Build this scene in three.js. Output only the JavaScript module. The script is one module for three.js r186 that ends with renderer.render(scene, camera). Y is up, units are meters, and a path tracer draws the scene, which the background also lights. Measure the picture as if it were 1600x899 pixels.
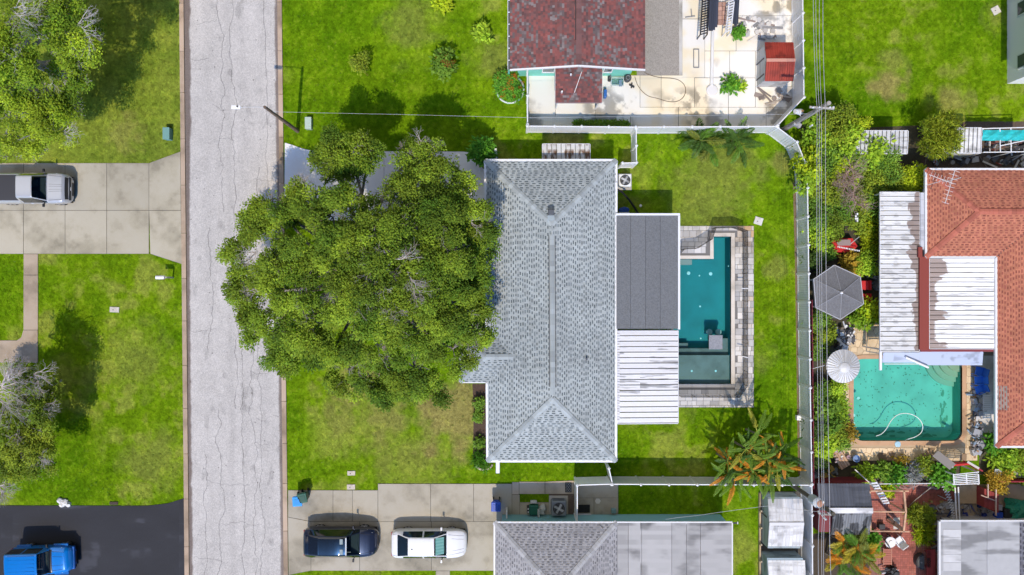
import * as THREE from 'three';
import { Sky } from 'three/addons/objects/Sky.js';
import { RoundedBoxGeometry } from 'three/addons/geometries/RoundedBoxGeometry.js';

// ------------------------------------------------------------ camera, sky, sun, exposure
const scene = new THREE.Scene();
const H = 47, S = 0.0423;                                   // drone height; metres per photo pixel on the ground
const camera = new THREE.PerspectiveCamera(2 * Math.atan(449.5 * S / H) * 180 / Math.PI, 1600 / 899, 0.5, 2000);
camera.up.set(0, 0, -1); camera.position.set(0, H, 0); camera.lookAt(0, 0, 0);
scene.add(camera);
const sunDir = new THREE.Vector3(-0.05, 1, 0.67).normalize();
const sky = new Sky(); sky.name = 'sky'; sky.scale.setScalar(1500);
Object.assign(sky.material.uniforms.sunPosition, { value: sunDir.clone() });
sky.material.uniforms.turbidity.value = 9; sky.material.uniforms.rayleigh.value = 0.35; sky.material.uniforms.mieCoefficient.value = 0.004;
sky.userData = { kind: 'structure', label: 'clear bright blue midday sky over the houses', category: 'sky' };
scene.add(sky); scene.environmentIntensity = 0.3;
const sun = new THREE.DirectionalLight(0xffedd2, 3.5);
sun.position.copy(sunDir).multiplyScalar(90); sun.castShadow = true; sun.shadow.radius = 1.2;
Object.assign(sun.shadow.camera, { left: -50, right: 50, top: 40, bottom: -40, near: 1, far: 200 });
sun.shadow.mapSize.set(4096, 4096);
scene.add(sun, sun.target);
const renderer = new THREE.WebGLRenderer({ antialias: true });
renderer.toneMapping = THREE.LinearToneMapping; renderer.toneMappingExposure = 0.99;
renderer.shadowMap.enabled = true;

// ------------------------------------------------------------ helpers
let seed = 7;
const rnd = () => { seed = (seed + 0x6D2B79F5) | 0; let t = Math.imul(seed ^ (seed >>> 15), 1 | seed); t = (t + Math.imul(t ^ (t >>> 7), 61 | t)) ^ t; return ((t ^ (t >>> 14)) >>> 0) / 4294967296; };
const R = (a, b) => a + (b - a) * rnd();
const pick = (a) => a[Math.floor(rnd() * a.length)];
const clamp = (x, a = 0, b = 1) => Math.min(b, Math.max(a, x));
const mixc = (a, b, t) => [a[0] + (b[0] - a[0]) * t, a[1] + (b[1] - a[1]) * t, a[2] + (b[2] - a[2]) * t];
const sc = (c, k) => [c[0] * k, c[1] * k, c[2] * k];
const smooth = (a, b, x) => { const t = clamp((x - a) / (b - a)); return t * t * (3 - 2 * t); };
// where a point of the photo lies at a known real height h
const W = (u, v, h = 0) => { const k = S * (H - h) / H; return [(u - 800) * k, h, (v - 449.5) * k]; };
const add3 = (a, b) => [a[0] + b[0], a[1] + b[1], a[2] + b[2]];
const sub3 = (a, b) => [a[0] - b[0], a[1] - b[1], a[2] - b[2]];
const mul3 = (a, k) => [a[0] * k, a[1] * k, a[2] * k];
const len3 = (a) => Math.hypot(a[0], a[1], a[2]);
const nrm = (a) => mul3(a, 1 / (len3(a) || 1));
const cross = (a, b) => [a[1] * b[2] - a[2] * b[1], a[2] * b[0] - a[0] * b[2], a[0] * b[1] - a[1] * b[0]];
const dot = (a, b) => a[0] * b[0] + a[1] * b[1] + a[2] * b[2];
const lerp3 = (a, b, t) => add3(mul3(a, 1 - t), mul3(b, t));
// periodic value noise
const hash = (x, y, s) => { let h = Math.imul(x, 374761393) ^ Math.imul(y, 668265263) ^ Math.imul(s, 1442695041); h = Math.imul(h ^ (h >>> 13), 1274126177); return ((h ^ (h >>> 16)) >>> 0) / 4294967296; };
const vnoise = (x, y, s, px = 1 << 20, py = px) => {
  const xi = Math.floor(x), yi = Math.floor(y), fx = x - xi, fy = y - yi, m = (a, p) => ((a % p) + p) % p;
  const a = fx * fx * (3 - 2 * fx), b = fy * fy * (3 - 2 * fy), x0 = m(xi, px), x1 = m(xi + 1, px), y0 = m(yi, py), y1 = m(yi + 1, py);
  return (hash(x0, y0, s) * (1 - a) + hash(x1, y0, s) * a) * (1 - b) + (hash(x0, y1, s) * (1 - a) + hash(x1, y1, s) * a) * b;
};
const fbm = (x, y, s, oct = 4, p = 1 << 20) => { let v = 0, w = 0.5, t = 0; for (let i = 0; i < oct; i++) { v += w * vnoise(x, y, s + i, p); t += w; x *= 2; y *= 2; p *= 2; w *= 0.5; } return v / t; };
function tex(w, h, fn, metresX, metresY, srgb = false, wrap = THREE.RepeatWrapping) {     // fn(u, v in 0..1) -> linear grey or [r, g, b] in 0..1
  const d = new Uint8Array(w * h * 4);
  for (let j = 0; j < h; j++) for (let i = 0; i < w; i++) {
    let c = fn((i + 0.5) / w, (j + 0.5) / h), k = (j * w + i) * 4; if (!c.length) c = [c, c, c];
    for (let q = 0; q < 3; q++) { const x = clamp(c[q]); d[k + q] = 255 * (srgb ? (x <= 0.0031308 ? 12.92 * x : 1.055 * Math.pow(x, 1 / 2.4) - 0.055) : x); }
    d[k + 3] = 255;
  }
  const t = new THREE.DataTexture(d, w, h); t.magFilter = THREE.LinearFilter; t.minFilter = THREE.LinearMipmapLinearFilter; t.generateMipmaps = true; t.wrapS = t.wrapT = wrap;
  if (srgb) t.colorSpace = THREE.SRGBColorSpace;
  t.repeat.set(1 / metresX, 1 / metresY); t.needsUpdate = true; return t;
}
const mats = new Map();
function M(color, roughness = 0.9, o = {}) {                // color is linear [r, g, b]
  const key = JSON.stringify([color, roughness, Object.keys(o).map((k) => [k, o[k]?.uuid ?? o[k]])]);
  if (!mats.has(key)) {
    const phys = ['specularIntensity', 'transmission', 'clearcoat', 'sheen', 'ior', 'thickness'].some((k) => k in o);
    const m = new (phys ? THREE.MeshPhysicalMaterial : THREE.MeshStandardMaterial)({ roughness, ...o });
    m.color.setRGB(color[0], color[1], color[2]); mats.set(key, m);
  }
  return mats.get(key);
}
const WHITE = [1, 1, 1];
const counts = {};
const numbered = (n) => { const k = counts[n] = (counts[n] ?? -1) + 1; return k ? n + '_' + String(k).padStart(3, '0') : n; };
const shade = (o) => { o.traverse((m) => { if (m.isMesh) m.castShadow = m.receiveShadow = true; }); return o; };
function thing(name, label, category, pos = [0, 0, 0], group, kind) {
  const o = new THREE.Group(); o.name = numbered(name); o.position.set(...pos); o.userData = { label, category };
  if (group) o.userData.group = group; if (kind) o.userData.kind = kind;
  scene.add(o); return o;
}
function copyOf(o, pos, turn, label, scale) {
  const c = o.clone(); c.name = numbered(o.name.replace(/_\d{3}$/, '')); c.userData = { ...o.userData, ...(label ? { label } : {}) };
  c.position.set(...pos); if (turn !== undefined) c.rotation.y = turn; if (scale) c.scale.setScalar(scale); scene.add(c); return c;
}
const originOf = (o) => { let p = [0, 0, 0]; for (let q = o; q && q !== scene; q = q.parent) p = add3(p, q.position.toArray()); return p; };
class MB {                                                  // collects faces; build() makes ONE named mesh of them
  constructor() { this.p = []; this.n = []; this.u = []; this.c = []; }
  vert(a, n, uv, col) { this.p.push(a[0], a[1], a[2]); this.n.push(n[0], n[1], n[2]); this.u.push(uv[0], uv[1]); this.c.push(col[0], col[1], col[2]); }
  tri(a, b, c, col = WHITE, ns, uvs) {
    if (ns && dot(cross(sub3(b, a), sub3(c, a)), add3(ns[0], add3(ns[1], ns[2]))) < 0) { [b, c] = [c, b]; ns = [ns[0], ns[2], ns[1]]; if (uvs) uvs = [uvs[0], uvs[2], uvs[1]]; }   // faces turn the way their normals do
    const n = nrm(cross(sub3(b, a), sub3(c, a))), ax = Math.abs(n[1]) > 0.6 ? 0 : Math.abs(n[0]) > Math.abs(n[2]) ? 1 : 2;
    const uv = (q) => ax === 0 ? [q[0], q[2]] : ax === 1 ? [q[2], q[1]] : [q[0], q[1]];
    [a, b, c].forEach((q, i) => this.vert(q, ns ? ns[i] : n, uvs ? uvs[i] : uv(q), col));
    return this;
  }
  quad(a, b, c, d, col = WHITE) { this.tri(a, b, c, col); this.tri(a, c, d, col); return this; }
  obox(c, X, Y, Z, col) {                                   // centre and three half-axes (right-handed)
    const P = (i, j, k) => [0, 1, 2].map((q) => c[q] + i * X[q] + j * Y[q] + k * Z[q]);
    this.quad(P(-1, 1, 1), P(1, 1, 1), P(1, 1, -1), P(-1, 1, -1), col); this.quad(P(-1, -1, -1), P(1, -1, -1), P(1, -1, 1), P(-1, -1, 1), col);
    this.quad(P(-1, -1, 1), P(1, -1, 1), P(1, 1, 1), P(-1, 1, 1), col); this.quad(P(1, -1, -1), P(-1, -1, -1), P(-1, 1, -1), P(1, 1, -1), col);
    this.quad(P(1, -1, 1), P(1, -1, -1), P(1, 1, -1), P(1, 1, 1), col); return this.quad(P(-1, -1, -1), P(-1, -1, 1), P(-1, 1, 1), P(-1, 1, -1), col);
  }
  box(x, y, z, w, h, d, col, a = 0) { const c = Math.cos(a), s = Math.sin(a); return this.obox([x, y + h / 2, z], [c * w / 2, 0, -s * w / 2], [0, h / 2, 0], [s * d / 2, 0, c * d / 2], col); }
  bar(a, b, w, h, col) {                                    // a beam from a to b, w wide (level), h deep
    const d = sub3(b, a), X = mul3(d, 0.5); let Z = cross(nrm(d), [0, 1, 0]); if (len3(Z) < 0.01) Z = [0, 0, 1]; Z = nrm(Z); const Y = nrm(cross(Z, nrm(d)));
    return this.obox(lerp3(a, b, 0.5), X, mul3(Y, h / 2), mul3(Z, w / 2), col);
  }
  flat(poly, y, col, holes = []) { return this.prism(poly, null, y, col, holes); }
  prism(poly, y0, y1, col, holes = []) {                    // poly: [x, z] points
    const fix = (p, ccw) => { const v = p.map((q) => new THREE.Vector2(q[0], -q[1])); if (THREE.ShapeUtils.isClockWise(v) === ccw) v.reverse(); return v; };
    const o = fix(poly, true), hs = holes.map((h) => fix(h, false)), all = [o, ...hs].flat(), P = (v, y) => [v.x, y, -v.y];
    for (const f of THREE.ShapeUtils.triangulateShape(o, hs)) this.tri(P(all[f[0]], y1), P(all[f[1]], y1), P(all[f[2]], y1), col);
    if (y0 !== null) for (const ring of [o, ...hs]) ring.forEach((a, i) => { const b = ring[(i + 1) % ring.length]; this.quad(P(a, y0), P(b, y0), P(b, y1), P(a, y1), col); });
    return this;
  }
  tube(pts, r0, r1, seg = 6, col = WHITE, cap = true) {
    let X = null; const rings = pts.map((p, i) => {
      const d = nrm(sub3(pts[Math.min(i + 1, pts.length - 1)], pts[Math.max(i - 1, 0)]));
      X = X ? nrm(sub3(X, mul3(d, dot(X, d)))) : nrm(cross(d, Math.abs(d[1]) > 0.9 ? [1, 0, 0] : [0, 1, 0])); const Y = cross(d, X), r = r0 + (r1 - r0) * i / (pts.length - 1);
      return [...Array(seg)].map((_, k) => { const t = k / seg * 2 * Math.PI, n = add3(mul3(X, Math.cos(t)), mul3(Y, Math.sin(t))); return [add3(p, mul3(n, r)), n]; });
    });
    for (let i = 0; i + 1 < rings.length; i++) for (let k = 0; k < seg; k++) {
      const a = rings[i][k], b = rings[i][(k + 1) % seg], c = rings[i + 1][(k + 1) % seg], d = rings[i + 1][k];
      this.tri(a[0], b[0], c[0], col, [a[1], b[1], c[1]]); this.tri(a[0], c[0], d[0], col, [a[1], c[1], d[1]]);
    }
    if (cap) for (const [r, f] of [[rings[0], -1], [rings[rings.length - 1], 1]]) for (let k = 1; k + 1 < seg; k++) f > 0 ? this.tri(r[0][0], r[k][0], r[k + 1][0], col) : this.tri(r[0][0], r[k + 1][0], r[k][0], col);
    return this;
  }
  lathe(x, y, z, prof, seg = 20, col = WHITE, smoothN = false) {   // prof: [radius, height] from bottom to top
    const P = (q, k) => [x + q[0] * Math.cos(k / seg * 2 * Math.PI), y + q[1], z - q[0] * Math.sin(k / seg * 2 * Math.PI)];
    for (let i = 0; i + 1 < prof.length; i++) for (let k = 0; k < seg; k++) {
      const dr = prof[i + 1][0] - prof[i][0], dh = prof[i + 1][1] - prof[i][1], N = (q) => nrm([dh * Math.cos(q / seg * 2 * Math.PI), -dr, -dh * Math.sin(q / seg * 2 * Math.PI)]);
      const a = P(prof[i], k), b = P(prof[i], k + 1), c = P(prof[i + 1], k + 1), d = P(prof[i + 1], k), n1 = N(k), n2 = N(k + 1);
      if (prof[i][0] > 1e-6) this.tri(a, b, c, col, smoothN ? [n1, n2, n2] : undefined);
      if (prof[i + 1][0] > 1e-6) this.tri(a, c, d, col, smoothN ? [n1, n2, n1] : undefined);
    }
    return this;
  }
  cyl(x, y, z, r, h, col, seg = 16) { return this.lathe(x, y, z, [[0, 0], [r, 0], [r, h], [0, h]], seg, col); }
  torus(x, y, z, r, t, col, seg = 18) { const p = []; for (let i = 0; i <= 8; i++) { const a = i / 8 * 2 * Math.PI; p.push([r + t * Math.cos(a), t * Math.sin(a)]); } return this.lathe(x, y, z, p, seg, col, true); }
  geo(g, m, col = WHITE) {
    const q = g.index ? g.toNonIndexed() : g.clone(); if (m) q.applyMatrix4(m); const p = q.attributes.position, n = q.attributes.normal, u = q.attributes.uv;
    for (let i = 0; i < p.count; i++) this.vert([p.getX(i), p.getY(i), p.getZ(i)], [n.getX(i), n.getY(i), n.getZ(i)], u ? [u.getX(i), u.getY(i)] : [0, 0], col);
    return this;
  }
  rbox(x, y, z, w, h, d, r, col, a = 0) { return this.geo(new RoundedBoxGeometry(w, h, d, 2, r), new THREE.Matrix4().makeRotationY(a).setPosition(x, y + h / 2, z), col); }
  geometry(o = [0, 0, 0]) {
    const g = new THREE.BufferGeometry(), p = new Float32Array(this.p); for (let i = 0; i < p.length; i++) p[i] -= o[i % 3];
    g.setAttribute('position', new THREE.BufferAttribute(p, 3)); g.setAttribute('normal', new THREE.BufferAttribute(new Float32Array(this.n), 3));
    g.setAttribute('uv', new THREE.BufferAttribute(new Float32Array(this.u), 2));
    if (this.c.some((x) => x !== 1)) g.setAttribute('color', new THREE.BufferAttribute(new Float32Array(this.c), 3));
    return g;
  }
  build(name, m, parent, kind) {
    const g = this.geometry(originOf(parent)); let mm = m;
    if (g.attributes.color) { mm = mats.get(m.uuid) ?? m.clone(); mm.vertexColors = true; mats.set(m.uuid, mm); }
    const o = new THREE.Mesh(g, mm); o.name = name; parent.add(o); if (kind) o.userData.kind = kind; return o;
  }
  solo(name, label, category, m, group, kind) {             // a thing that is one mesh, its origin at its base
    let lo = [1e9, 1e9, 1e9], hi = [-1e9, -1e9, -1e9]; for (let i = 0; i < this.p.length; i++) { const k = i % 3; lo[k] = Math.min(lo[k], this.p[i]); hi[k] = Math.max(hi[k], this.p[i]); }
    const t = new THREE.Group(); t.position.set((lo[0] + hi[0]) / 2, lo[1], (lo[2] + hi[2]) / 2);
    const o = this.build(numbered(name), m, t); o.position.copy(t.position); t.remove(o); scene.add(o); o.userData = { label, category };
    if (group) o.userData.group = group; if (kind) o.userData.kind = kind; return o;
  }
}
const px = (list) => list.map(([u, v]) => { const p = W(u, v); return [p[0], p[2]]; });       // ground points
const rectPx = (u0, v0, u1, v1) => px([[u0, v0], [u1, v0], [u1, v1], [u0, v1]]);
const taken = [];                                            // ground that carries no lawn
const inPoly = (x, z, p) => { let r = false; for (let i = 0, j = p.length - 1; i < p.length; j = i++) if ((p[i][1] > z) !== (p[j][1] > z) && x < (p[j][0] - p[i][0]) * (z - p[i][1]) / (p[j][1] - p[i][1]) + p[i][0]) r = !r; return r; };
const take = (poly) => { const xs = poly.map((q) => q[0]), zs = poly.map((q) => q[1]); taken.push([Math.min(...xs), Math.max(...xs), Math.min(...zs), Math.max(...zs), poly]); return poly; };
const isTaken = (x, z) => taken.some((t) => x > t[0] && x < t[1] && z > t[2] && z < t[3] && inPoly(x, z, t[4]));

// ------------------------------------------------------------ textures
const concreteTex = tex(1024, 1024, (u, v) => {
  const a = fbm(u * 4, v * 4, 11, 6, 4), b = fbm(u * 16, v * 16, 31, 4, 16), g = hash((u * 1024) | 0, (v * 1024) | 0, 5);
  const st = smooth(0.38, 0.72, a) * 0.36 + smooth(0.55, 0.75, b) * 0.09; const k = 1.02 - st - 0.24 * (g - 0.5) - 0.26 * (b - 0.5);
  return [k * 0.98, k * 0.955, k * (0.92 - st * 0.1)];
}, 9, 9, true);
const creamTex = tex(1024, 1024, (u, v) => {
  const a = fbm(u * 4, v * 4, 71, 5, 4), b = fbm(u * 22, v * 22, 91, 4, 22), o = fbm(u * 5, v * 5, 171, 4, 5), g = hash((u * 1024) | 0, (v * 1024) | 0, 5);
  const st = smooth(0.46, 0.66, a) * smooth(0.36, 0.6, b) * 0.55, rust = smooth(0.48, 0.68, o) * 0.3, k = 1 - st - 0.1 * (g - 0.5);
  return [k, k * (1 - rust * 0.35), k * (1 - rust)];
}, 12, 12, true);
const grainBump = tex(512, 512, (u, v) => 0.5 * hash((u * 512) | 0, (v * 512) | 0, 9) + 0.5 * fbm(u * 40, v * 40, 3, 3, 40), 2, 2);
const stainTex = tex(512, 512, (u, v) => { const a = fbm(u * 3, v * 24, 201, 4, 24), b = fbm(u * 7, v * 7, 231, 4, 7); const k = 1 - 0.3 * smooth(0.5, 0.75, a) - 0.35 * smooth(0.58, 0.72, b) - 0.05 * (hash((u * 512) | 0, (v * 512) | 0, 2) - 0.5); return [k, k * 0.995, k * 0.98]; }, 6, 6, true);
const speckTex = tex(512, 512, (u, v) => { const g = hash((u * 512) | 0, (v * 512) | 0, 77), b = fbm(u * 60, v * 60, 301, 3, 60); const k = 0.55 + 0.5 * b + 0.3 * (g - 0.5); return k; }, 3, 3, true);
const LAWN_W = 84, LAWN_H = 48;
const patches = [[700, 650, 75, .85], [600, 655, 60, .6], [560, 600, 45, .7], [1390, 130, 30, .8], [1490, 160, 30, .6], [190, 205, 40, .55], [640, 40, 60, .3], [1120, 270, 90, .35], [200, 560, 60, .3], [240, 720, 50, .35], [1090, 330, 60, .3], [530, 670, 50, .5],
  [770, 100, 40, .35], [880, 220, 30, .6], [1215, 420, 20, .35], [1190, 560, 25, .25], [640, 715, 60, .4], [1050, 640, 30, .2], [1225, 260, 25, .5], [100, 590, 30, .35], [1560, 30, 25, .3], [1395, 100, 24, .4]].map(([u, v, r, k]) => [...px([[u, v]])[0], r * S, k]);
function lawnColor(x, z) {
  const big = fbm(x / 6 + 40, z / 6 + 40, 401, 3), mid = fbm(x / 1.1 + 90, z / 1.1 + 90, 431, 4), fine = fbm(x / 0.22 + 300, z / 0.22 + 300, 461, 3);
  let c = mixc([0.094, 0.215, 0.003], [0.188, 0.312, 0.006], smooth(0.2, 0.8, big * 0.55 + mid * 0.45)); c = sc(c, 1 + 0.035 * Math.sin(x * 11.4 + 0.6 * Math.sin(z * 0.7)) + 0.03 * Math.sin(z * 7.5 + x * 0.4));
  let dry = smooth(0.5, 0.72, mid) * smooth(0.42, 0.62, big) * 0.35;
  for (const [px_, pz, r, k] of patches) { const d = Math.hypot(x - px_, z - pz) / r; if (d < 1.3) dry = Math.max(dry, k * smooth(1.2, 0.3, d + (mid - 0.5) * 1.7)); }
  if (x < -21.8 && z < -8) dry = Math.max(dry, 0.3 + 0.25 * (mid - 0.5));
  c = mixc(c, [0.36, 0.3, 0.1], clamp(dry));
  const vf = vnoise(x / 0.09 + 700, z / 0.09 + 700, 491); return sc(mixc(c, [0.3, 0.32, 0.03], 0.22 * smooth(0.6, 0.8, fine)), 0.47 + 0.62 * fine + 0.3 * vf + 0.25 * (mid - 0.5));
}
const lawnTex = tex(2016, 1152, (u, v) => lawnColor((u - 0.5) * LAWN_W, (v - 0.5) * LAWN_H), LAWN_W, LAWN_H, true);
lawnTex.offset.set(0.5, 0.5);
const roadTex = tex(512, 2048, (u, v) => {                  // across 0..1 is kerb to kerb, along 0..1 is 44 m
  const X = u * 6.4, Z = v * 44, g = hash((u * 512) | 0, (v * 2048) | 0, 21), g2 = vnoise(u * 170, v * 1170, 22), b = fbm(X * 0.9, Z * 0.25, 23, 4), c = fbm(X * 2.2, Z * 2.2, 27, 4);
  let k = 0.5 + 0.12 * (b - 0.5) + 0.09 * (c - 0.5) + 0.2 * (g - 0.5) + 0.2 * (g2 - 0.5);
  k *= 1 - 0.06 * smooth(0.35, 0, Math.abs(X - 3.0)) * (0.4 + c);
  const crack = (x0, amp, s, z0, z1) => { if (Z < z0 || Z > z1) return; const xx = x0 + (fbm(Z * 0.5, 0.5, s, 4) - 0.5) * amp + (fbm(Z * 3, 0.5, s + 9, 3) - 0.5) * 0.16, d = Math.abs(X - xx); if (d < 0.016 + 0.02 * vnoise(Z * 2, 1, s)) k *= 0.62; };
  crack(2.5, 1.2, 51, 0, 17); crack(4.9, 0.9, 52, 14, 44); crack(3.3, 1.0, 53, 2, 30); crack(4.4, 1.4, 54, 22, 44); crack(1.6, 0.8, 55, 18, 26); crack(2.2, 1.1, 56, 30, 44); crack(5.5, 0.6, 57, 3, 16); crack(3.7, .7, 58, 26, 44); crack(1.2, .7, 59, 33, 44);
  for (let i = 0; i < 17; i++) { const z0 = 1.5 + i * 2.55 + hash(i, 3, 4), a = hash(i, 1, 5) * 5, e = a + 0.8 + 2.2 * hash(i, 2, 6); if (X > a && X < e) { const d = Math.abs(Z - z0 - (fbm(X * 1.2, i, 60 + i, 4) - 0.5) * 0.9); if (d < 0.02) k *= 0.66; } }
  for (const lane of [1.5, 2.9, 3.9, 5.2]) k *= 1 - 0.05 * smooth(0.45, 0, Math.abs(X - lane)) * (0.5 + b);
  if (hash((X * 14) | 0, (Z * 14) | 0, 88) > 0.9988) k *= 0.45;
  k *= 1 - 0.22 * smooth(0.66, 0.8, fbm(X * 1.6 + 7, Z * 0.9, 95, 4));
  let col = [k * 1.03, k * 0.985, k * 0.935];
  const edge = X < 3 ? X : 6.4 - X, w = X < 3 ? 0.16 + 0.3 * fbm(0.5, Z * 0.4, 41, 4) * smooth(21, 8, Z) + 0.05 : 0.2, deb = smooth(w + 0.08, w - 0.08, edge + 0.14 * (c - 0.5));
  return mixc(col, sc([0.12, 0.085, 0.07], 0.6 + g), deb * (X < 3 ? 0.85 : 0.8));
}, 1, 1, true, THREE.MirroredRepeatWrapping);

// ------------------------------------------------------------ ground, road, kerbs
const POOL1 = px([[1052, 405], [1115, 405], [1115, 370], [1142, 370], [1142, 600], [1052, 600]]);
function roundRect(u0, v0, u1, v1, r) { const o = []; for (const [cu, cv, a] of [[u1 - r, v1 - r, 0], [u0 + r, v1 - r, 1], [u0 + r, v0 + r, 2], [u1 - r, v0 + r, 3]]) for (let k = 0; k <= 6; k++) { const t = (a + k / 6) * Math.PI / 2; o.push([cu + r * Math.cos(t), cv + r * Math.sin(t)]); } return px(o); }
const POOL2 = roundRect(1333.5, 561, 1503, 689, 14);
const struct = (name, label, mb, m, category) => mb.solo(name, label, category || 'ground', m, undefined, 'structure');
struct('ground', 'flat soil and lawn ground under all the gardens', new MB().flat([[-350, -350], [350, -350], [350, 350], [-350, 350]], 0, WHITE, [POOL1, POOL2]), M(WHITE, 1, { map: lawnTex, specularIntensity: 0.1 }), 'lawn');
const roadL = (v) => 287.5 + 8.5 * v / 899, roadR = (v) => 433.5 + 10 * v / 899;
{
  const rd = new MB(), V = [-1300, -70, 970, 2200];
  for (let i = 0; i < 3; i++) {
    const a = [roadL(V[i]), V[i]], b = [roadR(V[i]), V[i]], c = [roadR(V[i + 1]), V[i + 1]], d = [roadL(V[i + 1]), V[i + 1]];
    const P = [a, b, c, d].map((q) => { const w = W(...q); return [w[0], 0.006, w[2]]; }), uv = [a, b, c, d].map((q, k) => [k === 0 || k === 3 ? 0 : 1, (q[1] + 70) / 1040]);
    rd.tri(P[0], P[2], P[1], WHITE, null, [uv[0], uv[2], uv[1]]); rd.tri(P[0], P[3], P[2], WHITE, null, [uv[0], uv[3], uv[2]]);
  }
  struct('road', 'pale grey cracked asphalt street running down the left', rd, M(WHITE, 0.92, { map: roadTex }), 'road');
  take(px([[roadL(-80) - 7, -80], [roadR(-80) + 7, -80], [roadR(980) + 7, 980], [roadL(980) - 7, 980]]));
  for (const [side, label] of [[-1, 'pinkish concrete kerb along the left edge of the street'], [1, 'pinkish concrete kerb along the right edge of the street']]) {
    const g = thing('kerb', label, 'kerb', [0, 0, 0], undefined, 'structure');
    for (let v = -60, i = 0; v < 960; i++) {
      const L = 62 + 14 * hash(i, side, 3), e = v + L - 0.6, q = side < 0 ? roadL : roadR, a = side < 0 ? -7 : 0.2, b = side < 0 ? -0.2 : 7;
      const t = 0.88 + 0.24 * rnd(); new MB().prism(px([[q(v) + a, v], [q(v) + b, v], [q(e) + b, e], [q(e) + a, e]]), -0.1, 0.09 + 0.01 * rnd(), sc([0.5, 0.385, 0.29], t)).build('kerb_segment', M(WHITE, 0.9, { map: concreteTex }), g); v += L;
    }
  }
}
// slabs of concrete: each slab a piece of its own with an open joint round it
function slabs(name, label, polys, color, map, top = 0.05, category = 'paving', gap = 0.014) {
  const g = thing(name, label, category, [0, 0, 0], undefined, 'structure'), jm = new MB();
  polys.forEach((p, i) => {
    const w = px(p), cx = w.reduce((s, q) => s + q[0], 0) / w.length, cz = w.reduce((s, q) => s + q[1], 0) / w.length; take(w);
    const q = w.map(([x, z]) => { const d = Math.hypot(x - cx, z - cz); return [cx + (x - cx) * (1 - gap * 1.4 / d), cz + (z - cz) * (1 - gap * 1.4 / d)]; });
    new MB().prism(q, -0.08, top + 0.002 * (i % 3), sc(color, 0.93 + 0.14 * rnd())).build('slab', M(WHITE, 0.88, { map }), g);
    jm.prism(w, -0.09, top - 0.02, [0.09, 0.085, 0.07]);
  });
  jm.build('joint', M(WHITE, 1), g); return g;
}
const r4 = (u0, v0, u1, v1) => [[u0, v0], [u1, v0], [u1, v1], [u0, v1]];
const TAN = [0.52, 0.465, 0.36], GREY = [0.5, 0.47, 0.41];
slabs('driveway', 'weathered tan concrete driveway under the silver pickup', [
  ...[[-60, 37], [37, 102], [102, 167], [167, 233]].flatMap(([a, b]) => [r4(a, 255, b, 329), r4(a, 329, b, 397)]),
  [[233, 255], [282, 237], [283, 329], [233, 329]], [[233, 329], [283, 329], [284.5, 413], [235, 397]]], [0.47, 0.435, 0.345], concreteTex);
slabs('walkway', 'narrow tan concrete garden path south of the pickup driveway', [r4(37, 397, 59.5, 430), r4(37, 430, 59.5, 516), [[37, 516], [59.5, 516], [59.5, 567], [0, 567], [-40, 567], [-40, 532], [27, 532], [34, 527]]], [0.44, 0.36, 0.28], concreteTex);
{
  const p = px([[-70, 790], [230, 790.5], [262, 787], [287.5, 779], [289, 899], [290, 950], [-70, 950]]); take(p);
  const mp = tex(512, 512, (u, v) => { const a = fbm(u * 4, v * 10, 611, 5, 20), g = hash((u * 512) | 0, (v * 512) | 0, 61); const k = 0.8 + 0.4 * (a - 0.5) + 0.25 * (g - 0.5) + 0.9 * smooth(0.6, 0.74, a) * smooth(0.5, 0.7, fbm(u * 9, v * 9, 641, 3, 9)); return k * 0.6; }, 11, 11, true);
  struct('asphalt_driveway', 'fresh dark asphalt driveway under the blue off-roader', new MB().prism(p, -0.1, 0.04), M([0.052, 0.054, 0.066], 0.85, { map: mp }), 'driveway');
}
slabs('driveway', 'white painted concrete driveway beneath the big oak', [
  [[445, 223], [458, 227], [472, 232], [490, 236], [520, 236.5], [520, 345], [444, 345]], r4(520, 236.5, 600, 345), r4(600, 236.5, 680, 345), [[680, 236.5], [736, 237], [757, 266], [768, 275], [768, 345], [680, 345]]], [0.82, 0.83, 0.85], tex(256, 256, (u, v) => 0.9 + 0.1 * fbm(u * 8, v * 8, 7, 4, 8), 6, 6, true));
slabs('driveway', 'stained concrete driveway under the two parked cars', [
  [[450, 766], [520.5, 766], [520.5, 815], [486, 815], [450, 808]], [[450, 808], [486, 815], [486, 892], [470, 895], [451, 899]], r4(520.5, 766, 551, 815), r4(551, 766, 590.5, 815), r4(590.5, 756, 673, 815), r4(673, 756, 740, 815), [[486, 815], [562, 815], [562, 892], [486, 892]], r4(562, 815, 674, 892), r4(674, 815, 800, 892), r4(681, 892, 703, 930), r4(740, 756, 800, 815)], [0.45, 0.415, 0.34], concreteTex);
slabs('walkway', 'concrete side path between lawn and grey roofed house', [r4(800, 753.5, 811, 773), r4(811, 753, 851.5, 772), [[851.5, 753], [893, 751], [897, 751], [897, 772], [851.5, 772]]], [0.55, 0.47, 0.38], concreteTex);
slabs('side_patio', 'small concrete patio behind the white fence corner', [r4(899, 757, 966, 778), r4(899, 778, 928, 812), r4(928, 778, 966, 812), r4(812, 785, 858, 812), r4(858, 774, 888, 812), r4(800, 773, 812, 815)], [0.42, 0.38, 0.31], concreteTex);
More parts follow.
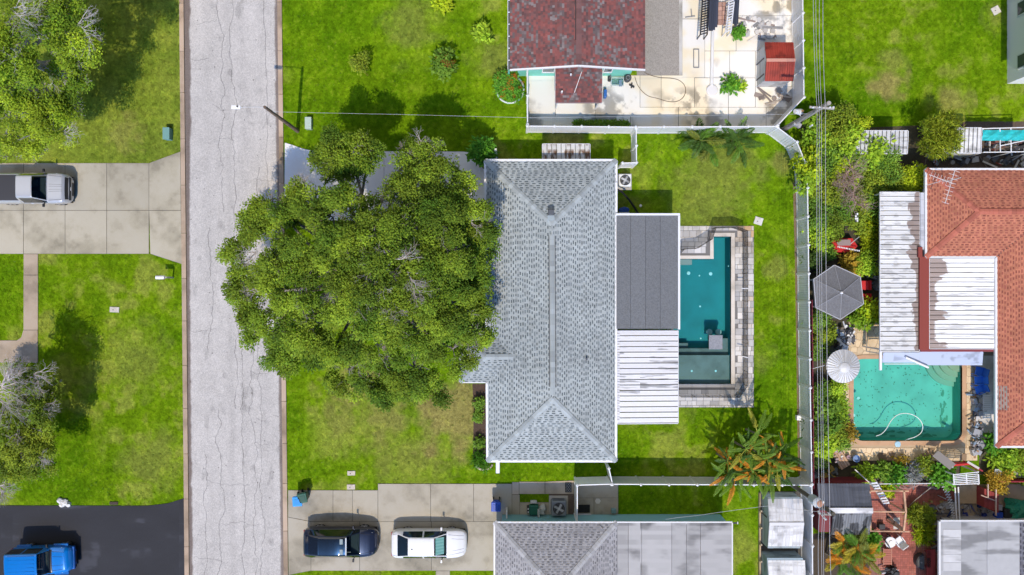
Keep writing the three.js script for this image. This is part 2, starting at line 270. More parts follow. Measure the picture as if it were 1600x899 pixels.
slabs('stained_patio', 'cream stained concrete patio round the red roofed house', [
  r4(823, 118, 868, 182), r4(868, 118, 930, 182), r4(930, 118, 1000, 182), r4(823, 182, 930, 207), r4(930, 182, 985, 209), r4(1000, 118, 1033, 168), r4(1033, 118, 1085, 168), r4(1085, 122, 1138, 168), r4(1138, 122, 1180, 168), r4(1180, 136, 1239, 168),
  r4(985, 168, 1060, 209), r4(1000, 182, 1000.5, 190), r4(1060, 168, 1138, 208), r4(1138, 168, 1197, 207), [[1197, 168], [1237, 168], [1197, 206]],
  r4(1066, -60, 1101, 30), r4(1066, 30, 1101, 122), r4(1101, -60, 1150, 25), r4(1101, 25, 1150, 80), r4(1101, 80, 1140, 122), r4(1150, -60, 1237, 25), r4(1150, 25, 1237, 80), r4(1140, 80, 1180, 122), r4(1180, 80, 1237, 136), r4(985, 182, 1000, 168)], [0.83, 0.795, 0.72], creamTex);
struct('concrete_strip', 'pale concrete strip beside the gravel bed', new MB().prism(take(rectPx(1061, -60, 1066, 118)), -0.1, 0.052), M([0.6, 0.58, 0.55], 0.9, { map: concreteTex }), 'paving');
struct('gravel_bed', 'grey gravel bed along the red roofed house', new MB().prism(take(rectPx(995, -60, 1061, 118)), -0.1, 0.03), M([0.42, 0.38, 0.33], 1, { map: speckTex }), 'gravel');
struct('bare_edge', 'bare brown earth strip along the foot of the long white fence', new MB().prism(take(px([[1239, 285], [1246, 285], [1249, 560], [1250.5, 742], [1247, 742], [1244.5, 560], [1242, 400]])), -0.1, 0.015), M([0.24, 0.17, 0.1], 1, { map: speckTex }), 'soil');
// paver deck of the near pool, every paver a piece
{
  const g = thing('paver_deck', 'pale grey paver deck round the rectangular pool', 'pool deck', [0, 0, 0], undefined, 'structure');
  const outer = px([[1048, 353], [1178, 353], [1178, 637], [1048, 637]]); take(outer);
  new MB().prism(outer, -0.12, 0.012, [0.2, 0.19, 0.18], [POOL1]).build('joint', M(WHITE, 1), g);
  const cop = new MB(); const C = (u0, v0, u1, v1) => cop.prism(rectPx(u0, v0, u1, v1), -0.12, 0.062 + 0.001 * rnd(), sc([0.75, 0.69, 0.62], 0.95 + 0.1 * rnd()));
  C(1142.2, 364, 1148, 605.5); C(1109.5, 364, 1142, 369.8); C(1109.5, 370, 1114.8, 404.8); C(1050, 399.5, 1109.3, 404.8); C(1050, 600.2, 1142, 605.5); cop.build('coping', M(WHITE, 0.8, { map: concreteTex }), g);
  const toned = [[0.7, 0.685, 0.67], [0.62, 0.61, 0.6], [0.55, 0.545, 0.545], [0.74, 0.72, 0.7], [0.66, 0.645, 0.63], [0.47, 0.465, 0.47]];
  const inCop = (u, v) => (u > 1109 && u < 1148.4 && v > 363.5 && v < 606) || (u < 1110 && v > 399 && v < 606);
  for (let j = 0, v = 353.3; v < 636; j++) {
    const h = Math.min([7.2, 10.5, 7.2, 7.2, 10.5][j % 5], 636.7 - v); let u = 1050 + (j % 3) * 3;
    while (u < 1177) {
      let w = pick([7.2, 10.6, 10.6, 14]); const ua = u; u += w; if (inCop(ua + w / 2, v + h / 2) || u < 1060) continue;
      const lo = inCop(ua + 0.5, v + h / 2) ? 1148.6 : ua, hi = Math.min(inCop(u - 0.5, v + h / 2) && ua < 1109 ? 1109.2 : u, 1177.7); if (hi - lo < 2.5) continue;
      let c = pick(toned); c = sc(c, 0.9 + 0.2 * rnd()); const rust = Math.max(smooth(45, 5, Math.hypot(lo - 1172, v - 358)), 0.8 * smooth(22, 4, Math.hypot(lo - 1176, v - 470)), 0.35 * smooth(40, 5, Math.hypot(lo - 1178, v - 520))) * rnd(); c = mixc(c, [0.62, 0.4, 0.2], rust);
      new MB().prism(rectPx(lo + 0.25, v + 0.25, hi - 0.25, v + h - 0.25), -0.02, 0.05 + 0.003 * rnd(), c).build('paver', M(WHITE, 0.85, { map: concreteTex }), g);
    }
    v += h;
  }
}
// pools: walls, floors, ledges, drains; the water is a clear sheet a little under the rim
function basin(g, poly, depth, cw, cf, tile) {
  const w = new MB(), n = poly.length, t = new MB();
  poly.forEach((a, i) => { const b = poly[(i + 1) % n]; w.quad([a[0], -0.16, a[1]], [b[0], -0.16, b[1]], [b[0], -depth, b[1]], [a[0], -depth, a[1]], cw); t.quad([a[0], 0.045, a[1]], [b[0], 0.045, b[1]], [b[0], -0.16, b[1]], [a[0], -0.16, a[1]], tile); });
  w.build('pool_wall', M(WHITE, 0.7), g); t.build('tile_band', M(WHITE, 0.35), g);
  new MB().flat(poly, -depth, cf).build('pool_floor', M(WHITE, 0.8, { map: tex(256, 256, (u, v) => 0.82 + 0.3 * (fbm(u * 6, v * 6, 14, 4, 6) - 0.35), 5, 5, true) }), g);
}
const rippleTex = tex(512, 512, (u, v) => fbm(u * 10, v * 10, 901, 3, 10), 4, 4);
const waterM = (c) => M(c, 0.03, { transmission: 1, thickness: 0, ior: 1.33, bumpMap: rippleTex, bumpScale: 0.012 });
{
  const TEAL = [0.012, 0.25, 0.27], LEDGE = [0.165, 0.215, 0.212];  // the water's depth tint is put into the plaster: teal when deep, greyer on ledges
  const g = thing('swimming_pool', 'teal rectangular pool with shallow tanning ledge and side notch', 'pool', [...W(1097, 490).slice(0, 1), -1.3, W(1097, 490)[2]], undefined, 'structure');
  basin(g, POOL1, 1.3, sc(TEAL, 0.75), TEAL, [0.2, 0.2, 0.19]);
  new MB().prism(rectPx(1052, 556, 1141.9, 599.9), -1.29, -0.3, LEDGE).build('tanning_ledge', M(WHITE, 0.7, { map: concreteTex }), g);
  new MB().prism(px([[1052, 546], [1126, 546], [1126, 530], [1141.8, 530], [1141.8, 555.8], [1052, 555.8]]), -1.29, -0.6, sc(LEDGE, 0.86)).build('bench', M(WHITE, 0.7, { map: concreteTex }), g);
  new MB().prism(rectPx(1052, 538, 1080, 545.9), -1.29, -0.85, sc(LEDGE, 0.75)).build('step', M(WHITE, 0.7), g);
  new MB().prism(rectPx(1052, 405.2, 1084, 413.5), -1.29, -0.45, [0.3, 0.32, 0.3]).build('bench', M(WHITE, 0.7), g);
  for (const [u, v, r, y] of [[1076, 427, .12, -1.3], [1110.5, 428, .12, -1.3], [1093, 431, .055, -1.3], [1094, 479, .065, -1.3], [1095, 529, .06, -1.3], [1081, 580, .07, -.3], [1118.5, 580, .07, -.3], [1138.5, 416, .05, -.5]]) { const p = W(u, v, y); new MB().lathe(p[0], y + 0.004, p[2], [[r, 0], [r * 0.9, 0.02], [r * 0.35, 0.022], [0, 0.026]], 18, [0.45, 0.8, 0.82]).build('drain_cover', M(WHITE, 0.4), g); }
  new MB().flat(POOL1, -0.09).solo('pool_water', 'clear still water in the teal rectangular pool', 'water', waterM([0.8, 0.97, 0.97]), undefined, 'structure');
  const t = thing('pool_table', 'square grey tiled table standing in the teal pool', 'table', W(1119, 535.5, -0.6)), c = W(1118.5, 535, 0.12);
  new MB().rbox(c[0], 0.06, c[2], 0.9, 0.08, 0.94, 0.02, [0.33, 0.34, 0.38]).build('tabletop', M(WHITE, 0.6, { map: speckTex }), t);
  new MB().cyl(c[0], -1.1, c[2], 0.16, 1.16, [0.15, 0.2, 0.2]).build('pedestal', M(WHITE, 0.7), t);
  for (const [u, lab] of [[1108.5, 'submerged round pool stool nearer the patio roof'], [1122.5, 'submerged round pool stool nearer the mesh fence']]) {
    const s = thing('pool_stool', lab, 'stool', W(u, 519, -1.3)), q = W(u, 519, -0.5); new MB().cyl(q[0], -0.52, q[2], 0.2, 0.07, [0.3, 0.42, 0.4]).build('seat', M(WHITE, 0.7), s); new MB().cyl(q[0], -1.3, q[2], 0.13, 0.78, [0.05, 0.2, 0.21]).build('post', M(WHITE, 0.7), s);
  }
}
{
  const TQ = [0.15, 0.6, 0.47], g = thing('swimming_pool', 'turquoise pool with rounded corners and corner steps', 'pool', [W(1418, 630)[0], -1.0, W(1418, 630)[2]], undefined, 'structure');
  basin(g, POOL2, 1.0, [0.06, 0.36, 0.28], TQ, [0.06, 0.08, 0.13]);
  const al = new MB(); for (let i = 0; i < 26; i++) { const e = i < 10, p = e ? W(1483 + 12 * rnd(), 618 + 55 * rnd()) : W(1350 + 140 * rnd(), 679 + 8 * rnd()), q = []; const r0 = R(0.06, 0.2); for (let k = 0; k < 8; k++) { const r = r0 * R(0.6, 1.4), a = k / 8 * 6.283; q.push([p[0] + r * Math.cos(a) * (e ? 0.8 : 1.8), p[2] + r * Math.sin(a) * (e ? 2 : 0.6)]); } al.flat(q, -0.993 + 0.0004 * i, [0.06, 0.3, 0.2]); }
  al.build('algae_stain', M(WHITE, 0.9), g);
  const deb = new MB(); for (let i = 0; i < 190; i++) { const p = W(R(1345, 1498), R(575, 680)); const a = R(0, 3); deb.obox([p[0], -0.98, p[2]], [0.035 * Math.cos(a), 0, 0.035 * Math.sin(a)], [0, 0.004, 0], [-0.014 * Math.sin(a), 0, 0.014 * Math.cos(a)], [0.05, 0.1, 0.05]); } deb.build('sunken_leaves', M(WHITE, 1), g, 'stuff');
  [[44, -0.8], [36, -0.6], [28, -0.4], [19, -0.22]].forEach(([r, y], i) => { const q = [[1503, 561]]; for (let k = 0; k <= 10; k++) { const a = Math.PI / 2 + k / 10 * Math.PI / 2; q.push([1502.6 + r * 1.05 * Math.cos(a), 563 + r * Math.sin(a)]); } new MB().prism(px(q), -0.99, y, mixc([0.2, 0.42, 0.3], [0.34, 0.4, 0.26], i / 3)).build('step', M(WHITE, 0.8), g); });
  for (const [u, v] of [[1346, 624], [1339, 651], [1338.5, 664]]) { const p = W(u, v, -0.4); new MB().cyl(W(u, v)[0], -0.42, W(u, v)[2], 0.1, 0.03, [0.45, 0.8, 0.75]).build('drain_cover', M(WHITE, 0.4), g); }
  const cp = new MB(), o2 = roundRect(1326.5, 555, 1509.5, 696, 20); cp.prism(o2, -0.1, 0.065, [0.6, 0.37, 0.22], [POOL2]).build('coping', M(WHITE, 0.8, { map: concreteTex }), g);
  new MB().flat(POOL2, -0.1).solo('pool_water', 'clear green tinted water in the rounded pool', 'water', waterM([0.82, 0.98, 0.95]), undefined, 'structure');
}

// ------------------------------------------------------------ roofs and houses
const planeFrame = (poly) => { const s = nrm(sub3(poly[1], poly[0])); let n = nrm(cross(s, sub3(poly[poly.length - 1], poly[0]))); if (n[1] < 0) n = mul3(n, -1); let t = nrm(cross(n, s)); if (dot(t, sub3(poly[2], poly[0])) < 0) t = mul3(t, -1); return { o: poly[0], s, t, n }; };
// courses of shingle tabs on one roof plane whose first two points are its eave
function shinglePlane(mb, poly, st) {
  const f = planeFrame(poly), flip = dot(cross(f.s, f.t), f.n) < 0, q = poly.map((p) => [dot(sub3(p, f.o), f.s), dot(sub3(p, f.o), f.t)]), E = st.exposure ?? 0.146;
  const P = (s, t, l) => [0, 1, 2].map((k) => f.o[k] + f.s[k] * s + f.t[k] * t + f.n[k] * l), Q = (s0, s1, t0, t1, l0, l1, c) => flip ? mb.quad(P(s0, t0, l0), P(s0, t1, l1), P(s1, t1, l1), P(s1, t0, l0), c) : mb.quad(P(s0, t0, l0), P(s1, t0, l0), P(s1, t1, l1), P(s0, t1, l1), c);
  const top = Math.max(...q.map((p) => p[1])), n = Math.round(top / E), e = top / n;
  const span = (t) => { const x = []; q.forEach((a, i) => { const b = q[(i + 1) % q.length]; if ((a[1] > t) !== (b[1] > t)) x.push(a[0] + (b[0] - a[0]) * (t - a[1]) / (b[1] - a[1])); }); return [Math.min(...x), Math.max(...x)]; };
  for (let j = 0; j < n; j++) {
    const t0 = j * e, t1 = t0 + e, [a, b] = span(t0 + e / 2); let s = a, k = 0; const ph = hash(j, 1, st.seed) * 0.33;
    while (s < b - 0.02) {
      const w = Math.min(st.tab[0] + (st.tab[1] - st.tab[0]) * rnd() + (k ? 0 : -ph * 0.5), b - s), c = st.color(P(s, t0, 0)), l = 0.02 + 0.003 * rnd();
      Q(s, s + w, t0, t1, l, 0.008, c); Q(s, s + w, t0, t0, 0, l, sc(c, 0.8)); k++;
      if (st.dash && w > 0.2) { const dw = w * R(0.42, 0.6), ds = s + (w - dw) * R(0.2, 0.8); Q(ds, ds + dw, t0 + e * 0.03, t0 + e * R(0.5, 0.62), l + 0.003, l - 0.002, st.dash(P(ds, t0, 0))); }
      s += w;
    }
  }
}
const roofSheet = (mb, poly, drop = 0.03, c = [0.1, 0.1, 0.1]) => { const p = poly.map((q) => [q[0], q[1] - drop, q[2]]); for (let i = 1; i + 1 < p.length; i++) mb.tri(p[0], p[i], p[i + 1], c); };
function ridgeCaps(parent, a, b, color, o = {}) {            // single caps, each overlapping the next, from the low end up
  const d = sub3(b, a), L = len3(d), n = Math.max(1, Math.round(L / (o.pitch ?? 0.28))), D = nrm(d), side = nrm(cross(D, [0, 1, 0])), up = nrm(cross(side, D)), w = o.w ?? 0.16, e = L / n;
  for (let i = 0; i < n; i++) {
    const p0 = lerp3(a, b, i / n), p1 = add3(p0, mul3(D, e * 1.18)), c = sc(color, R(0.82, 1.2)), m = new MB(), fall = o.fall ?? 0.05, A = (p, s, l) => add3(add3(p, mul3(side, s)), mul3(up, l));
    const h0 = 0.062, h1 = 0.045;
    m.quad(A(p0, 0, h0), A(p0, w, h0 - fall), A(p1, w, h1 - fall), A(p1, 0, h1), c); m.quad(A(p0, -w, h0 - fall), A(p0, 0, h0), A(p1, 0, h1), A(p1, -w, h1 - fall), c);
    m.quad(A(p0, -w, h0 - fall - 0.012), A(p0, 0, h0 - 0.012), A(p0, 0, h0), A(p0, -w, h0 - fall), c); m.quad(A(p0, 0, h0 - 0.012), A(p0, w, h0 - fall - 0.012), A(p0, w, h0 - fall), A(p0, 0, h0), c);
    m.build('ridge_cap', M(WHITE, 0.92), parent);
  }
}
const shingleM = M(WHITE, 0.95, { bumpMap: grainBump, bumpScale: 0.004 });
const up1 = (p, h) => [p[0], h, p[2]];
function walls(parent, poly, h, color) { new MB().prism(poly, 0, h, color).build('wall', M(WHITE, 0.85), parent); }
function fascia(parent, a, b, color = [0.8, 0.8, 0.8], w = 0.1, h = 0.16, drop = 0.09) { const f = (p) => [p[0], p[1] - drop, p[2]]; new MB().bar(f(a), f(b), w, h, color).build('fascia', M(WHITE, 0.5), parent); }
// --- main house: pale blue-grey hip roof
const greyTone = (base, dark) => ({ tab: [0.3, 0.42], exposure: 0.146, seed: 5, color: (p) => sc(base, 0.8 + 0.3 * rnd() + 0.3 * (fbm(p[0] / 2.2, p[2] / 2.2, 555, 3) - 0.5)), dash: (p) => sc(dark, 0.65 + 0.6 * rnd()) });
{
  const eh = 2.6, NW = W(758, 250.5, eh), NE = W(963, 250.5, eh), SE = W(962.5, 721, eh), SW = W(761.5, 721, eh), half = (NE[0] - NW[0]) / 2, rise = half * 0.33, rh = eh + rise;
  const A = [(NW[0] + NE[0]) / 2, rh, NW[2] + half], B = [(SW[0] + SE[0]) / 2, rh, SE[2] - half];
  const t = thing('house', 'house with pale blue grey shingle hip roof beside the big oak', 'house', [A[0], 0, (A[2] + B[2]) / 2]);
  const bw = W(719, 597, eh), bn = W(719, 516, eh), bh = (bw[2] - bn[2]) / 2, bz = (bw[2] + bn[2]) / 2, brise = bh * 0.33, bA = [bw[0] + bh, eh + brise, bz], wx = (z) => NW[0] + (SW[0] - NW[0]) * (z - NW[2]) / (SW[2] - NW[2]), bB = [wx(bz) + bh, eh + brise, bz];
  const sh = new MB(), st = greyTone([0.4, 0.44, 0.44], [0.15, 0.18, 0.19]);
  const planes = [[NE, NW, A], [SW, SE, B], [NW, SW, B, A], [SE, NE, A, B], [up1(bw, eh), [wx(bw[2]), eh, bw[2]], bB, bA], [up1(bn, eh), bw, bA], [[wx(bn[2]), eh, bn[2]], bn, bA, bB]];
  const deck = new MB(); planes.forEach((p, i) => { shinglePlane(sh, i >= 4 ? p.map((q) => [q[0], q[1] + 0.03, q[2]]) : p, st); roofSheet(deck, p); });
  const roof = deck.build('roof', M(WHITE, 0.95), t); const shm = sh.build('shingles', shingleM, roof, 'stuff');
  const cap = [0.36, 0.4, 0.405]; for (const [a, b] of [[NW, A], [NE, A], [SW, B], [SE, B], [bw, bA], [bn, bA], [bA, bB]]) ridgeCaps(roof, add3(a, [0, 0.02, 0]), add3(b, [0, 0.02, 0]), cap, { w: 0.17 });
  ridgeCaps(roof, lerp3(A, B, 0.06), lerp3(A, B, 0.97), sc(cap, 0.92), { w: 0.15, pitch: 0.32 });
  const vent = new MB(), va = lerp3(A, B, 0.07), vb = lerp3(A, B, 0.93); for (const s of [-1, 1]) vent.bar([va[0] + s * 0.19, rh - 0.01, va[2]], [vb[0] + s * 0.19, rh - 0.01, vb[2]], 0.045, 0.1, [0.09, 0.1, 0.11]); vent.build('ridge_vent', M(WHITE, 0.8), roof);
  const cv = W(861, 336, rh), ch = new MB().rbox(cv[0], rh - 0.35, cv[2] - 0.15, 0.36, 0.5, 0.36, 0.04, [0.09, 0.1, 0.115]).build('roof_vent', M(WHITE, 0.6), roof); new MB().box(cv[0], rh - 0.12, cv[2] + 0.24, 0.42, 0.12, 0.46, [0.33, 0.39, 0.41]).build('flashing', M(WHITE, 0.7), roof);
  const ph = W(916.5, 561, 3.3); new MB().cyl(ph[0], 3.0, ph[2], 0.06, 0.5, [0.08, 0.08, 0.09]).build('vent_pipe', M(WHITE, 0.6), roof);
  const bs = [wx(bw[2]), eh, bw[2]], bN = [wx(bn[2]), eh, bn[2]];
  for (const [a, b] of [[NW, NE], [NE, SE], [SE, SW], [SW, bs], [bs, bw], [bw, bn], [bn, bN], [bN, NW]]) fascia(t, a, b, [0.82, 0.83, 0.84], 0.14, 0.18, 0.05);
  const i = 0.45; walls(t, [[NW[0] + i, NW[2] + i], [NE[0] - i, NE[2] + i], [SE[0] - i, SE[2] - i], [SW[0] + i, SW[2] - i], [SW[0] + i, bw[2] - i], [bw[0] + i, bw[2] - i], [bw[0] + i, bn[2] + i], [NW[0] + i, bn[2] + i]], 2.5, [0.7, 0.71, 0.7]);
  new MB().prism([[NW[0], NW[2]], [NE[0], NE[2]], [SE[0], SE[2]], [SW[0], SW[2]], [bs[0], bs[2]], [bw[0], bw[2]], [bn[0], bn[2]], [bN[0], bN[2]]], 2.42, 2.46, [0.75, 0.75, 0.75]).build('soffit', M(WHITE, 0.8), t);
  for (const [u, v, r] of [[955, 272, 0.9], [957, 284, 1.2]]) { const p = W(u, v, 2.75); new MB().tube([[p[0], 2.66, p[2]], [p[0] + 0.3, 2.7, p[2] + 0.02]], 0.015, 0.015, 5, [0.2, 0.22, 0.22]).build('roof_bracket', M(WHITE, 0.5), roof); }
  for (const [u0, v0, u1, v1, h] of [[774.5, 720, 781, 741, 0.9], [772, 231, 776.5, 251, 1.5]]) { const p = W((u0 + u1) / 2, (v0 + v1) / 2, h); new MB().rbox(p[0], 0, p[2], (u1 - u0) * S * 0.9, h, (v1 - v0) * S * 0.9, 0.03, [0.8, 0.8, 0.82]).build('screen_wall', M(WHITE, 0.5), t); }
  take(px([[762, 258], [958, 258], [958, 712], [765, 712]])); take(rectPx(728, 522, 764, 590));
  // flat membrane roof over the back room
  const g = thing('flat_roof_extension', 'dark grey flat roofed extension between shingle roof and pool', 'house extension', W(1011, 424)), h = 2.72, q = (u, v, y = h) => W(u, v, y);
  const cuts = [963.5, 985.5, 1009, 1032, 1059.5];
  for (let k = 0; k < 4; k++) { const P = (u, v) => { const w = q(u, v); return [w[0], w[2]]; }; new MB().prism([P(cuts[k], 337), P(cuts[k + 1] - 0.4, 337), P(cuts[k + 1] - 0.4, 514), P(cuts[k], 514)], h - 0.1 - k * 0.002, h - k * 0.004, sc([0.2, 0.212, 0.224], R(0.94, 1.06))).build('roofing_sheet', M(WHITE, 0.9, { map: speckTex, bumpMap: grainBump, bumpScale: 0.004 }), g); }
  const E = (u0, v0, u1, v1) => { const a = q(u0, v0), b = q(u1, v1); new MB().bar([a[0], h - 0.04, a[2]], [b[0], h - 0.04, b[2]], 0.13, 0.18, [0.8, 0.82, 0.85]).build('edge_trim', M(WHITE, 0.45), g); };
  E(962, 335.2, 1062.5, 335.2); E(1061, 336.5, 1061, 515); 
  const a = q(966, 338), b = q(1056, 514); new MB().box((a[0] + b[0]) / 2, 0, (a[2] + b[2]) / 2, b[0] - a[0] - 0.4, 2.55, b[2] - a[2] - 0.4, [0.7, 0.71, 0.7]).build('wall', M(WHITE, 0.85), g); take(rectPx(963, 345, 1052, 640));
}
// roofs of ribbed metal panels, each panel a piece: rectangle in photo pixels at height h; panels follow one another down (along v) or across
function panelRoof(name, label, category, u0, v0, u1, v1, h, n, o = {}) {
  const a = W(u0, v0, h), b = W(u1, v1, h), g = thing(name, label, category, [(a[0] + b[0]) / 2, 0, (a[2] + b[2]) / 2], o.group), H1 = o.h1 ?? h, across = o.across, tilt = o.tilt ?? 0;
  for (let i = 0; i < n; i++) {
    const m = new MB(), c = sc(o.color ?? [0.72, 0.72, 0.73], R(0.92, 1.06)), e = (across ? b[0] - a[0] : b[2] - a[2]) / n, s0 = (across ? a[0] : a[2]) + i * e;
    const ribShade = sc(c, 0.3), prof = [[0.0, 0.05], [0.05 * e, 0.05], [0.09 * e, 0], [0.5 * e, 0.006], [0.84 * e, 0], [0.97 * e, 0.012], [0.985 * e, 0.012]];  // rib shading is put into the darker colour of one strip per panel
    const y = (x) => h + (H1 - h) * (across ? 0 : (x - a[0]) / (b[0] - a[0])) + (across ? tilt * 0 : 0);
    for (let k = 0; k + 1 < prof.length; k++) { const [s, l] = prof[k], [s2, l2] = prof[k + 1];
      const cc = k === 4 ? ribShade : c; if (across) m.quad([s0 + s, h + l, b[2]], [s0 + s2, h + l2, b[2]], [s0 + s2, H1 + l2, a[2]], [s0 + s, H1 + l, a[2]], cc); else m.quad([a[0], h + l2, s0 + s2], [b[0], H1 + l2, s0 + s2], [b[0], H1 + l, s0 + s], [a[0], h + l, s0 + s], cc); }
    m.build('roof_panel', M(WHITE, o.rough ?? 0.55, { map: o.map ?? stainTex, metalness: o.metal ?? 0 }), g);
  }
  const fr = new MB(), lo = Math.min(h, H1) - 0.06, hx = (x) => h + (H1 - h) * (x - a[0]) / (b[0] - a[0]) - 0.05;
  if (!o.noFrame) { for (const z of [a[2], b[2]]) fr.bar([a[0], across ? (z === a[2] ? H1 : h) - 0.05 : hx(a[0]), z], [b[0], across ? (z === a[2] ? H1 : h) - 0.05 : hx(b[0]), z], 0.07, 0.1, o.trim ?? [0.78, 0.78, 0.8]); for (const x of [a[0], b[0]]) fr.bar([x, across ? H1 - 0.05 : hx(x), a[2]], [x, across ? h - 0.05 : hx(x), b[2]], 0.07, 0.1, o.trim ?? [0.78, 0.78, 0.8]); fr.build('edge_trim', M(WHITE, 0.5), g); }
  for (const [x, z] of o.posts ?? [[a[0] + 0.1, a[2] + 0.1], [b[0] - 0.1, a[2] + 0.1], [a[0] + 0.1, b[2] - 0.1], [b[0] - 0.1, b[2] - 0.1]]) new MB().box(x, 0, z, 0.08, lo, 0.08, [0.75, 0.75, 0.75]).build('post', M(WHITE, 0.5), g);
  return g;
}
const whiteStain = tex(1024, 512, (u, v) => { const a = fbm(u * 6, v * 40, 711, 4, 40), b = fbm(u * 5, v * 5, 741, 4, 5); return 1 - 0.5 * smooth(0.55, 0.68, a) * smooth(0.42, 0.62, b) - 0.08 * (fbm(u * 60, v * 60, 751, 2, 60)); }, 8, 5, true);
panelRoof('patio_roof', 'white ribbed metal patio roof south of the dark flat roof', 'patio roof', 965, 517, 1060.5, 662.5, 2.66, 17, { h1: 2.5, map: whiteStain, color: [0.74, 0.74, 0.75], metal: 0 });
{
  const p = W(966.5, 590, 2.72), m = new MB(); for (let i = 0; i < 34; i++) { const z = W(0, 519 + i * 4.2, 2.72)[2]; m.box(p[0], 2.7, z, 0.14, 0.05, 0.13, sc([0.8, 0.8, 0.82], R(0.75, 1))); } m.solo('flashing_strip', 'narrow white flashing between shingle roof and ribbed patio roof', 'flashing', M(WHITE, 0.6));
  const rustM = tex(256, 256, (u, v) => mixc([0.85, 0.84, 0.82], [0.2, 0.1, 0.05], smooth(0.42, 0.66, fbm(u * 14, v * 2.0, 811, 4, 14)) * smooth(1.05, 0.4, Math.abs(v - 0.4) * 2)), 3, 1.1, true);
  panelRoof('lean_to_roof', 'small rust stained white lean-to roof north of the shingle roof', 'lean-to', 848, 224.5, 922, 250, 1.9, 10, { across: true, h1: 1.75, map: rustM, color: [0.8, 0.8, 0.8] });
}
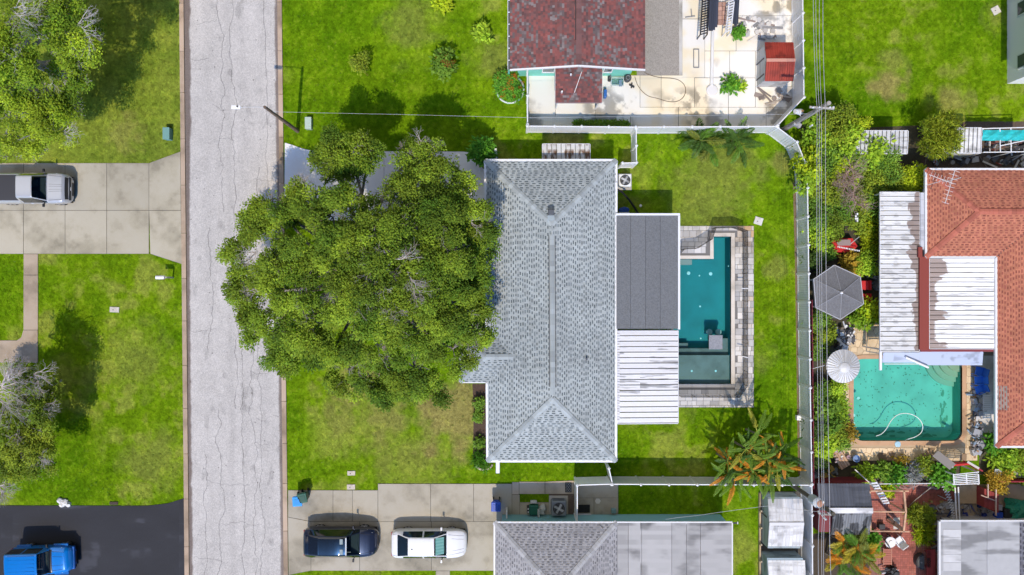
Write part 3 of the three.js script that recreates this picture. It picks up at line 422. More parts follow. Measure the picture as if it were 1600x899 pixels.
// --- house with red shingles (top)
{
  const eh = 2.6, half = (W(1008, 60, eh)[0] - W(797, 60, eh)[0]) / 2, x0 = W(797, 60, eh)[0], x1 = W(1008, 60, eh)[0], xr = (x0 + x1) / 2, rh = eh + half * 0.2, z1 = W(0, 108, eh)[2], z0 = W(0, -150, eh)[2];
  const t = thing('house', 'house with mottled red shingle gable roof and turquoise walls', 'house', [xr, 0, (z0 + z1) / 2]);
  const tones = [[0.22, 0.075, 0.068], [0.18, 0.08, 0.074], [0.135, 0.068, 0.066], [0.16, 0.125, 0.122], [0.21, 0.175, 0.17], [0.25, 0.085, 0.075], [0.125, 0.095, 0.093]];
  const st = { tab: [0.12, 0.24], exposure: 0.146, seed: 9, color: (p) => { const w = vnoise(p[0] / 0.9, p[2] / 0.9, 66); return sc(w > 0.55 ? pick(tones.slice(0, 3).concat([tones[5]])) : pick(tones), R(0.85, 1.2)); } };
  const pl = [[[x0, eh, z0], [x0, eh, z1], [xr, rh, z1], [xr, rh, z0]], [[x1, eh, z1], [x1, eh, z0], [xr, rh, z0], [xr, rh, z1]]], deck = new MB(), sh = new MB();
  pl.forEach((p) => { roofSheet(deck, p); shinglePlane(sh, p, st); }); const roof = deck.build('roof', M(WHITE, 0.9), t); sh.build('shingles', shingleM, roof, 'stuff');
  ridgeCaps(roof, [xr, rh, z1 - 0.05], [xr, rh, W(0, -10, rh)[2]], [0.17, 0.085, 0.08], { w: 0.17, pitch: 0.3, fall: 0.025 });
  const zv = W(0, 62, rh)[2]; new MB().box(xr - 0.2, rh - 0.04, (zv + z0) / 2, 0.05, 0.12, zv - z0, [0.05, 0.035, 0.035]).build('ridge_vent', M(WHITE, 0.8), roof);
  fascia(t, [x0, eh, z1 + 0.05], [xr, rh, z1 + 0.05], [0.82, 0.82, 0.82], 0.09, 0.16, 0.05); fascia(t, [xr, rh, z1 + 0.05], [x1, eh, z1 + 0.05], [0.82, 0.82, 0.82], 0.09, 0.16, 0.05);
  for (const [x, nm] of [[x0 - 0.08, 'gutter']]) { const g = new MB(); g.bar([x - 0.06, eh - 0.06, z0], [x - 0.06, eh - 0.06, z1], 0.03, 0.12, [0.8, 0.8, 0.82]); g.bar([x, eh - 0.12, z0], [x, eh - 0.12, z1], 0.12, 0.02, [0.1, 0.1, 0.11]); for (let z = z0; z < z1; z += 0.75) g.box(x, eh - 0.03, z, 0.13, 0.03, 0.05, [0.8, 0.8, 0.82]); g.build(nm, M(WHITE, 0.5), t); }
  const zw = W(0, 119, 0)[2], TQ = [0.2, 0.62, 0.5]; walls(t, [[x0 + 0.5, z0], [x1 - 0.55, z0], [x1 - 0.55, zw], [x0 + 0.5, zw]], 2.5, TQ);
  new MB().tri([x0 + 0.5, 2.5, zw], [x1 - 0.55, 2.5, zw], [xr, rh - 0.12, zw], TQ).build('gable', M(WHITE, 0.85), t);
  for (const [u, w] of [[857, 18], [950, 13]]) { const p = W(u, 113, 1.4), f = new MB(); for (const s of [-1, 1]) { f.box(p[0] + s * w * S / 2, 0.9, zw + 0.03, 0.06, 1.1, 0.08, [0.8, 0.82, 0.82]); f.box(p[0], 1.45 + s * 0.55, zw + 0.03, w * S + 0.06, 0.06, 0.085, [0.8, 0.82, 0.82]); } const win = f.build('window_frame', M(WHITE, 0.5), t); new MB().box(p[0], 0.93, zw + 0.005, w * S, 1.05, 0.03, [0.08, 0.11, 0.13]).build('pane', M(WHITE, 0.1), win); }
  const d = W(795, 112, 1.2); new MB().box(d[0], 0, d[2], 0.12, 2.4, 0.14, TQ).build('downspout', M(WHITE, 0.6), t); take(rectPx(805, -60, 1000, 118));
  const pr = thing('porch_roof', 'small red shingled porch roof against the turquoise wall', 'porch roof', W(904, 132)), ph0 = 2.45, ph1 = 2.25, a = W(868, 105, ph0), b = W(940.5, 160, ph1), pd = new MB(), ps = new MB(), pp = [[a[0], ph1, b[2]], [b[0], ph1, b[2]], [b[0], ph0, a[2]], [a[0], ph0, a[2]]];
  roofSheet(pd, pp, 0.05); shinglePlane(ps, pp, st); const prf = pd.build('roof', M(WHITE, 0.9), pr); ps.build('shingles', shingleM, prf, 'stuff');
  fascia(pr, pp[0], pp[1], [0.3, 0.2, 0.2], 0.06, 0.12); fascia(pr, pp[0], pp[3], [0.6, 0.55, 0.55], 0.05, 0.12); fascia(pr, pp[1], pp[2], [0.6, 0.55, 0.55], 0.05, 0.12);
  for (const x of [a[0] + 0.15, b[0] - 0.15]) new MB().box(x, 0, b[2] - 0.15, 0.1, ph1 - 0.06, 0.1, [0.7, 0.7, 0.7]).build('post', M(WHITE, 0.6), pr);
  const r0 = W(909, 112, 2.52), r1 = W(897.5, 145, 2.36); new MB().tube([r0, r1], 0.025, 0.025, 6, [0.8, 0.78, 0.75]).solo('white_rod', 'thin white rod lying across the red porch roof', 'rod', M(WHITE, 0.5));
  for (const [u, v, lab] of [[892, 117, 'upper white vent pipe on the red porch roof'], [878, 143.5, 'lower white vent pipe on the red porch roof']]) { const p = W(u, v, 2.5); new MB().cyl(p[0], 2.3, p[2], 0.055, 0.32, [0.82, 0.82, 0.8]).solo('vent_pipe', lab, 'pipe', M(WHITE, 0.5)); }
}
// --- house with terracotta shingles (right)
{
  const eh = 2.6, P = (u, v) => W(u, v, eh), NW = P(1447, 264.5), half = (P(0, 402)[2] - NW[2]) / 2, rh = eh + half * 0.33, SWn = P(1447, 402), zr = NW[2] + half, X1 = 52, A = [NW[0] + half, rh, zr], IW = P(1556.5, 402), SW = P(1557, 698.5), big = 6.5, rh2 = eh + big * 0.33;
  const t = thing('house', 'house with terracotta red shingle roof and corner notch', 'house', [A[0] + 5, 0, zr + 5]);
  const ap = [SW[0] + big, rh2, SW[2] - big], st = { tab: [0.3, 0.4], exposure: 0.15, seed: 15, color: (p) => sc([0.5, 0.188, 0.11], 0.8 + 0.3 * rnd() + 0.35 * (fbm(p[0] / 1.5, p[2] / 1.5, 577, 3) - 0.5)), dash: () => sc([0.29, 0.085, 0.06], 0.75 + 0.5 * rnd()) };
  const vy = [IW[0] + half, rh, zr];                         // valley from the notch up to the north ridge
  const pl = [[[X1, eh, NW[2]], NW, A, [X1, rh, zr]], [NW, SWn, A], [SWn, IW, vy, A], [IW, SW, ap, [IW[0] + big, rh2, IW[2] - big], vy], [SW, [X1, eh, SW[2]], [X1, rh2, ap[2]], ap]];
  const deck = new MB(), sh = new MB(); pl.forEach((p) => { roofSheet(deck, p); shinglePlane(sh, p, st); }); const roof = deck.build('roof', M(WHITE, 0.9), t); sh.build('shingles', shingleM, roof, 'stuff');
  const cap = [0.42, 0.13, 0.085]; for (const [a, b] of [[NW, A], [SWn, A], [A, lerp3(A, [X1, rh, zr], 0.3)], [SW, ap]]) ridgeCaps(roof, add3(a, [0, 0.02, 0]), add3(b, [0, 0.02, 0]), cap, { w: 0.17 });
  for (const [a, b] of [[[X1, eh, NW[2]], NW], [NW, SWn], [IW, SW], [SW, [X1, eh, SW[2]]]]) fascia(t, a, b, [0.8, 0.8, 0.8], 0.13, 0.16, 0.04);
  fascia(t, SWn, IW, [0.7, 0.7, 0.68], 0.13, 0.16, 0.04);
  const pa = W(1558.5, 603, eh), pb = W(1578, 642, eh + 0.3); new MB().quad([pa[0], eh + 0.04, pb[2]], [pb[0], eh + 0.04 + (pb[0] - pa[0]) * 0.33, pb[2]], [pb[0], eh + 0.04 + (pb[0] - pa[0]) * 0.33, pa[2]], [pa[0], eh + 0.04, pa[2]], [0.3, 0.265, 0.23]).build('roof_patch', M(WHITE, 0.9, { map: stainTex }), roof);
  const i = 0.5; walls(t, [[NW[0] + i, NW[2] + i], [X1 - 1, NW[2] + i], [X1 - 1, SW[2] - i], [W(1553, 0)[0], SW[2] - i], [W(1553, 0)[0], IW[2] - i], [NW[0] + i, SWn[2] - i]], 2.5, [0.72, 0.7, 0.68]); take(rectPx(1447, 270, 1620, 395)); take(rectPx(1556, 395, 1620, 690));
  new MB().prism([[NW[0], NW[2]], [X1, NW[2]], [X1, SW[2]], [SW[0], SW[2]], [IW[0], IW[2]], [SWn[0], SWn[2]]], 2.42, 2.46, [0.75, 0.75, 0.75]).build('soffit', M(WHITE, 0.8), t);
  // television aerial
  const an = thing('television_aerial', 'white branching television aerial over the terracotta roof corner', 'aerial', W(1478, 285)), wire = (u0, v0, h0, u1, v1, h1, r = 0.016) => new MB().tube([W(u0, v0, h0), W(u1, v1, h1)], r, r, 5, [0.75, 0.72, 0.7]);
  const mast = W(1476, 284, 3.0); new MB().tube([[mast[0], 2.7, mast[2]], [mast[0], 4.6, mast[2]]], 0.03, 0.025, 6, [0.7, 0.7, 0.7]).build('mast', M(WHITE, 0.5), an);
  wire(1493, 264, 4.3, 1477, 318, 4.3, 0.02).build('boom', M(WHITE, 0.5), an); wire(1452, 273, 4.5, 1490, 287, 4.5, 0.018).build('boom', M(WHITE, 0.5), an); wire(1447, 290, 3.0, 1478, 281, 4.4).build('brace', M(WHITE, 0.5), an);
  for (let k = 0; k < 9; k++) { const s = k / 8, u = 1492.5 - 15 * s, v = 267 + 50 * s, w = 8 - 2.5 * s; wire(u - w, v - w * 0.3, 4.32, u + w, v + w * 0.3, 4.32, 0.011).build('element', M(WHITE, 0.5), an); }
  for (let k = 0; k < 7; k++) { const s = k / 6, u = 1455 + 30 * s, v = 274 + 11 * s; wire(u + 2.2, v - 6, 4.52, u - 2.2, v + 6, 4.52, 0.01).build('element', M(WHITE, 0.5), an); }
}
// patio roofs of the terracotta house
const peel = (seed0, atRight) => tex(512, 512, (u, v) => { const e = atRight ? 1 - u : u, p = fbm(u * 7, v * 20, seed0, 4, 60), q = smooth(0.10, 0.06, e - 0.22 * smooth(0.42, 0.62, fbm(v * 9, 0.5, seed0 + 9, 3, 9)) * p * 1.4), d = smooth(0.52, 0.72, fbm(u * 5, v * 60, seed0 + 20, 4, 60)) * 0.32; return mixc(sc([1, 1, 0.99], 1 - d), [0.36, 0.27, 0.23], q * 0.9); }, 1, 1, true);
{
  const uvFit = (g, u0, v0, u1, v1, h) => { const a = W(u0, v0, h), b = W(u1, v1, h); g.children.forEach((m) => { if (m.name !== 'roof_panel') return; const p = m.geometry.attributes.position, uv = m.geometry.attributes.uv; for (let i = 0; i < p.count; i++) uv.setXY(i, (p.getX(i) + g.position.x - a[0]) / (b[0] - a[0]), (p.getZ(i) + g.position.z - a[2]) / (b[2] - a[2])); }); };
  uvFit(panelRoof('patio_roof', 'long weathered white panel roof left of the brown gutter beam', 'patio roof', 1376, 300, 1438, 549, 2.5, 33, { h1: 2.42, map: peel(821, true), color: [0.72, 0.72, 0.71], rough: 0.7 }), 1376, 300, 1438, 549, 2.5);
  const side = thing('roof_flashing', 'narrow pale roof strip between white panels and terracotta eave', 'roof', W(1442, 345)); { const a = W(1438.5, 301, 2.5), b = W(1446, 390, 2.5); new MB().box((a[0] + b[0]) / 2, 2.44, (a[2] + b[2]) / 2, b[0] - a[0], 0.06, b[2] - a[2], [0.55, 0.57, 0.62]).build('strip', M(WHITE, 0.6, { map: stainTex }), side); }
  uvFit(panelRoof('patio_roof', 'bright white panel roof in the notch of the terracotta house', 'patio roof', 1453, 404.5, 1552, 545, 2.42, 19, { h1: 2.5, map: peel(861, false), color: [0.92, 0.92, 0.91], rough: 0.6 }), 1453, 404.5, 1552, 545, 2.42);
  const bm = thing('gutter_beam', 'red brown gutter beam between the two white panel roofs', 'beam', W(1444, 470)), q = (u0, v0, u1, v1, h, c) => { const a = W(u0, v0, h), b = W(u1, v1, h); return new MB().rbox((a[0] + b[0]) / 2, h - 0.14, (a[2] + b[2]) / 2, b[0] - a[0], 0.14, b[2] - a[2], 0.02, c); };
  q(1437.5, 401, 1452.5, 547, 2.6, [0.26, 0.05, 0.035]).build('beam', M(WHITE, 0.7), bm); q(1435.5, 386, 1442, 402.5, 2.62, [0.26, 0.05, 0.035]).build('beam_end', M(WHITE, 0.7), bm);
  q(1439, 546.2, 1556, 550, 2.45, [0.24, 0.045, 0.05]).solo('fascia_board', 'dark red board along the south edge of the white roof', 'board', M(WHITE, 0.7));
  const mk = (u0, v0, u1, v1, lab) => { const a = W(u0, v0, 2.35), b = W(u1, v1, 2.25), t = thing('awning', lab, 'awning', [(a[0] + b[0]) / 2, 0, (a[2] + b[2]) / 2]); new MB().obox([(a[0] + b[0]) / 2, 2.3, (a[2] + b[2]) / 2], [(b[0] - a[0]) / 2, 0, 0], [0, 0.015, 0], [0, -0.05, (b[2] - a[2]) / 2], [0.5, 0.57, 0.72]).build('sheet', M(WHITE, 0.5, { map: stainTex }), t); for (const x of [a[0] + 0.1, b[0] - 0.1]) new MB().box(x, 0, a[2] + 0.12, 0.06, 2.28, 0.06, [0.75, 0.75, 0.75]).build('post', M(WHITE, 0.5), t); };
  mk(1380, 551, 1437, 567, 'short pale blue awning sheet over the pool edge'); mk(1437.6, 549.5, 1535, 571, 'long pale blue awning sheet over the pool steps');
  new MB().tube([W(1415.5, 558.5, 2.45), W(1451, 574.5, 2.42)], 0.07, 0.07, 10, [0.85, 0.85, 0.85]).solo('white_pipe', 'thick white pipe lying aslant on the blue awnings', 'pipe', M(WHITE, 0.4));
  const gt = W(1376.5, 564, 2.3); new MB().rbox(gt[0], 2.2, gt[2], 0.16, 0.12, 1.2, 0.02, [0.82, 0.82, 0.82]).solo('gutter_end', 'white gutter outlet at the corner of the long panel roof', 'gutter', M(WHITE, 0.4));
  const gb = W(1410, 569, 2.2); new MB().box(gb[0], 2.2, gb[2], 2.3, 0.06, 0.05, [0.75, 0.76, 0.78]).solo('awning_rail', 'thin white rail below the short blue awning', 'rail', M(WHITE, 0.5));
}
// --- bottom house: grey hip roof with a flat membrane roof
{
  const eh = 2.6, NW = W(772.5, 816, eh), NE = W(964, 816, eh), half = (NE[0] - NW[0]) / 2, rh = eh + half * 0.33, A = [(NW[0] + NE[0]) / 2, rh, NW[2] + half], zs = 32, t = thing('house', 'house with worn grey hip roof behind the two parked cars', 'house', [A[0], 0, 22]);
  const st = greyTone([0.36, 0.355, 0.36], [0.21, 0.21, 0.22]), pl = [[NE, NW, A], [NW, [NW[0], eh, zs], [A[0], rh, zs], A], [[NE[0], eh, zs], NE, A, [A[0], rh, zs]]], deck = new MB(), sh = new MB();
  pl.forEach((p) => { roofSheet(deck, p); shinglePlane(sh, p, st); }); const roof = deck.build('roof', M(WHITE, 0.9), t); sh.build('shingles', shingleM, roof, 'stuff');
  for (const a of [NW, NE]) ridgeCaps(roof, a, A, [0.38, 0.38, 0.38], { w: 0.17 });
  fascia(t, NW, NE, [0.8, 0.8, 0.8], 0.06, 0.1, 0); fascia(t, NW, [NW[0], eh, zs], [0.75, 0.75, 0.75], 0.1, 0.16, 0.03);
  const gm = new MB(); gm.bar([NW[0], eh - 0.07, NW[2] + 0.09], [NE[0] + 7.6, eh - 0.07, NW[2] + 0.09], 0.1, 0.02, [0.03, 0.03, 0.03]); for (let x = NW[0]; x < NE[0] + 7.6; x += 0.8) gm.box(x, eh - 0.03, NW[2] + 0.07, 0.05, 0.03, 0.15, [0.7, 0.7, 0.7]); gm.build('gutter', M(WHITE, 0.6), t);
  const TE = [0.2, 0.42, 0.44], zw = W(0, 804, 0)[2]; walls(t, [[NW[0] + 0.45, zw], [NE[0] + 7.2, zw], [NE[0] + 7.2, zs], [NW[0] + 0.45, zs]], 2.45, TE);
  const fl = W(1144, 817, eh), g = thing('flat_roof_wing', 'pale streaked flat membrane roof joined to the worn hip roof', 'house wing', [(NE[0] + fl[0]) / 2, 0, 22]);
  const mp = tex(512, 512, (u, v) => { const r = Math.floor(v * 8), c = fbm(u * 5, v * 8, 911, 4, 8), s = smooth(0.08, 0.2, Math.abs(((v * 8) % 1) - 0.5)), d = hash(r, 2, 6) * smooth(0.35, 0.65, fbm(u * 6, r, 921, 3, 24)); return 1 - 0.62 * d * s - 0.35 * smooth(0.5, 0.75, c) - 0.06 * hash((u * 512) | 0, (v * 512) | 0, 4); }, 8, 7, true);
  const cu = [964.6, 982, 1003, 1050, 1073, 1095, 1144]; for (let k = 0; k < 6; k++) { const a = W(cu[k], 0, eh)[0], b = W(cu[k + 1], 0, eh)[0]; new MB().prism([[a, fl[2]], [b - 0.02, fl[2]], [b - 0.02, zs], [a, zs]], 2.4, eh + 0.01 + 0.003 * (k % 2), sc([0.45, 0.445, 0.44], R(0.88, 1.08))).build('roofing_sheet', M(WHITE, 0.85, { map: mp }), g); }
  new MB().bar([NE[0], eh + 0.01, fl[2] - 0.04], [fl[0], eh + 0.01, fl[2] - 0.04], 0.07, 0.1, [0.75, 0.75, 0.75]).build('edge_trim', M(WHITE, 0.5), g); new MB().bar([fl[0], eh, fl[2]], [fl[0], eh, zs], 0.08, 0.12, [0.7, 0.7, 0.7]).build('edge_trim', M(WHITE, 0.5), g);
  const bb = new MB(); for (let k = 0; k < 5; k++) { const p = W(937 + 3 * Math.sin(k * 2), 822 + k * 3, eh + 0.15); bb.tube([p, [p[0] + 0.2 * Math.cos(k), p[1] + 0.02, p[2] + 0.14]], 0.02, 0.02, 5, [0.35, 0.35, 0.36]); } bb.build('roof_cable', M(WHITE, 0.6), t); take(rectPx(780, 800, 1130, 960));
}
// --- bottom right house: flat membrane roof
{
  const h = 2.7, a = W(1469, 815, h), b = W(1594, 0, h), g = thing('house', 'pale grey flat roofed house in the lower right corner', 'house', [44, 0, 24]), mp = tex(512, 512, (u, v) => 1 - 0.42 * smooth(0.4, 0.65, fbm(u * 3, v * 14, 931, 4, 14)) - 0.1 * fbm(u * 30, v * 30, 941, 2, 30) - 0.03, 7, 7, true);
  const xs = [a[0], W(1543, 0, h)[0], b[0]]; for (let k = 0; k < 2; k++) new MB().prism([[xs[k], a[2]], [xs[k + 1] - 0.015, a[2]], [xs[k + 1] - 0.015, 36], [xs[k], 36]], 2.45, h + k * 0.004, sc([0.48, 0.485, 0.49], k ? 1.04 : 0.94)).build('roofing_sheet', M(WHITE, 0.85, { map: mp }), g);
  for (let k = 0; k < 5; k++) { const z = W(0, 834 + k * 13, h)[2]; new MB().box(xs[0] + 0.75, h - 0.01, z, 1.1, 0.03, 0.5, sc([0.66, 0.66, 0.66], R(0.9, 1.08))).build('roofing_lap', M(WHITE, 0.85, { map: mp }), g); }
  const st = greyTone([0.2, 0.2, 0.23], [0.08, 0.08, 0.1]), sh = new MB(), pp = [[b[0], h, 36], [b[0], h, a[2]], [b[0] + 5, h + 1.5, a[2]], [b[0] + 5, h + 1.5, 36]], dk = new MB(); roofSheet(dk, pp); const rf = dk.build('roof', M(WHITE, 0.9), g); shinglePlane(sh, pp, st); sh.build('shingles', shingleM, rf, 'stuff');
  new MB().bar([a[0] - 0.05, h, a[2]], [a[0] - 0.05, h, 36], 0.12, 0.14, [0.75, 0.75, 0.74]).build('gutter', M(WHITE, 0.5), g); new MB().bar([a[0], h, a[2] - 0.05], [b[0] + 4, h, a[2] - 0.05], 0.09, 0.14, [0.7, 0.7, 0.7]).build('edge_trim', M(WHITE, 0.5), g);
  walls(g, [[W(1466, 0)[0], W(0, 806)[2]], [52, W(0, 806)[2]], [52, 36], [W(1466, 0)[0], 36]], 2.45, [0.6, 0.58, 0.55]); take(rectPx(1470, 812, 1620, 960));
}
// --- white house wall in the top right corner
{
  const x = W(1574, 0)[0], z1 = W(0, 131)[2], t = thing('house', 'pale blue white house wall in the upper right corner', 'house', [x + 4, 0, -20]); walls(t, [[x, -28], [x + 9, -28], [x + 9, z1], [x, z1]], 2.7, [0.92, 0.93, 0.95]);
  for (const [v, h0] of [[11, 1.0], [94, 1.0]]) { const z = W(0, v, 1.5)[2], f = new MB(); f.box(x - 0.02, h0, z, 0.08, 1.1, 0.95, [0.72, 0.75, 0.8]); const w = f.build('window_frame', M(WHITE, 0.5), t); new MB().box(x - 0.05, h0 + 0.08, z, 0.05, 0.94, 0.78, [0.06, 0.08, 0.11]).build('pane', M(WHITE, 0.08), w); }
  new MB().quad([x - 0.5, 2.75, -28], [x - 0.5, 2.75, z1 + 0.3], [x + 4.5, 4.2, z1 + 0.3], [x + 4.5, 4.2, -28], [0.35, 0.35, 0.37]).build('roof', M(WHITE, 0.9), t); new MB().bar([x - 0.5, 2.7, -28], [x - 0.5, 2.7, z1 + 0.3], 0.08, 0.16, [0.8, 0.8, 0.8]).build('fascia', M(WHITE, 0.5), t); take(rectPx(1574, -60, 1640, 131));
}

// ------------------------------------------------------------ fences, walls
function fence(label, pts, o = {}) {                         // vinyl privacy fence along ground pixels
  const w = pts.map(([u, v]) => W(u, v)), mid = lerp3(w[0], w[w.length - 1], 0.5), g = thing('vinyl_fence', label, 'fence', mid), h = o.h ?? 1.83, C = [0.85, 0.86, 0.87];
  const postAt = (p, k) => { const m = new MB(); m.box(p[0], 0, p[2], 0.13, h + 0.06, 0.13, C); m.lathe(p[0], h + 0.06, p[2], [[0.11, 0], [0.11, 0.03], [0, 0.1]], 4, C); m.build('post', M(WHITE, 0.4), g); };
  w.forEach((a, i) => {
    if (!i) postAt(a); if (i + 1 === w.length) return; const b = w[i + 1], L = len3(sub3(b, a)), n = Math.max(1, Math.round(L / (o.pitch ?? 1.85)));
    for (let k = 0; k < n; k++) {
      const p = lerp3(a, b, k / n), q = lerp3(a, b, (k + 1) / n), d = nrm(sub3(q, p)), l = len3(sub3(q, p)), m = new MB(), nb = Math.round(l / 0.15), side = [d[2], 0, -d[0]];
      for (let j = 0; j < nb; j++) { const s = add3(p, mul3(d, (j + 0.5) * l / nb)), X = mul3(d, l / nb / 2 - 0.004); m.obox([s[0], h / 2, s[2]], X, [0, h / 2 - 0.06, 0], mul3(side, -0.013), sc(C, R(0.97, 1.02))); }
      m.build('panel', M(WHITE, 0.42), g); new MB().bar([p[0], h - 0.04, p[2]], [q[0], h - 0.04, q[2]], 0.06, 0.12, [0.84, 0.85, 0.86]).build('top_rail', M(WHITE, 0.4), g); new MB().bar([p[0], 0.12, p[2]], [q[0], 0.12, q[2]], 0.055, 0.14, C).build('bottom_rail', M(WHITE, 0.4), g); postAt(q);
    }
  });
  return g;
}
fence('white vinyl fence between the stained patio and the shingle roofed house', [[823, 207], [986, 208.5], [1197, 207.5]]);
fence('white vinyl fence edge-on beside the ixora bush', [[823.5, 118], [823.5, 204]], { h: 1.75 });
fence('white vinyl fence behind the red roofed shed', [[1199, 206], [1238.5, 164], [1238, 120], [1236, -45]]);
fence('white vinyl fence from the utility pole corner down the right garden boundary', [[1199, 209], [1228, 231], [1241, 262], [1244, 300], [1248, 600], [1250.5, 745], [1252, 930]]);
fence('short white vinyl fence screening the white air conditioner', [[986.5, 211], [987, 262], [966, 262.5]], { pitch: 1.1 });
fence('white vinyl fence across the lawn to the orange frond palm', [[945.5, 721], [951, 745], [1248, 746.5]]);
fence('white vinyl fence corner beside the grey air conditioner', [[949, 745], [898, 746.5], [898, 803]], { pitch: 2.2 });
{ // maroon boards that show just behind the long fence
  const g = thing('board_fence', 'dark maroon board fence behind the long white fence', 'fence', W(1258, 560)); let v = 470;
  for (let k = 0; k < 22; k++) { const a = W(1252 + k * 0.12, 468 + k * 13), b = W(1252 + (k + 1) * 0.12, 480 + k * 13); new MB().bar([a[0], 0.88, a[2]], [b[0], 0.88, b[2]], 0.05, 1.7 + 0.06 * rnd(), sc([0.17, 0.02, 0.035], R(0.8, 1.2))).build('board', M(WHITE, 0.8), g); }
}
{ // black mesh safety fence of the pool
  const g = thing('pool_mesh_fence', 'black mesh safety fence on posts round the teal pool', 'fence', W(1150, 480)), h = 1.1;
  const path = [[1058, 397], [1064, 390.5], [1085, 389], [1106, 375.5], [1112, 357.5], [1143, 356.5], [1160, 362.5], [1160, 600], [1147, 617.5], [1058, 617]].map(([u, v]) => W(u, v));
  const mesh = M([0.012, 0.012, 0.014], 0.9, { transparent: true, opacity: 0.42, side: THREE.DoubleSide });
  path.forEach((a, i) => { if (i + 1 === path.length) return; const b = path[i + 1], n = Math.max(1, Math.round(len3(sub3(b, a)) / 0.92));
    for (let k = 0; k < n; k++) { const p = lerp3(a, b, k / n), q = lerp3(a, b, (k + 1) / n); new MB().bar([p[0], h / 2 + 0.05, p[2]], [q[0], h / 2 + 0.05, q[2]], 0.008, h - 0.06).build('mesh_panel', mesh, g); new MB().bar([p[0], h + 0.02, p[2]], [q[0], h + 0.02, q[2]], 0.02, 0.03, [0.015, 0.015, 0.016]).build('hem', M(WHITE, 0.8), g); new MB().cyl(p[0], 0.04, p[2], 0.018, h, [0.015, 0.015, 0.017], 8).build('post', M(WHITE, 0.5), g); } });
  for (const [u, v, a] of [[1164, 451, 0], [1164, 558, 0.2]]) { const p = W(u, v, h + 0.05); new MB().box(p[0], h + 0.03, p[2], 0.42, 0.03, 0.05, [0.7, 0.7, 0.7], -a).build('strap', M(WHITE, 0.5), g); }
}
// ------------------------------------------------------------ vehicles
function loft(st, o) {                                        // st: stations along x from tail to nose {x, w, ys, wt, yt}; returns smooth body and glass parts
  const sub = 4, rows = [], keyOf = [];
  const cr = (a, b, c, d, t) => 0.5 * (2 * b + (c - a) * t + (2 * a - 5 * b + 4 * c - d) * t * t + (3 * b - a - 3 * c + d) * t * t * t);
  const mono = (a, b, c, d, t) => clamp(cr(a, b, c, d, t), Math.min(b, c), Math.max(b, c));
  for (let i = 0; i + 1 < st.length; i++) for (let k = 0; k < sub; k++) { const A = st[Math.max(i - 1, 0)], B = st[i], C = st[i + 1], D = st[Math.min(i + 2, st.length - 1)], t = k / sub, s = {}; for (const q of ['x', 'w', 'ys', 'wt', 'yt']) s[q] = q === 'x' ? B.x + (C.x - B.x) * t : mono(A[q], B[q], C[q], D[q], t); rows.push(s); keyOf.push(i); }
  rows.push(st[st.length - 1]); const yb = o.bottom ?? 0.24, cr0 = o.crown ?? 0.035;
  const sec = (s) => { const p = [[s.w * 0.9, yb], [s.w * 0.99, yb + 0.16], [s.w, (yb + s.ys) / 2 + 0.06], [s.w * 0.985, s.ys - 0.05], [s.w * 0.955, s.ys], [s.wt + (s.w * 0.955 - s.wt) * 0.12, s.yt - 0.12 * (s.yt - s.ys) - 0.012], [s.wt * 0.95, s.yt - 0.008], [s.wt * 0.8, s.yt + cr0 * 0.35], [s.wt * 0.42, s.yt + cr0 * 0.85], [0, s.yt + cr0]]; return [...p, ...p.slice(0, -1).reverse().map(([z, y]) => [-z, y])]; };
  const G = rows.map((s) => sec(s).map(([z, y]) => [s.x, y, z])), N = G.map((r) => r.map(() => [0, 0, 0])), nj = G[0].length, face = (a, b, c) => cross(sub3(b, a), sub3(c, a));
  const acc = (i, j, n) => { N[i][j] = add3(N[i][j], n); };
  for (let i = 0; i + 1 < G.length; i++) for (let j = 0; j + 1 < nj; j++) { const n = add3(face(G[i][j], G[i + 1][j], G[i + 1][j + 1]), face(G[i][j], G[i + 1][j + 1], G[i][j + 1])); [[i, j], [i + 1, j], [i + 1, j + 1], [i, j + 1]].forEach((q) => acc(...q, n)); }
  const parts = {}, put = (k) => parts[k] ??= new MB();
  for (let i = 0; i + 1 < G.length; i++) for (let j = 0; j + 1 < nj; j++) {
    const jj = Math.min(j, nj - 2 - j), k0 = o.part(keyOf[i], jj, i % sub), k = k0 === 'side_window' ? k0 + (j < nj / 2 - 1 ? '/a' : '/b') : k0, m = put(k), q = [[i, j], [i + 1, j], [i + 1, j + 1], [i, j + 1]], P = q.map(([a, b]) => G[a][b]), n = q.map(([a, b]) => nrm(N[a][b]));
    m.tri(P[0], P[1], P[2], o.tint?.(k) ?? WHITE, [n[0], n[1], n[2]]); m.tri(P[0], P[2], P[3], o.tint?.(k) ?? WHITE, [n[0], n[2], n[3]]);
  }
  for (const [r, f] of [[G[0], 1], [G[G.length - 1], -1]]) for (let j = 1; j + 1 < nj; j++) f > 0 ? put('body').tri(r[0], r[j], r[j + 1], o.tint?.('body') ?? WHITE) : put('body').tri(r[0], r[j + 1], r[j], o.tint?.('body') ?? WHITE);
  return parts;
}
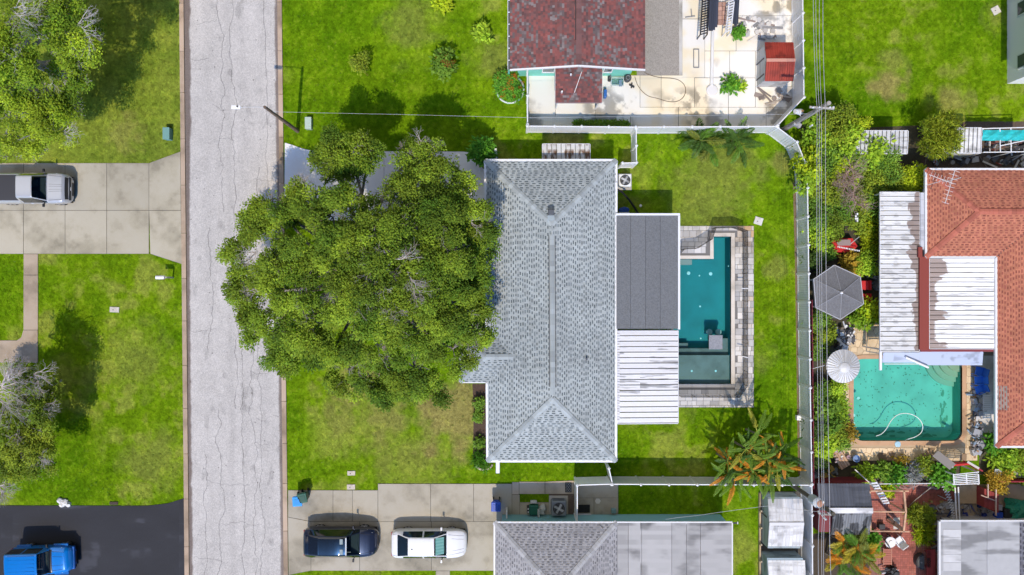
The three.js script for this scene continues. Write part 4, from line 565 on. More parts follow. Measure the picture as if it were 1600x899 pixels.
function car(name, label, category, st, o) {
  const g = thing(name, label, category), parts = loft(st, o), P = o.paint, body = M(P, 0.28, { clearcoat: 1, clearcoatRoughness: 0.06, metalness: o.metal ?? 0.3 }), glass = M(o.glass ?? [0.012, 0.02, 0.025], 0.06, { clearcoat: 1 }), L2 = st[st.length - 1].x, L1 = st[0].x, w = Math.max(...st.map((s) => s.w));
  for (const k of Object.keys(parts)) parts[k].build(k.split('/')[0], k === 'body' || k === 'roof' ? body : k === 'windscreen' ? M(o.screen ?? [0.62, 0.78, 0.76], 0.03, { transmission: 1, thickness: 0 }) : k === 'bed_cover' ? M([0.04, 0.04, 0.045], 0.7) : k === 'pillar' ? M([0.02, 0.02, 0.022], 0.3) : glass, g);
  for (const x of o.axles) for (const s of [-1, 1]) {
    const r = o.wheel ?? 0.34, tyre = new MB().geo(new THREE.TorusGeometry(r * 0.78, r * 0.24, 10, 24), new THREE.Matrix4().setPosition(x, r, s * (w - 0.11)), [0.02, 0.02, 0.02]), wh = tyre.build('wheel', M(WHITE, 0.9), g);
    const rim = new MB(); for (let k = 0; k < 5; k++) { const a = k / 5 * 6.283; rim.obox([x + Math.cos(a) * r * 0.35, r + Math.sin(a) * r * 0.35, s * (w - 0.04)], [Math.cos(a) * r * 0.32, Math.sin(a) * r * 0.32, 0], [-Math.sin(a) * 0.05, Math.cos(a) * 0.05, 0], [0, 0, 0.02], [0.5, 0.5, 0.52]); } rim.geo(new THREE.CylinderGeometry(r * 0.6, r * 0.6, 0.1, 20), new THREE.Matrix4().makeRotationX(Math.PI / 2).setPosition(x, r, s * (w - 0.1)), [0.06, 0.06, 0.065]); rim.build('rim', M(WHITE, 0.35, { metalness: 0.6 }), wh);
  }
  const at = (x) => { let i = 0; while (i + 2 < st.length && st[i + 1].x < x) i++; const t = clamp((x - st[i].x) / (st[i + 1].x - st[i].x)), r = {}; for (const q of ['w', 'ys', 'wt', 'yt']) r[q] = st[i][q] + (st[i + 1][q] - st[i][q]) * t; return r; };
  for (const s of [-1, 1]) {
    const mx = o.mirrorX, A = at(mx), mz = A.w + 0.03; const m = new MB().rbox(mx, A.ys - 0.02, s * (mz + 0.1), 0.12, 0.15, 0.22, 0.04, o.mirror ?? P); m.bar([mx + 0.06, A.ys, s * (mz - 0.08)], [mx, A.ys + 0.05, s * (mz + 0.04)], 0.05, 0.05, [0.03, 0.03, 0.03]); m.build('wing_mirror', M(WHITE, 0.3), g);
    const hx = L2 - o.lampIn, HL = at(hx), q = at(hx - 0.35);
    new MB().quad([hx + 0.02, HL.ys - 0.05, s * HL.w * 0.965], [hx - 0.36, q.ys + 0.005, s * (q.w * 0.965 + 0.012)], [hx - 0.36, q.ys + 0.03, s * (q.w * 0.955 - 0.1)], [hx + 0.09, HL.ys - 0.015, s * HL.w * 0.7], o.lamp ?? [0.75, 0.78, 0.8]).build('headlight', M(WHITE, 0.1), g);
    const tx = L1 + 0.1, TL = at(tx); new MB().rbox(tx - 0.02, TL.ys - 0.16, s * TL.w * 0.86, 0.14, 0.13, TL.w * 0.28, 0.03, [0.32, 0.015, 0.012]).build('tail_light', M(WHITE, 0.2), g);
    for (const dx of o.handles ?? []) { const B = at(dx); new MB().rbox(dx, B.ys - 0.16, s * (B.w * 0.99), 0.2, 0.035, 0.05, 0.012, o.handleTint ?? P).build('door_handle', M(WHITE, 0.3), g); }
  }
  const F = at(L2 - 0.02); new MB().rbox(L2 - 0.03, 0.34, 0, 0.1, 0.2, F.w * 1.3, 0.04, [0.02, 0.02, 0.022]).build('grille', M(WHITE, 0.5), g);
  const [c0, c1] = o.cabin, sw = o.trim ?? [0.05, 0.05, 0.055], inn = new MB().box((c0 + c1) / 2, 0.5, 0, c1 - c0, 0.06, w * 1.5, [0.03, 0.03, 0.032]); inn.box(c0 + 0.02, 0.5, 0, 0.05, 0.45, w * 1.4, [0.03, 0.03, 0.03]); inn.build('cabin_floor', M(WHITE, 0.9), g);
  new MB().rbox(c1 - 0.2, at(c1).ys - 0.22, 0, 0.6, 0.16, w * 1.42, 0.05, o.dash ?? [0.035, 0.037, 0.04]).build('dashboard', M(WHITE, 0.8), g);
  for (const s of [-1, 1]) { const sx = c1 - 1.15; const seat = new MB().rbox(sx, 0.55, s * 0.38, 0.5, 0.16, 0.5, 0.05, sw).build('seat', M(WHITE, 0.8), g); new MB().geo(new RoundedBoxGeometry(0.14, 0.6, 0.48, 2, 0.05), new THREE.Matrix4().makeRotationZ(0.25).setPosition(sx - 0.28, 0.95, s * 0.38), sw).build('backrest', M(WHITE, 0.8), seat); }
  new MB().torus(0, 0, 0, 0.17, 0.018, [0.02, 0.02, 0.02], 18).build('steering_wheel', M(WHITE, 0.6), g); { const q = g.children[g.children.length - 1]; q.position.set(c1 - 0.62, at(c1).ys - 0.08, -0.38); q.rotation.z = 1.0; }
  for (const s of [-1, 1]) new MB().bar([c1 + 0.04, at(c1).ys + 0.075, s * 0.62], [c1 - 0.08, at(c1).ys + 0.13, s * 0.05 - 0.05], 0.025, 0.015, [0.015, 0.015, 0.015]).build('wiper', M(WHITE, 0.6), g);
  const under = new MB(); under.box((L1 + L2) / 2, 0.16, 0, L2 - L1 - 0.3, 0.12, w * 1.7, [0.02, 0.02, 0.02]); under.build('underbody', M(WHITE, 0.9), g);
  const seam = new MB(); for (const [x0, z0, x1, z1] of o.seams ?? []) for (const s of [-1, 1]) { const n = 8; for (let k = 0; k < n; k++) { const f = (t) => { const x = x0 + (x1 - x0) * t, z = z0 + (z1 - z0) * t, A = at(x), zz = Math.abs(z) / A.wt; return [x, A.yt + (o.crown ?? 0.035) * (1 - zz * zz * 0.8) + 0.004, s * z]; }; seam.bar(f(k / n), f((k + 1) / n), 0.014, 0.006, sc(P, 0.16)); } } if (seam.p.length) seam.build('panel_gap', M(WHITE, 0.6), g, 'stuff');
  return { g, at };
}
const drive = (g, u, v, h, turn) => { const p = W(u, v, h); g.position.set(p[0], 0.052, p[2]); g.rotation.y = turn; };
{
  const st = [{ x: -2.44, w: .6, ys: .58, wt: .5, yt: .66 }, { x: -2.38, w: .76, ys: .84, wt: .64, yt: .92 }, { x: -2.2, w: .85, ys: .93, wt: .74, yt: 1.02 }, { x: -1.98, w: .89, ys: .96, wt: .74, yt: 1.07 }, { x: -1.26, w: .915, ys: .98, wt: .58, yt: 1.4 }, { x: -1.1, w: .92, ys: .98, wt: .58, yt: 1.425 }, { x: -.35, w: .92, ys: .97, wt: .58, yt: 1.45 }, { x: -.25, w: .92, ys: .97, wt: .58, yt: 1.45 }, { x: .3, w: .92, ys: .96, wt: .575, yt: 1.42 }, { x: .42, w: .92, ys: .96, wt: .58, yt: 1.39 }, { x: 1.18, w: .91, ys: .94, wt: .72, yt: 1.03 }, { x: 1.3, w: .905, ys: .925, wt: .74, yt: .99 }, { x: 1.9, w: .88, ys: .83, wt: .72, yt: .89 }, { x: 2.25, w: .79, ys: .72, wt: .62, yt: .77 }, { x: 2.4, w: .66, ys: .58, wt: .52, yt: .66 }, { x: 2.46, w: .5, ys: .46, wt: .4, yt: .52 }];
  const { g } = car('parked_car', 'white saloon car on the stained concrete driveway', 'car', st, { paint: [0.86, 0.86, 0.87], metal: 0, cabin: [-1.3, 1.1], axles: [-1.42, 1.42], mirrorX: 0.85, lampIn: 0.28, handles: [-0.75, 0.1], seams: [[1.3, .66, 2.28, .52], [1.5, .4, 2.3, .3], [-2.02, .7, -2.3, .66]],
    part: (k, j, i) => j >= 6 && k === 3 ? 'rear_window' : j >= 6 && k === 9 ? 'windscreen' : j === 4 && k >= 4 && k <= 9 && k !== 6 ? 'side_window' : j === 4 && k === 3 && i > 1 ? 'side_window' : j >= 6 && k >= 4 && k <= 8 ? 'roof' : (j === 5 && k >= 4 && k <= 8) ? 'body' : k === 8 && j > 5 ? 'pillar' : 'body' });
  const sun_ = new MB(); for (let k = 0; k < 11; k++) { const z = -0.55 + k * 0.1; sun_.quad([0.5, 1.33, z + 0.1], [1.02, 1.06, z + 0.1], [1.02, 1.06, z], [0.5, 1.33, z], k % 2 ? [0.45, 0.66, 0.62] : [0.6, 0.78, 0.74]); } sun_.build('sunshade', M(WHITE, 0.5), g);
  
  new MB().box(-1.0, 1.47, 0.12, 0.1, 0.05, 0.03, [0.1, 0.1, 0.1]).build('aerial', M(WHITE, 0.4), g);
  drive(g, 670, 849.5, 0.75, 0);
}
{
  const st = [{ x: -2.38, w: .62, ys: .6, wt: .52, yt: .74 }, { x: -2.33, w: .8, ys: .9, wt: .66, yt: 1.04 }, { x: -2.2, w: .89, ys: .98, wt: .68, yt: 1.16 }, { x: -1.9, w: .93, ys: 1.04, wt: .64, yt: 1.33 }, { x: -1.3, w: .95, ys: 1.06, wt: .62, yt: 1.54 }, { x: -1.2, w: .95, ys: 1.06, wt: .62, yt: 1.56 }, { x: -.2, w: .955, ys: 1.05, wt: .62, yt: 1.62 }, { x: .12, w: .955, ys: 1.05, wt: .62, yt: 1.61 }, { x: .5, w: .955, ys: 1.03, wt: .62, yt: 1.55 }, { x: .58, w: .95, ys: 1.03, wt: .625, yt: 1.53 }, { x: 1.3, w: .94, ys: .98, wt: .72, yt: 1.1 }, { x: 1.36, w: .935, ys: .97, wt: .74, yt: 1.07 }, { x: 1.9, w: .9, ys: .88, wt: .72, yt: .95 }, { x: 2.2, w: .8, ys: .74, wt: .62, yt: .82 }, { x: 2.36, w: .64, ys: .58, wt: .5, yt: .66 }, { x: 2.42, w: .5, ys: .46, wt: .4, yt: .52 }];
  const { g } = car('parked_car', 'midnight blue car with dark glass roof on the driveway', 'car', st, { paint: [0.02, 0.026, 0.05], metal: 0.35, glass: [0.01, 0.013, 0.018], cabin: [-1.4, 1.2], trim: [0.4, 0.42, 0.42], axles: [-1.45, 1.45], mirrorX: 0.9, lampIn: 0.3, wheel: 0.36, handles: [-0.7, 0.25], mirror: [0.02, 0.02, 0.025], seams: [[1.38, .66, 2.25, .5]],
    part: (k, j, i) => j >= 6 && k >= 2 && k <= 5 ? 'rear_window' : j >= 6 && (k === 6 || k === 7) ? 'glass_roof' : j >= 6 && k === 8 ? 'body' : j >= 6 && k === 9 ? 'windscreen' : j === 4 && k >= 3 && k <= 9 ? 'side_window' : 'body' });
  new MB().rbox(.535, 1.565, 0, .09, .03, 1.12, .012, [0.55, 0.58, 0.6]).build('roof_bar', M(WHITE, 0.3), g);
  for (const s of [-0.33, 0.33]) new MB().rbox(.25, 1.628, s, .2, .014, .34, .006, [0.3, 0.36, 0.36]).build('sunroof_seat_panel', M(WHITE, 0.15), g);  // pale panels for the seats that show through the sunroof
  for (const s of [-1, 1]) new MB().bar([1.32, .995, s * .72], [2.1, .86, s * .66], .02, .01, [0.4, 0.42, 0.45]).build('bonnet_edge', M(WHITE, 0.3), g);
  drive(g, 532, 847.5, 0.8, 0);
}
{
  const st = [{ x: -3.4, w: .9, ys: 1.0, wt: .8, yt: 1.22 }, { x: -3.3, w: .98, ys: 1.1, wt: .86, yt: 1.3 }, { x: -1.12, w: 1.0, ys: 1.12, wt: .87, yt: 1.3 }, { x: -1.08, w: 1.0, ys: 1.14, wt: .84, yt: 1.34 }, { x: -.98, w: 1.0, ys: 1.16, wt: .7, yt: 1.8 }, { x: -.85, w: 1.0, ys: 1.16, wt: .7, yt: 1.85 }, { x: -.05, w: 1.0, ys: 1.15, wt: .7, yt: 1.85 }, { x: .06, w: 1.0, ys: 1.15, wt: .71, yt: 1.82 }, { x: .62, w: .99, ys: 1.12, wt: .83, yt: 1.25 }, { x: .7, w: .99, ys: 1.11, wt: .86, yt: 1.2 }, { x: 1.5, w: .97, ys: 1.06, wt: .84, yt: 1.14 }, { x: 1.66, w: .91, ys: .92, wt: .76, yt: 1.02 }, { x: 1.76, w: .8, ys: .76, wt: .72, yt: .8 }, { x: 1.83, w: .62, ys: .6, wt: .5, yt: .64 }];
  const { g } = car('pickup_truck', 'silver white pickup truck with a dark bed cover on concrete driveway', 'pickup truck', st, { paint: [0.5, 0.51, 0.53], metal: 0.2, cabin: [-1.0, 0.56], trim: [0.1, 0.13, 0.14], axles: [-2.2, 1.0], wheel: 0.4, mirrorX: 0.4, mirror: [0.02, 0.02, 0.022], lampIn: 0.34, handles: [-0.4], bottom: 0.35, seams: [[.72, .8, 1.5, .74], [.75, .24, 1.6, .2], [.75, .1, 1.6, .09]],
    part: (k, j) => j >= 6 && k === 7 ? 'windscreen' : j === 4 && (k === 5 || k === 6 || k === 7) ? 'side_window' : j >= 6 && k >= 4 && k <= 6 ? 'roof' : j >= 6 && k >= 1 && k <= 1 ? 'bed_cover' : j >= 7 && k === 3 ? 'rear_window' : j >= 6 && k === 11 ? 'pillar' : 'body' });
  new MB().rbox(1.68, .56, 0, .3, .22, 1.5, .06, [0.02, 0.022, 0.03]).build('bumper', M(WHITE, 0.4), g); new MB().rbox(1.8, .62, 0, .1, .1, .24, .03, [0.7, 0.7, 0.7]).build('badge', M(WHITE, 0.3), g);
  drive(g, 57, 293.5, 1.3, 0);
}
{
  const st = [{ x: -1.95, w: .8, ys: 1.0, wt: .7, yt: 1.6 }, { x: -1.9, w: .86, ys: 1.1, wt: .73, yt: 1.8 }, { x: -1.75, w: .88, ys: 1.12, wt: .74, yt: 1.86 }, { x: -.9, w: .89, ys: 1.12, wt: .74, yt: 1.87 }, { x: -.8, w: .89, ys: 1.12, wt: .74, yt: 1.87 }, { x: .15, w: .89, ys: 1.12, wt: .73, yt: 1.85 }, { x: .21, w: .89, ys: 1.12, wt: .73, yt: 1.82 }, { x: .6, w: .88, ys: 1.12, wt: .76, yt: 1.24 }, { x: .74, w: .88, ys: 1.1, wt: .72, yt: 1.16 }, { x: 1.45, w: .83, ys: 1.02, wt: .64, yt: 1.12 }, { x: 1.65, w: .77, ys: .92, wt: .6, yt: 1.02 }, { x: 1.78, w: .66, ys: .76, wt: .52, yt: .84 }, { x: 1.86, w: .5, ys: .6, wt: .5, yt: .64 }];
  const { g } = car('off_roader', 'bright blue boxy off-roader parked on dark asphalt', 'car', st, { paint: [0.0, 0.19, 0.62], metal: 0.1, glass: [0.012, 0.02, 0.018], cabin: [-1.7, 0.56], trim: [0.12, 0.13, 0.11], axles: [-1.25, 1.12], wheel: 0.42, mirrorX: 0.45, mirror: [0.03, 0.03, 0.03], lampIn: 0.22, bottom: 0.42, handles: [-0.1], handleTint: [0.01, 0.02, 0.05], seams: [[.76, .62, 1.5, .54], [.76, .3, 1.5, .26]],
    part: (k, j) => j >= 6 && k === 6 ? 'windscreen' : j === 4 && [1, 2, 4, 5].includes(k) ? 'side_window' : j >= 6 && k >= 1 && k <= 5 ? 'roof' : j >= 5 && k === 7 ? 'pillar' : 'body' });
  for (let k = 0; k < 6; k++) new MB().box(-.8, 1.885, -.6 + k * .24, 1.7, .02, .045, [0.0, 0.17, 0.56]).build('roof_rib', M(WHITE, 0.3), g);
  for (const s of [-1, 1]) for (const x of [-1.25, 1.12]) new MB().rbox(x, .72, s * .9, .95, .14, .22, .05, [0.0, 0.13, 0.45]).build('wheel_arch', M(WHITE, 0.35), g);
  new MB().rbox(1.78, .5, 0, .22, .2, 1.5, .06, [0.0, 0.09, 0.36]).build('bumper', M(WHITE, 0.4), g); new MB().geo(new THREE.CylinderGeometry(.37, .37, .2, 24), new THREE.Matrix4().makeRotationZ(Math.PI / 2).setPosition(-2.06, 1.05, 0), [0.02, 0.02, 0.02]).build('spare_wheel', M(WHITE, 0.9), g);
  drive(g, 63, 878, 1.2, 0.035); g.position.y = 0.045;
}
// ------------------------------------------------------------ street lamp, poles and wires
{
  const b = W(465, 205), t = thing('street_lamp', 'brown street lamp pole with white lamp head over the street', 'street lamp', b), h = 6.3;
  new MB().tube([b, [b[0], h, b[2]]], 0.13, 0.085, 10, [0.22, 0.16, 0.12]).build('pole', M(WHITE, 0.85, { map: stainTex }), t); const e = W(374, 167.5, h + 0.1);
  new MB().tube([[b[0], h - 0.15, b[2]], lerp3([b[0], h + 0.05, b[2]], e, 0.4), e], 0.03, 0.025, 6, [0.55, 0.55, 0.55]).build('arm', M(WHITE, 0.5), t); new MB().rbox(e[0] - 0.2, h + 0.05, e[2], 0.55, 0.1, 0.24, 0.045, [0.85, 0.85, 0.85]).build('lamp_head', M(WHITE, 0.4), t); new MB().cyl(e[0] - 0.1, h + 0.15, e[2] - 0.02, 0.045, 0.07, [0.05, 0.05, 0.05], 10).build('light_sensor', M(WHITE, 0.5), t);
  const p1 = W(1222, 204), t1 = thing('utility_pole', 'weathered grey utility pole with crossarm behind the shed corner', 'utility pole', p1), P1 = [p1[0], 7.0, p1[2]];
  new MB().tube([p1, P1], 0.17, 0.12, 10, [0.4, 0.37, 0.33]).build('pole', M(WHITE, 0.95, { map: stainTex }), t1); const ar = W(1268, 172, 6.55), ar2 = W(1291, 174, 6.55);
  new MB().bar([P1[0] - 0.9, 6.5, P1[2] + 0.1], [P1[0] + 0.5, 6.5, P1[2] + 0.2], 0.1, 0.12, [0.45, 0.42, 0.38]).build('crossarm', M(WHITE, 0.95), t1);
  for (const dx of [-0.75, -0.4, 0.2, 0.4]) new MB().lathe(P1[0] + dx, 6.56, P1[2] + 0.15, [[0, 0], [0.04, 0], [0.06, 0.05], [0.03, 0.1], [0.05, 0.14], [0, 0.18]], 10, [0.7, 0.7, 0.72]).build('insulator', M(WHITE, 0.3), t1);
  const lb = W(1247, 174.5, 3.4); new MB().geo(new THREE.CylinderGeometry(.14, .2, .5, 14), new THREE.Matrix4().makeRotationZ(1.1).setPosition(...lb), [0.75, 0.74, 0.72]).build('area_light', M(WHITE, 0.5), t1); new MB().tube([[p1[0], 3.3, p1[2]], lb], 0.03, 0.03, 6, [0.6, 0.6, 0.6]).build('bracket', M(WHITE, 0.5), t1); new MB().geo(new THREE.SphereGeometry(.08, 10, 8), new THREE.Matrix4().setPosition(lb[0] + .25, lb[1] + 0.14, lb[2]), [0.8, 0.4, 0.15]).build('lamp_globe', M(WHITE, 0.4), t1);
  const bx = W(1246, 194.5, 2.4); new MB().rbox(bx[0], 2.2, bx[2], 0.5, 0.3, 0.26, 0.03, [0.42, 0.4, 0.37], -0.5).build('junction_box', M(WHITE, 0.7), t1); const iz = W(1269, 196, 4.5); new MB().cyl(iz[0], 4.2, iz[2], 0.05, 0.35, [0.75, 0.75, 0.75], 10).build('insulator', M(WHITE, 0.3), t1);
  const p2 = W(1228, 751), t2 = thing('utility_pole', 'dark utility pole with rusty topped transformer by the sheds', 'utility pole', p2), P2 = [p2[0], 7.0, p2[2]];
  new MB().tube([p2, P2], 0.15, 0.11, 10, [0.16, 0.14, 0.11]).build('pole', M(WHITE, 0.95, { map: stainTex }), t2); const tc = W(1278, 786, 6.1); new MB().lathe(tc[0], 5.3, tc[2], [[0, 0], [0.26, 0], [0.28, 0.06], [0.28, 0.8], [0.3, 0.84], [0.22, 0.9], [0, 0.93]], 20, [0.5, 0.53, 0.56]).build('transformer', M(WHITE, 0.5), t2);
  new MB().lathe(tc[0] + 0.1, 6.22, tc[2] + 0.02, [[0.2, 0], [0.14, 0.05], [0, 0.07]], 12, [0.5, 0.26, 0.17]).build('rusty_lid', M(WHITE, 0.9), t2); new MB().cyl(tc[0] + 0.22, 6.1, tc[2] - 0.1, 0.07, 0.26, [0.75, 0.75, 0.75], 10).build('bushing', M(WHITE, 0.3), t2);
  for (const [u, v, h2] of [[1280.5, 802, 6.5], [1285.5, 806, 6.5], [1288.5, 810, 6.5], [1297, 803, 6.7], [1291, 812, 6.2], [1280, 800, 6.1]]) { const q = W(u, v, h2); new MB().lathe(q[0], h2 - 0.1, q[2], [[0, 0], [0.05, 0.02], [0.07, 0.08], [0.04, 0.13], [0, 0.16]], 10, [0.78, 0.78, 0.78]).build('insulator', M(WHITE, 0.3), t2); }
  new MB().bar(add3(W(1279, 803, 6.4), [0, 0, 0]), W(1299, 805, 6.4), 0.09, 0.1, [0.3, 0.28, 0.25]).build('crossarm', M(WHITE, 0.95), t2);
  const wire = (pts, label, r = 0.014, c = [0.42, 0.42, 0.43], sag = 0.15) => { const q = []; for (let i = 0; i + 1 < pts.length; i++) for (let k = 0; k < 10; k++) { const t = k / 10, p = lerp3(pts[i], pts[i + 1], t); p[1] -= sag * 4 * t * (1 - t); q.push(p); } q.push(pts[pts.length - 1]); new MB().tube(q, r, r, 5, c).solo('power_line', label, 'power line', M(WHITE, 0.5), 'overhead lines between the utility poles'); };
  wire([W(1271, -30, 6.6), W(1277, 171, 6.7), W(1280.5, 802, 6.6), W(1280.5, 935, 6.6)], 'westernmost of the overhead lines along the right boundary'); wire([W(1275, -30, 6.6), W(1280.5, 171, 6.7), W(1285.5, 806, 6.6), W(1286, 935, 6.6)], 'second overhead line from the west along the right boundary');
  wire([W(1281, -30, 6.6), W(1284, 171, 6.7), W(1288.5, 810, 6.6), W(1289, 935, 6.6)], 'third overhead line from the west along the right boundary'); wire([W(1286.5, -30, 6.8), W(1290, 168, 7.0), W(1297, 803, 6.8), W(1301, 935, 6.8)], 'easternmost of the overhead lines along the right boundary', 0.016);
  wire([[b[0], 5.2, b[2]], W(630, 179, 5.5), W(830, 184, 5.7), W(1262, 178, 6.0)], 'thin service line from the street lamp across the lawn to the pole', 0.008, [0.55, 0.55, 0.55], 0.02);
  wire([W(1294, 802, 6.3), W(1200, 791, 5.0), W(1090, 806, 3.6), W(1040, 812, 2.9)], 'drooping service line from the transformer to the flat roof', 0.01, [0.5, 0.5, 0.5], 0.05);
}

// ------------------------------------------------------------ trees and plants
// clumps of small leaves; each leaf a folded diamond, set all round a little twig
function leafClump(n, R0, L, Wd, sd, flatness = 0.6) {
  seed = sd; const m = new MB();
  for (let i = 0; i < n; i++) {
    const d = nrm([R(-1, 1), R(-0.35, 1) * flatness + 0.1, R(-1, 1)]), p = mul3(d, R0 * Math.sqrt(R(0.05, 1))); let ax = nrm(add3(d, [R(-.8, .8), R(-.5, .6), R(-.8, .8)])), sd2 = nrm(cross(ax, nrm([R(-.5, .5), 1, R(-.5, .5)]))), up = cross(sd2, ax); if (up[1] < 0) up = mul3(up, -1);
    const l = L * R(0.7, 1.25), w = Wd * R(0.8, 1.2) / 2, a = p, b = add3(add3(p, mul3(ax, l * 0.45)), add3(mul3(sd2, w), mul3(up, 0.1 * l))), c = add3(p, mul3(ax, l)), e = add3(add3(p, mul3(ax, l * 0.45)), add3(mul3(sd2, -w), mul3(up, 0.1 * l))), t = R(0.75, 1.25), col = [t * R(0.92, 1.1), t, t * R(0.85, 1.1)];
    const n0 = nrm(add3(mul3(up, 0.8), mul3(d, 0.7)));
    m.tri(a, b, c, col, [n0, n0, n0]); m.tri(a, c, e, col, [n0, n0, n0]);
  }
  return m.geometry();
}
const leafM = (rough = 0.55) => { const m = new THREE.MeshPhysicalMaterial({ roughness: rough, specularIntensity: 0.35, vertexColors: true, transmission: 0.3, thickness: 0, side: THREE.DoubleSide }); return m; };
const LEAF = leafM(0.85), CLUMPS = { oak: leafClump(26, 0.30, 0.135, 0.075, 101), fine: leafClump(18, 0.22, 0.15, 0.08, 102), broad: leafClump(9, 0.26, 0.30, 0.17, 103, 0.9), tiny: leafClump(18, 0.14, 0.075, 0.05, 104), spiky: leafClump(16, 0.16, 0.42, 0.04, 105, 0.9) };
function scatter(name, geom, spots, parent, mat = LEAF) {    // spots: [x, y, z, size, [r, g, b]] in the world
  const o = originOf(parent), im = new THREE.InstancedMesh(geom, mat, spots.length), q = new THREE.Quaternion(), e = new THREE.Euler(), m4 = new THREE.Matrix4(), col = new THREE.Color();
  spots.forEach(([x, y, z, s, c], i) => { q.setFromEuler(e.set(R(-.5, .5), R(0, 6.283), R(-.5, .5))); im.setMatrixAt(i, m4.compose(new THREE.Vector3(x - o[0], y - o[1], z - o[2]), q, new THREE.Vector3(s, s, s))); im.setColorAt(i, col.setRGB(c[0], c[1], c[2])); });
  im.name = name; im.userData.kind = 'stuff'; parent.add(im); return im;
}
function blobSpots(out, c, r, n, color, o = {}) {            // clump places through an uneven shell of a foliage mass
  const [s0, s1] = o.size ?? [0.75, 1.25];
  for (let i = 0; i < n; i++) {
    const d = nrm([R(-1, 1), R(o.low ?? -0.35, 1), R(-1, 1)]), k = vnoise(c[0] + d[0] * 2.2 + 50, c[2] + d[2] * 2.2 + d[1] * 1.7 + 50, 77); if (k < (o.gap ?? 0.34)) continue;
    const rr = r * (0.55 + 0.55 * k) * Math.pow(R(0.25, 1), 0.35), p = [c[0] + d[0] * rr, c[1] + d[1] * rr * (o.flat ?? 0.62), c[2] + d[2] * rr], t = vnoise(p[0] * 0.9 + 9, p[2] * 0.9 + 9, 78);
    out.push([...p, R(s0, s1), mixc(sc(color[0], R(0.75, 1.2)), sc(color[1], R(0.8, 1.2)), clamp(t * 0.9 + R(-.25, .25)))]);
  }
}
function limb(m, a, b, r0, r1, col, bend = 0.25, seg = 6) { const pts = [], L = len3(sub3(b, a)), off = [R(-1, 1) * bend * L, bend * L * 0.55, R(-1, 1) * bend * L]; for (let k = 0; k <= 6; k++) { const t = k / 6, p = lerp3(a, b, t), w = Math.sin(Math.PI * t); pts.push(add3(p, mul3(off, w * 0.5))); } m.tube(pts, r0, r1, seg, col); return pts; }
function twigFan(m, a, dir, L, r, depth, col, spread = 0.75) {
  const b = add3(a, mul3(dir, L)), mid = add3(lerp3(a, b, 0.5), mul3([R(-1, 1), R(-.4, .6), R(-1, 1)], L * 0.12)); m.tube([a, mid, b], r, r * 0.6, depth > 2 ? 5 : 3, sc(col, R(0.8, 1.2)), false);
  if (depth) for (let k = 0, n = 2 + (rnd() < 0.6); k < n; k++) twigFan(m, lerp3(mid, b, R(0.2, 1)), nrm(add3(dir, [R(-spread, spread), R(-spread * 0.5, spread * 0.5), R(-spread, spread)])), L * R(0.55, 0.85), r * 0.58, depth - 1, col, spread);
}
const OAK = [[0.09, 0.19, 0.016], [0.35, 0.48, 0.036]], BARK = [0.26, 0.23, 0.2], GREYTWIG = [0.5, 0.45, 0.42];
function bigTree(name, label, base, forkH, blobs, o) {
  const t = thing(name, label, 'tree', base), trunk = new MB(), fork = [base[0] + (o.lean ?? [0, 0])[0], forkH, base[2] + (o.lean ?? [0, 0])[1]];
  trunk.tube([base, add3(base, [0, 0.25, 0]), lerp3(base, fork, 0.5), fork], o.r ?? 0.42, (o.r ?? 0.42) * 0.7, 12, o.bark ?? BARK); trunk.lathe(base[0], 0, base[2], [[(o.r ?? 0.42) * 1.7, 0], [(o.r ?? .42) * 1.15, 0.3], [(o.r ?? .42), 0.7]], 14, o.bark ?? BARK, true); trunk.build('trunk', M(WHITE, 0.95, { map: stainTex }), t);
  const spots = [], nb = blobs.length; blobs.forEach((b, i) => {
    const c = W(b[0], b[1], b[2]), r = b[3], lm = new MB(); limb(lm, fork, c, (o.r ?? .42) * (0.3 + 0.08 * r), 0.05, o.bark ?? BARK, 0.22); 
    for (let k = 0; k < 5; k++) twigFan(lm, c, nrm([R(-1, 1), R(0, .7), R(-1, 1)]), r * 0.42, 0.035, 2, sc(o.bark ?? BARK, 1.25)); lm.build('limb', M(WHITE, 0.95), t);
    const N = Math.round((b[4] ?? 1) * (o.density ?? 46) * 3.1 * r * r), sub = Math.max(4, Math.round(r * 6));
    blobSpots(spots, c, r * 0.8, Math.round(N * 0.14), b[5] ?? o.colors, o.blob);
    for (let k = 0; k < sub; k++) { const d = nrm([R(-1, 1), R(-0.1, 1), R(-1, 1)]), q = r * R(0.5, 0.95), tone = R(0.72, 1.3); blobSpots(spots, [c[0] + d[0] * q, c[1] + d[1] * q * 0.6, c[2] + d[2] * q], r * 0.1 + R(0.18, 0.46), Math.round(N * 0.95 / sub), (b[5] ?? o.colors).map((x) => sc(x, tone)), { flat: 0.75, gap: 0.2 }); }
  });
  scatter('crown', CLUMPS[o.leaf ?? 'oak'], spots, t);
  if (o.bare) { const tw = new MB(); for (const [u, v, h, a, n, L] of o.bare) { const c = W(u, v, h); for (let k = 0; k < n; k++) { const g = a === null ? R(0, 6.283) : a + R(-.9, .9); twigFan(tw, c, nrm([Math.cos(g), R(0, .55), Math.sin(g)]), L * R(.55, .9), 0.03, 4, o.twig ?? GREYTWIG, 0.8); } } tw.build('bare_branches', M(WHITE, 0.95), t, 'stuff'); }
  return t;
}
seed = 2024;
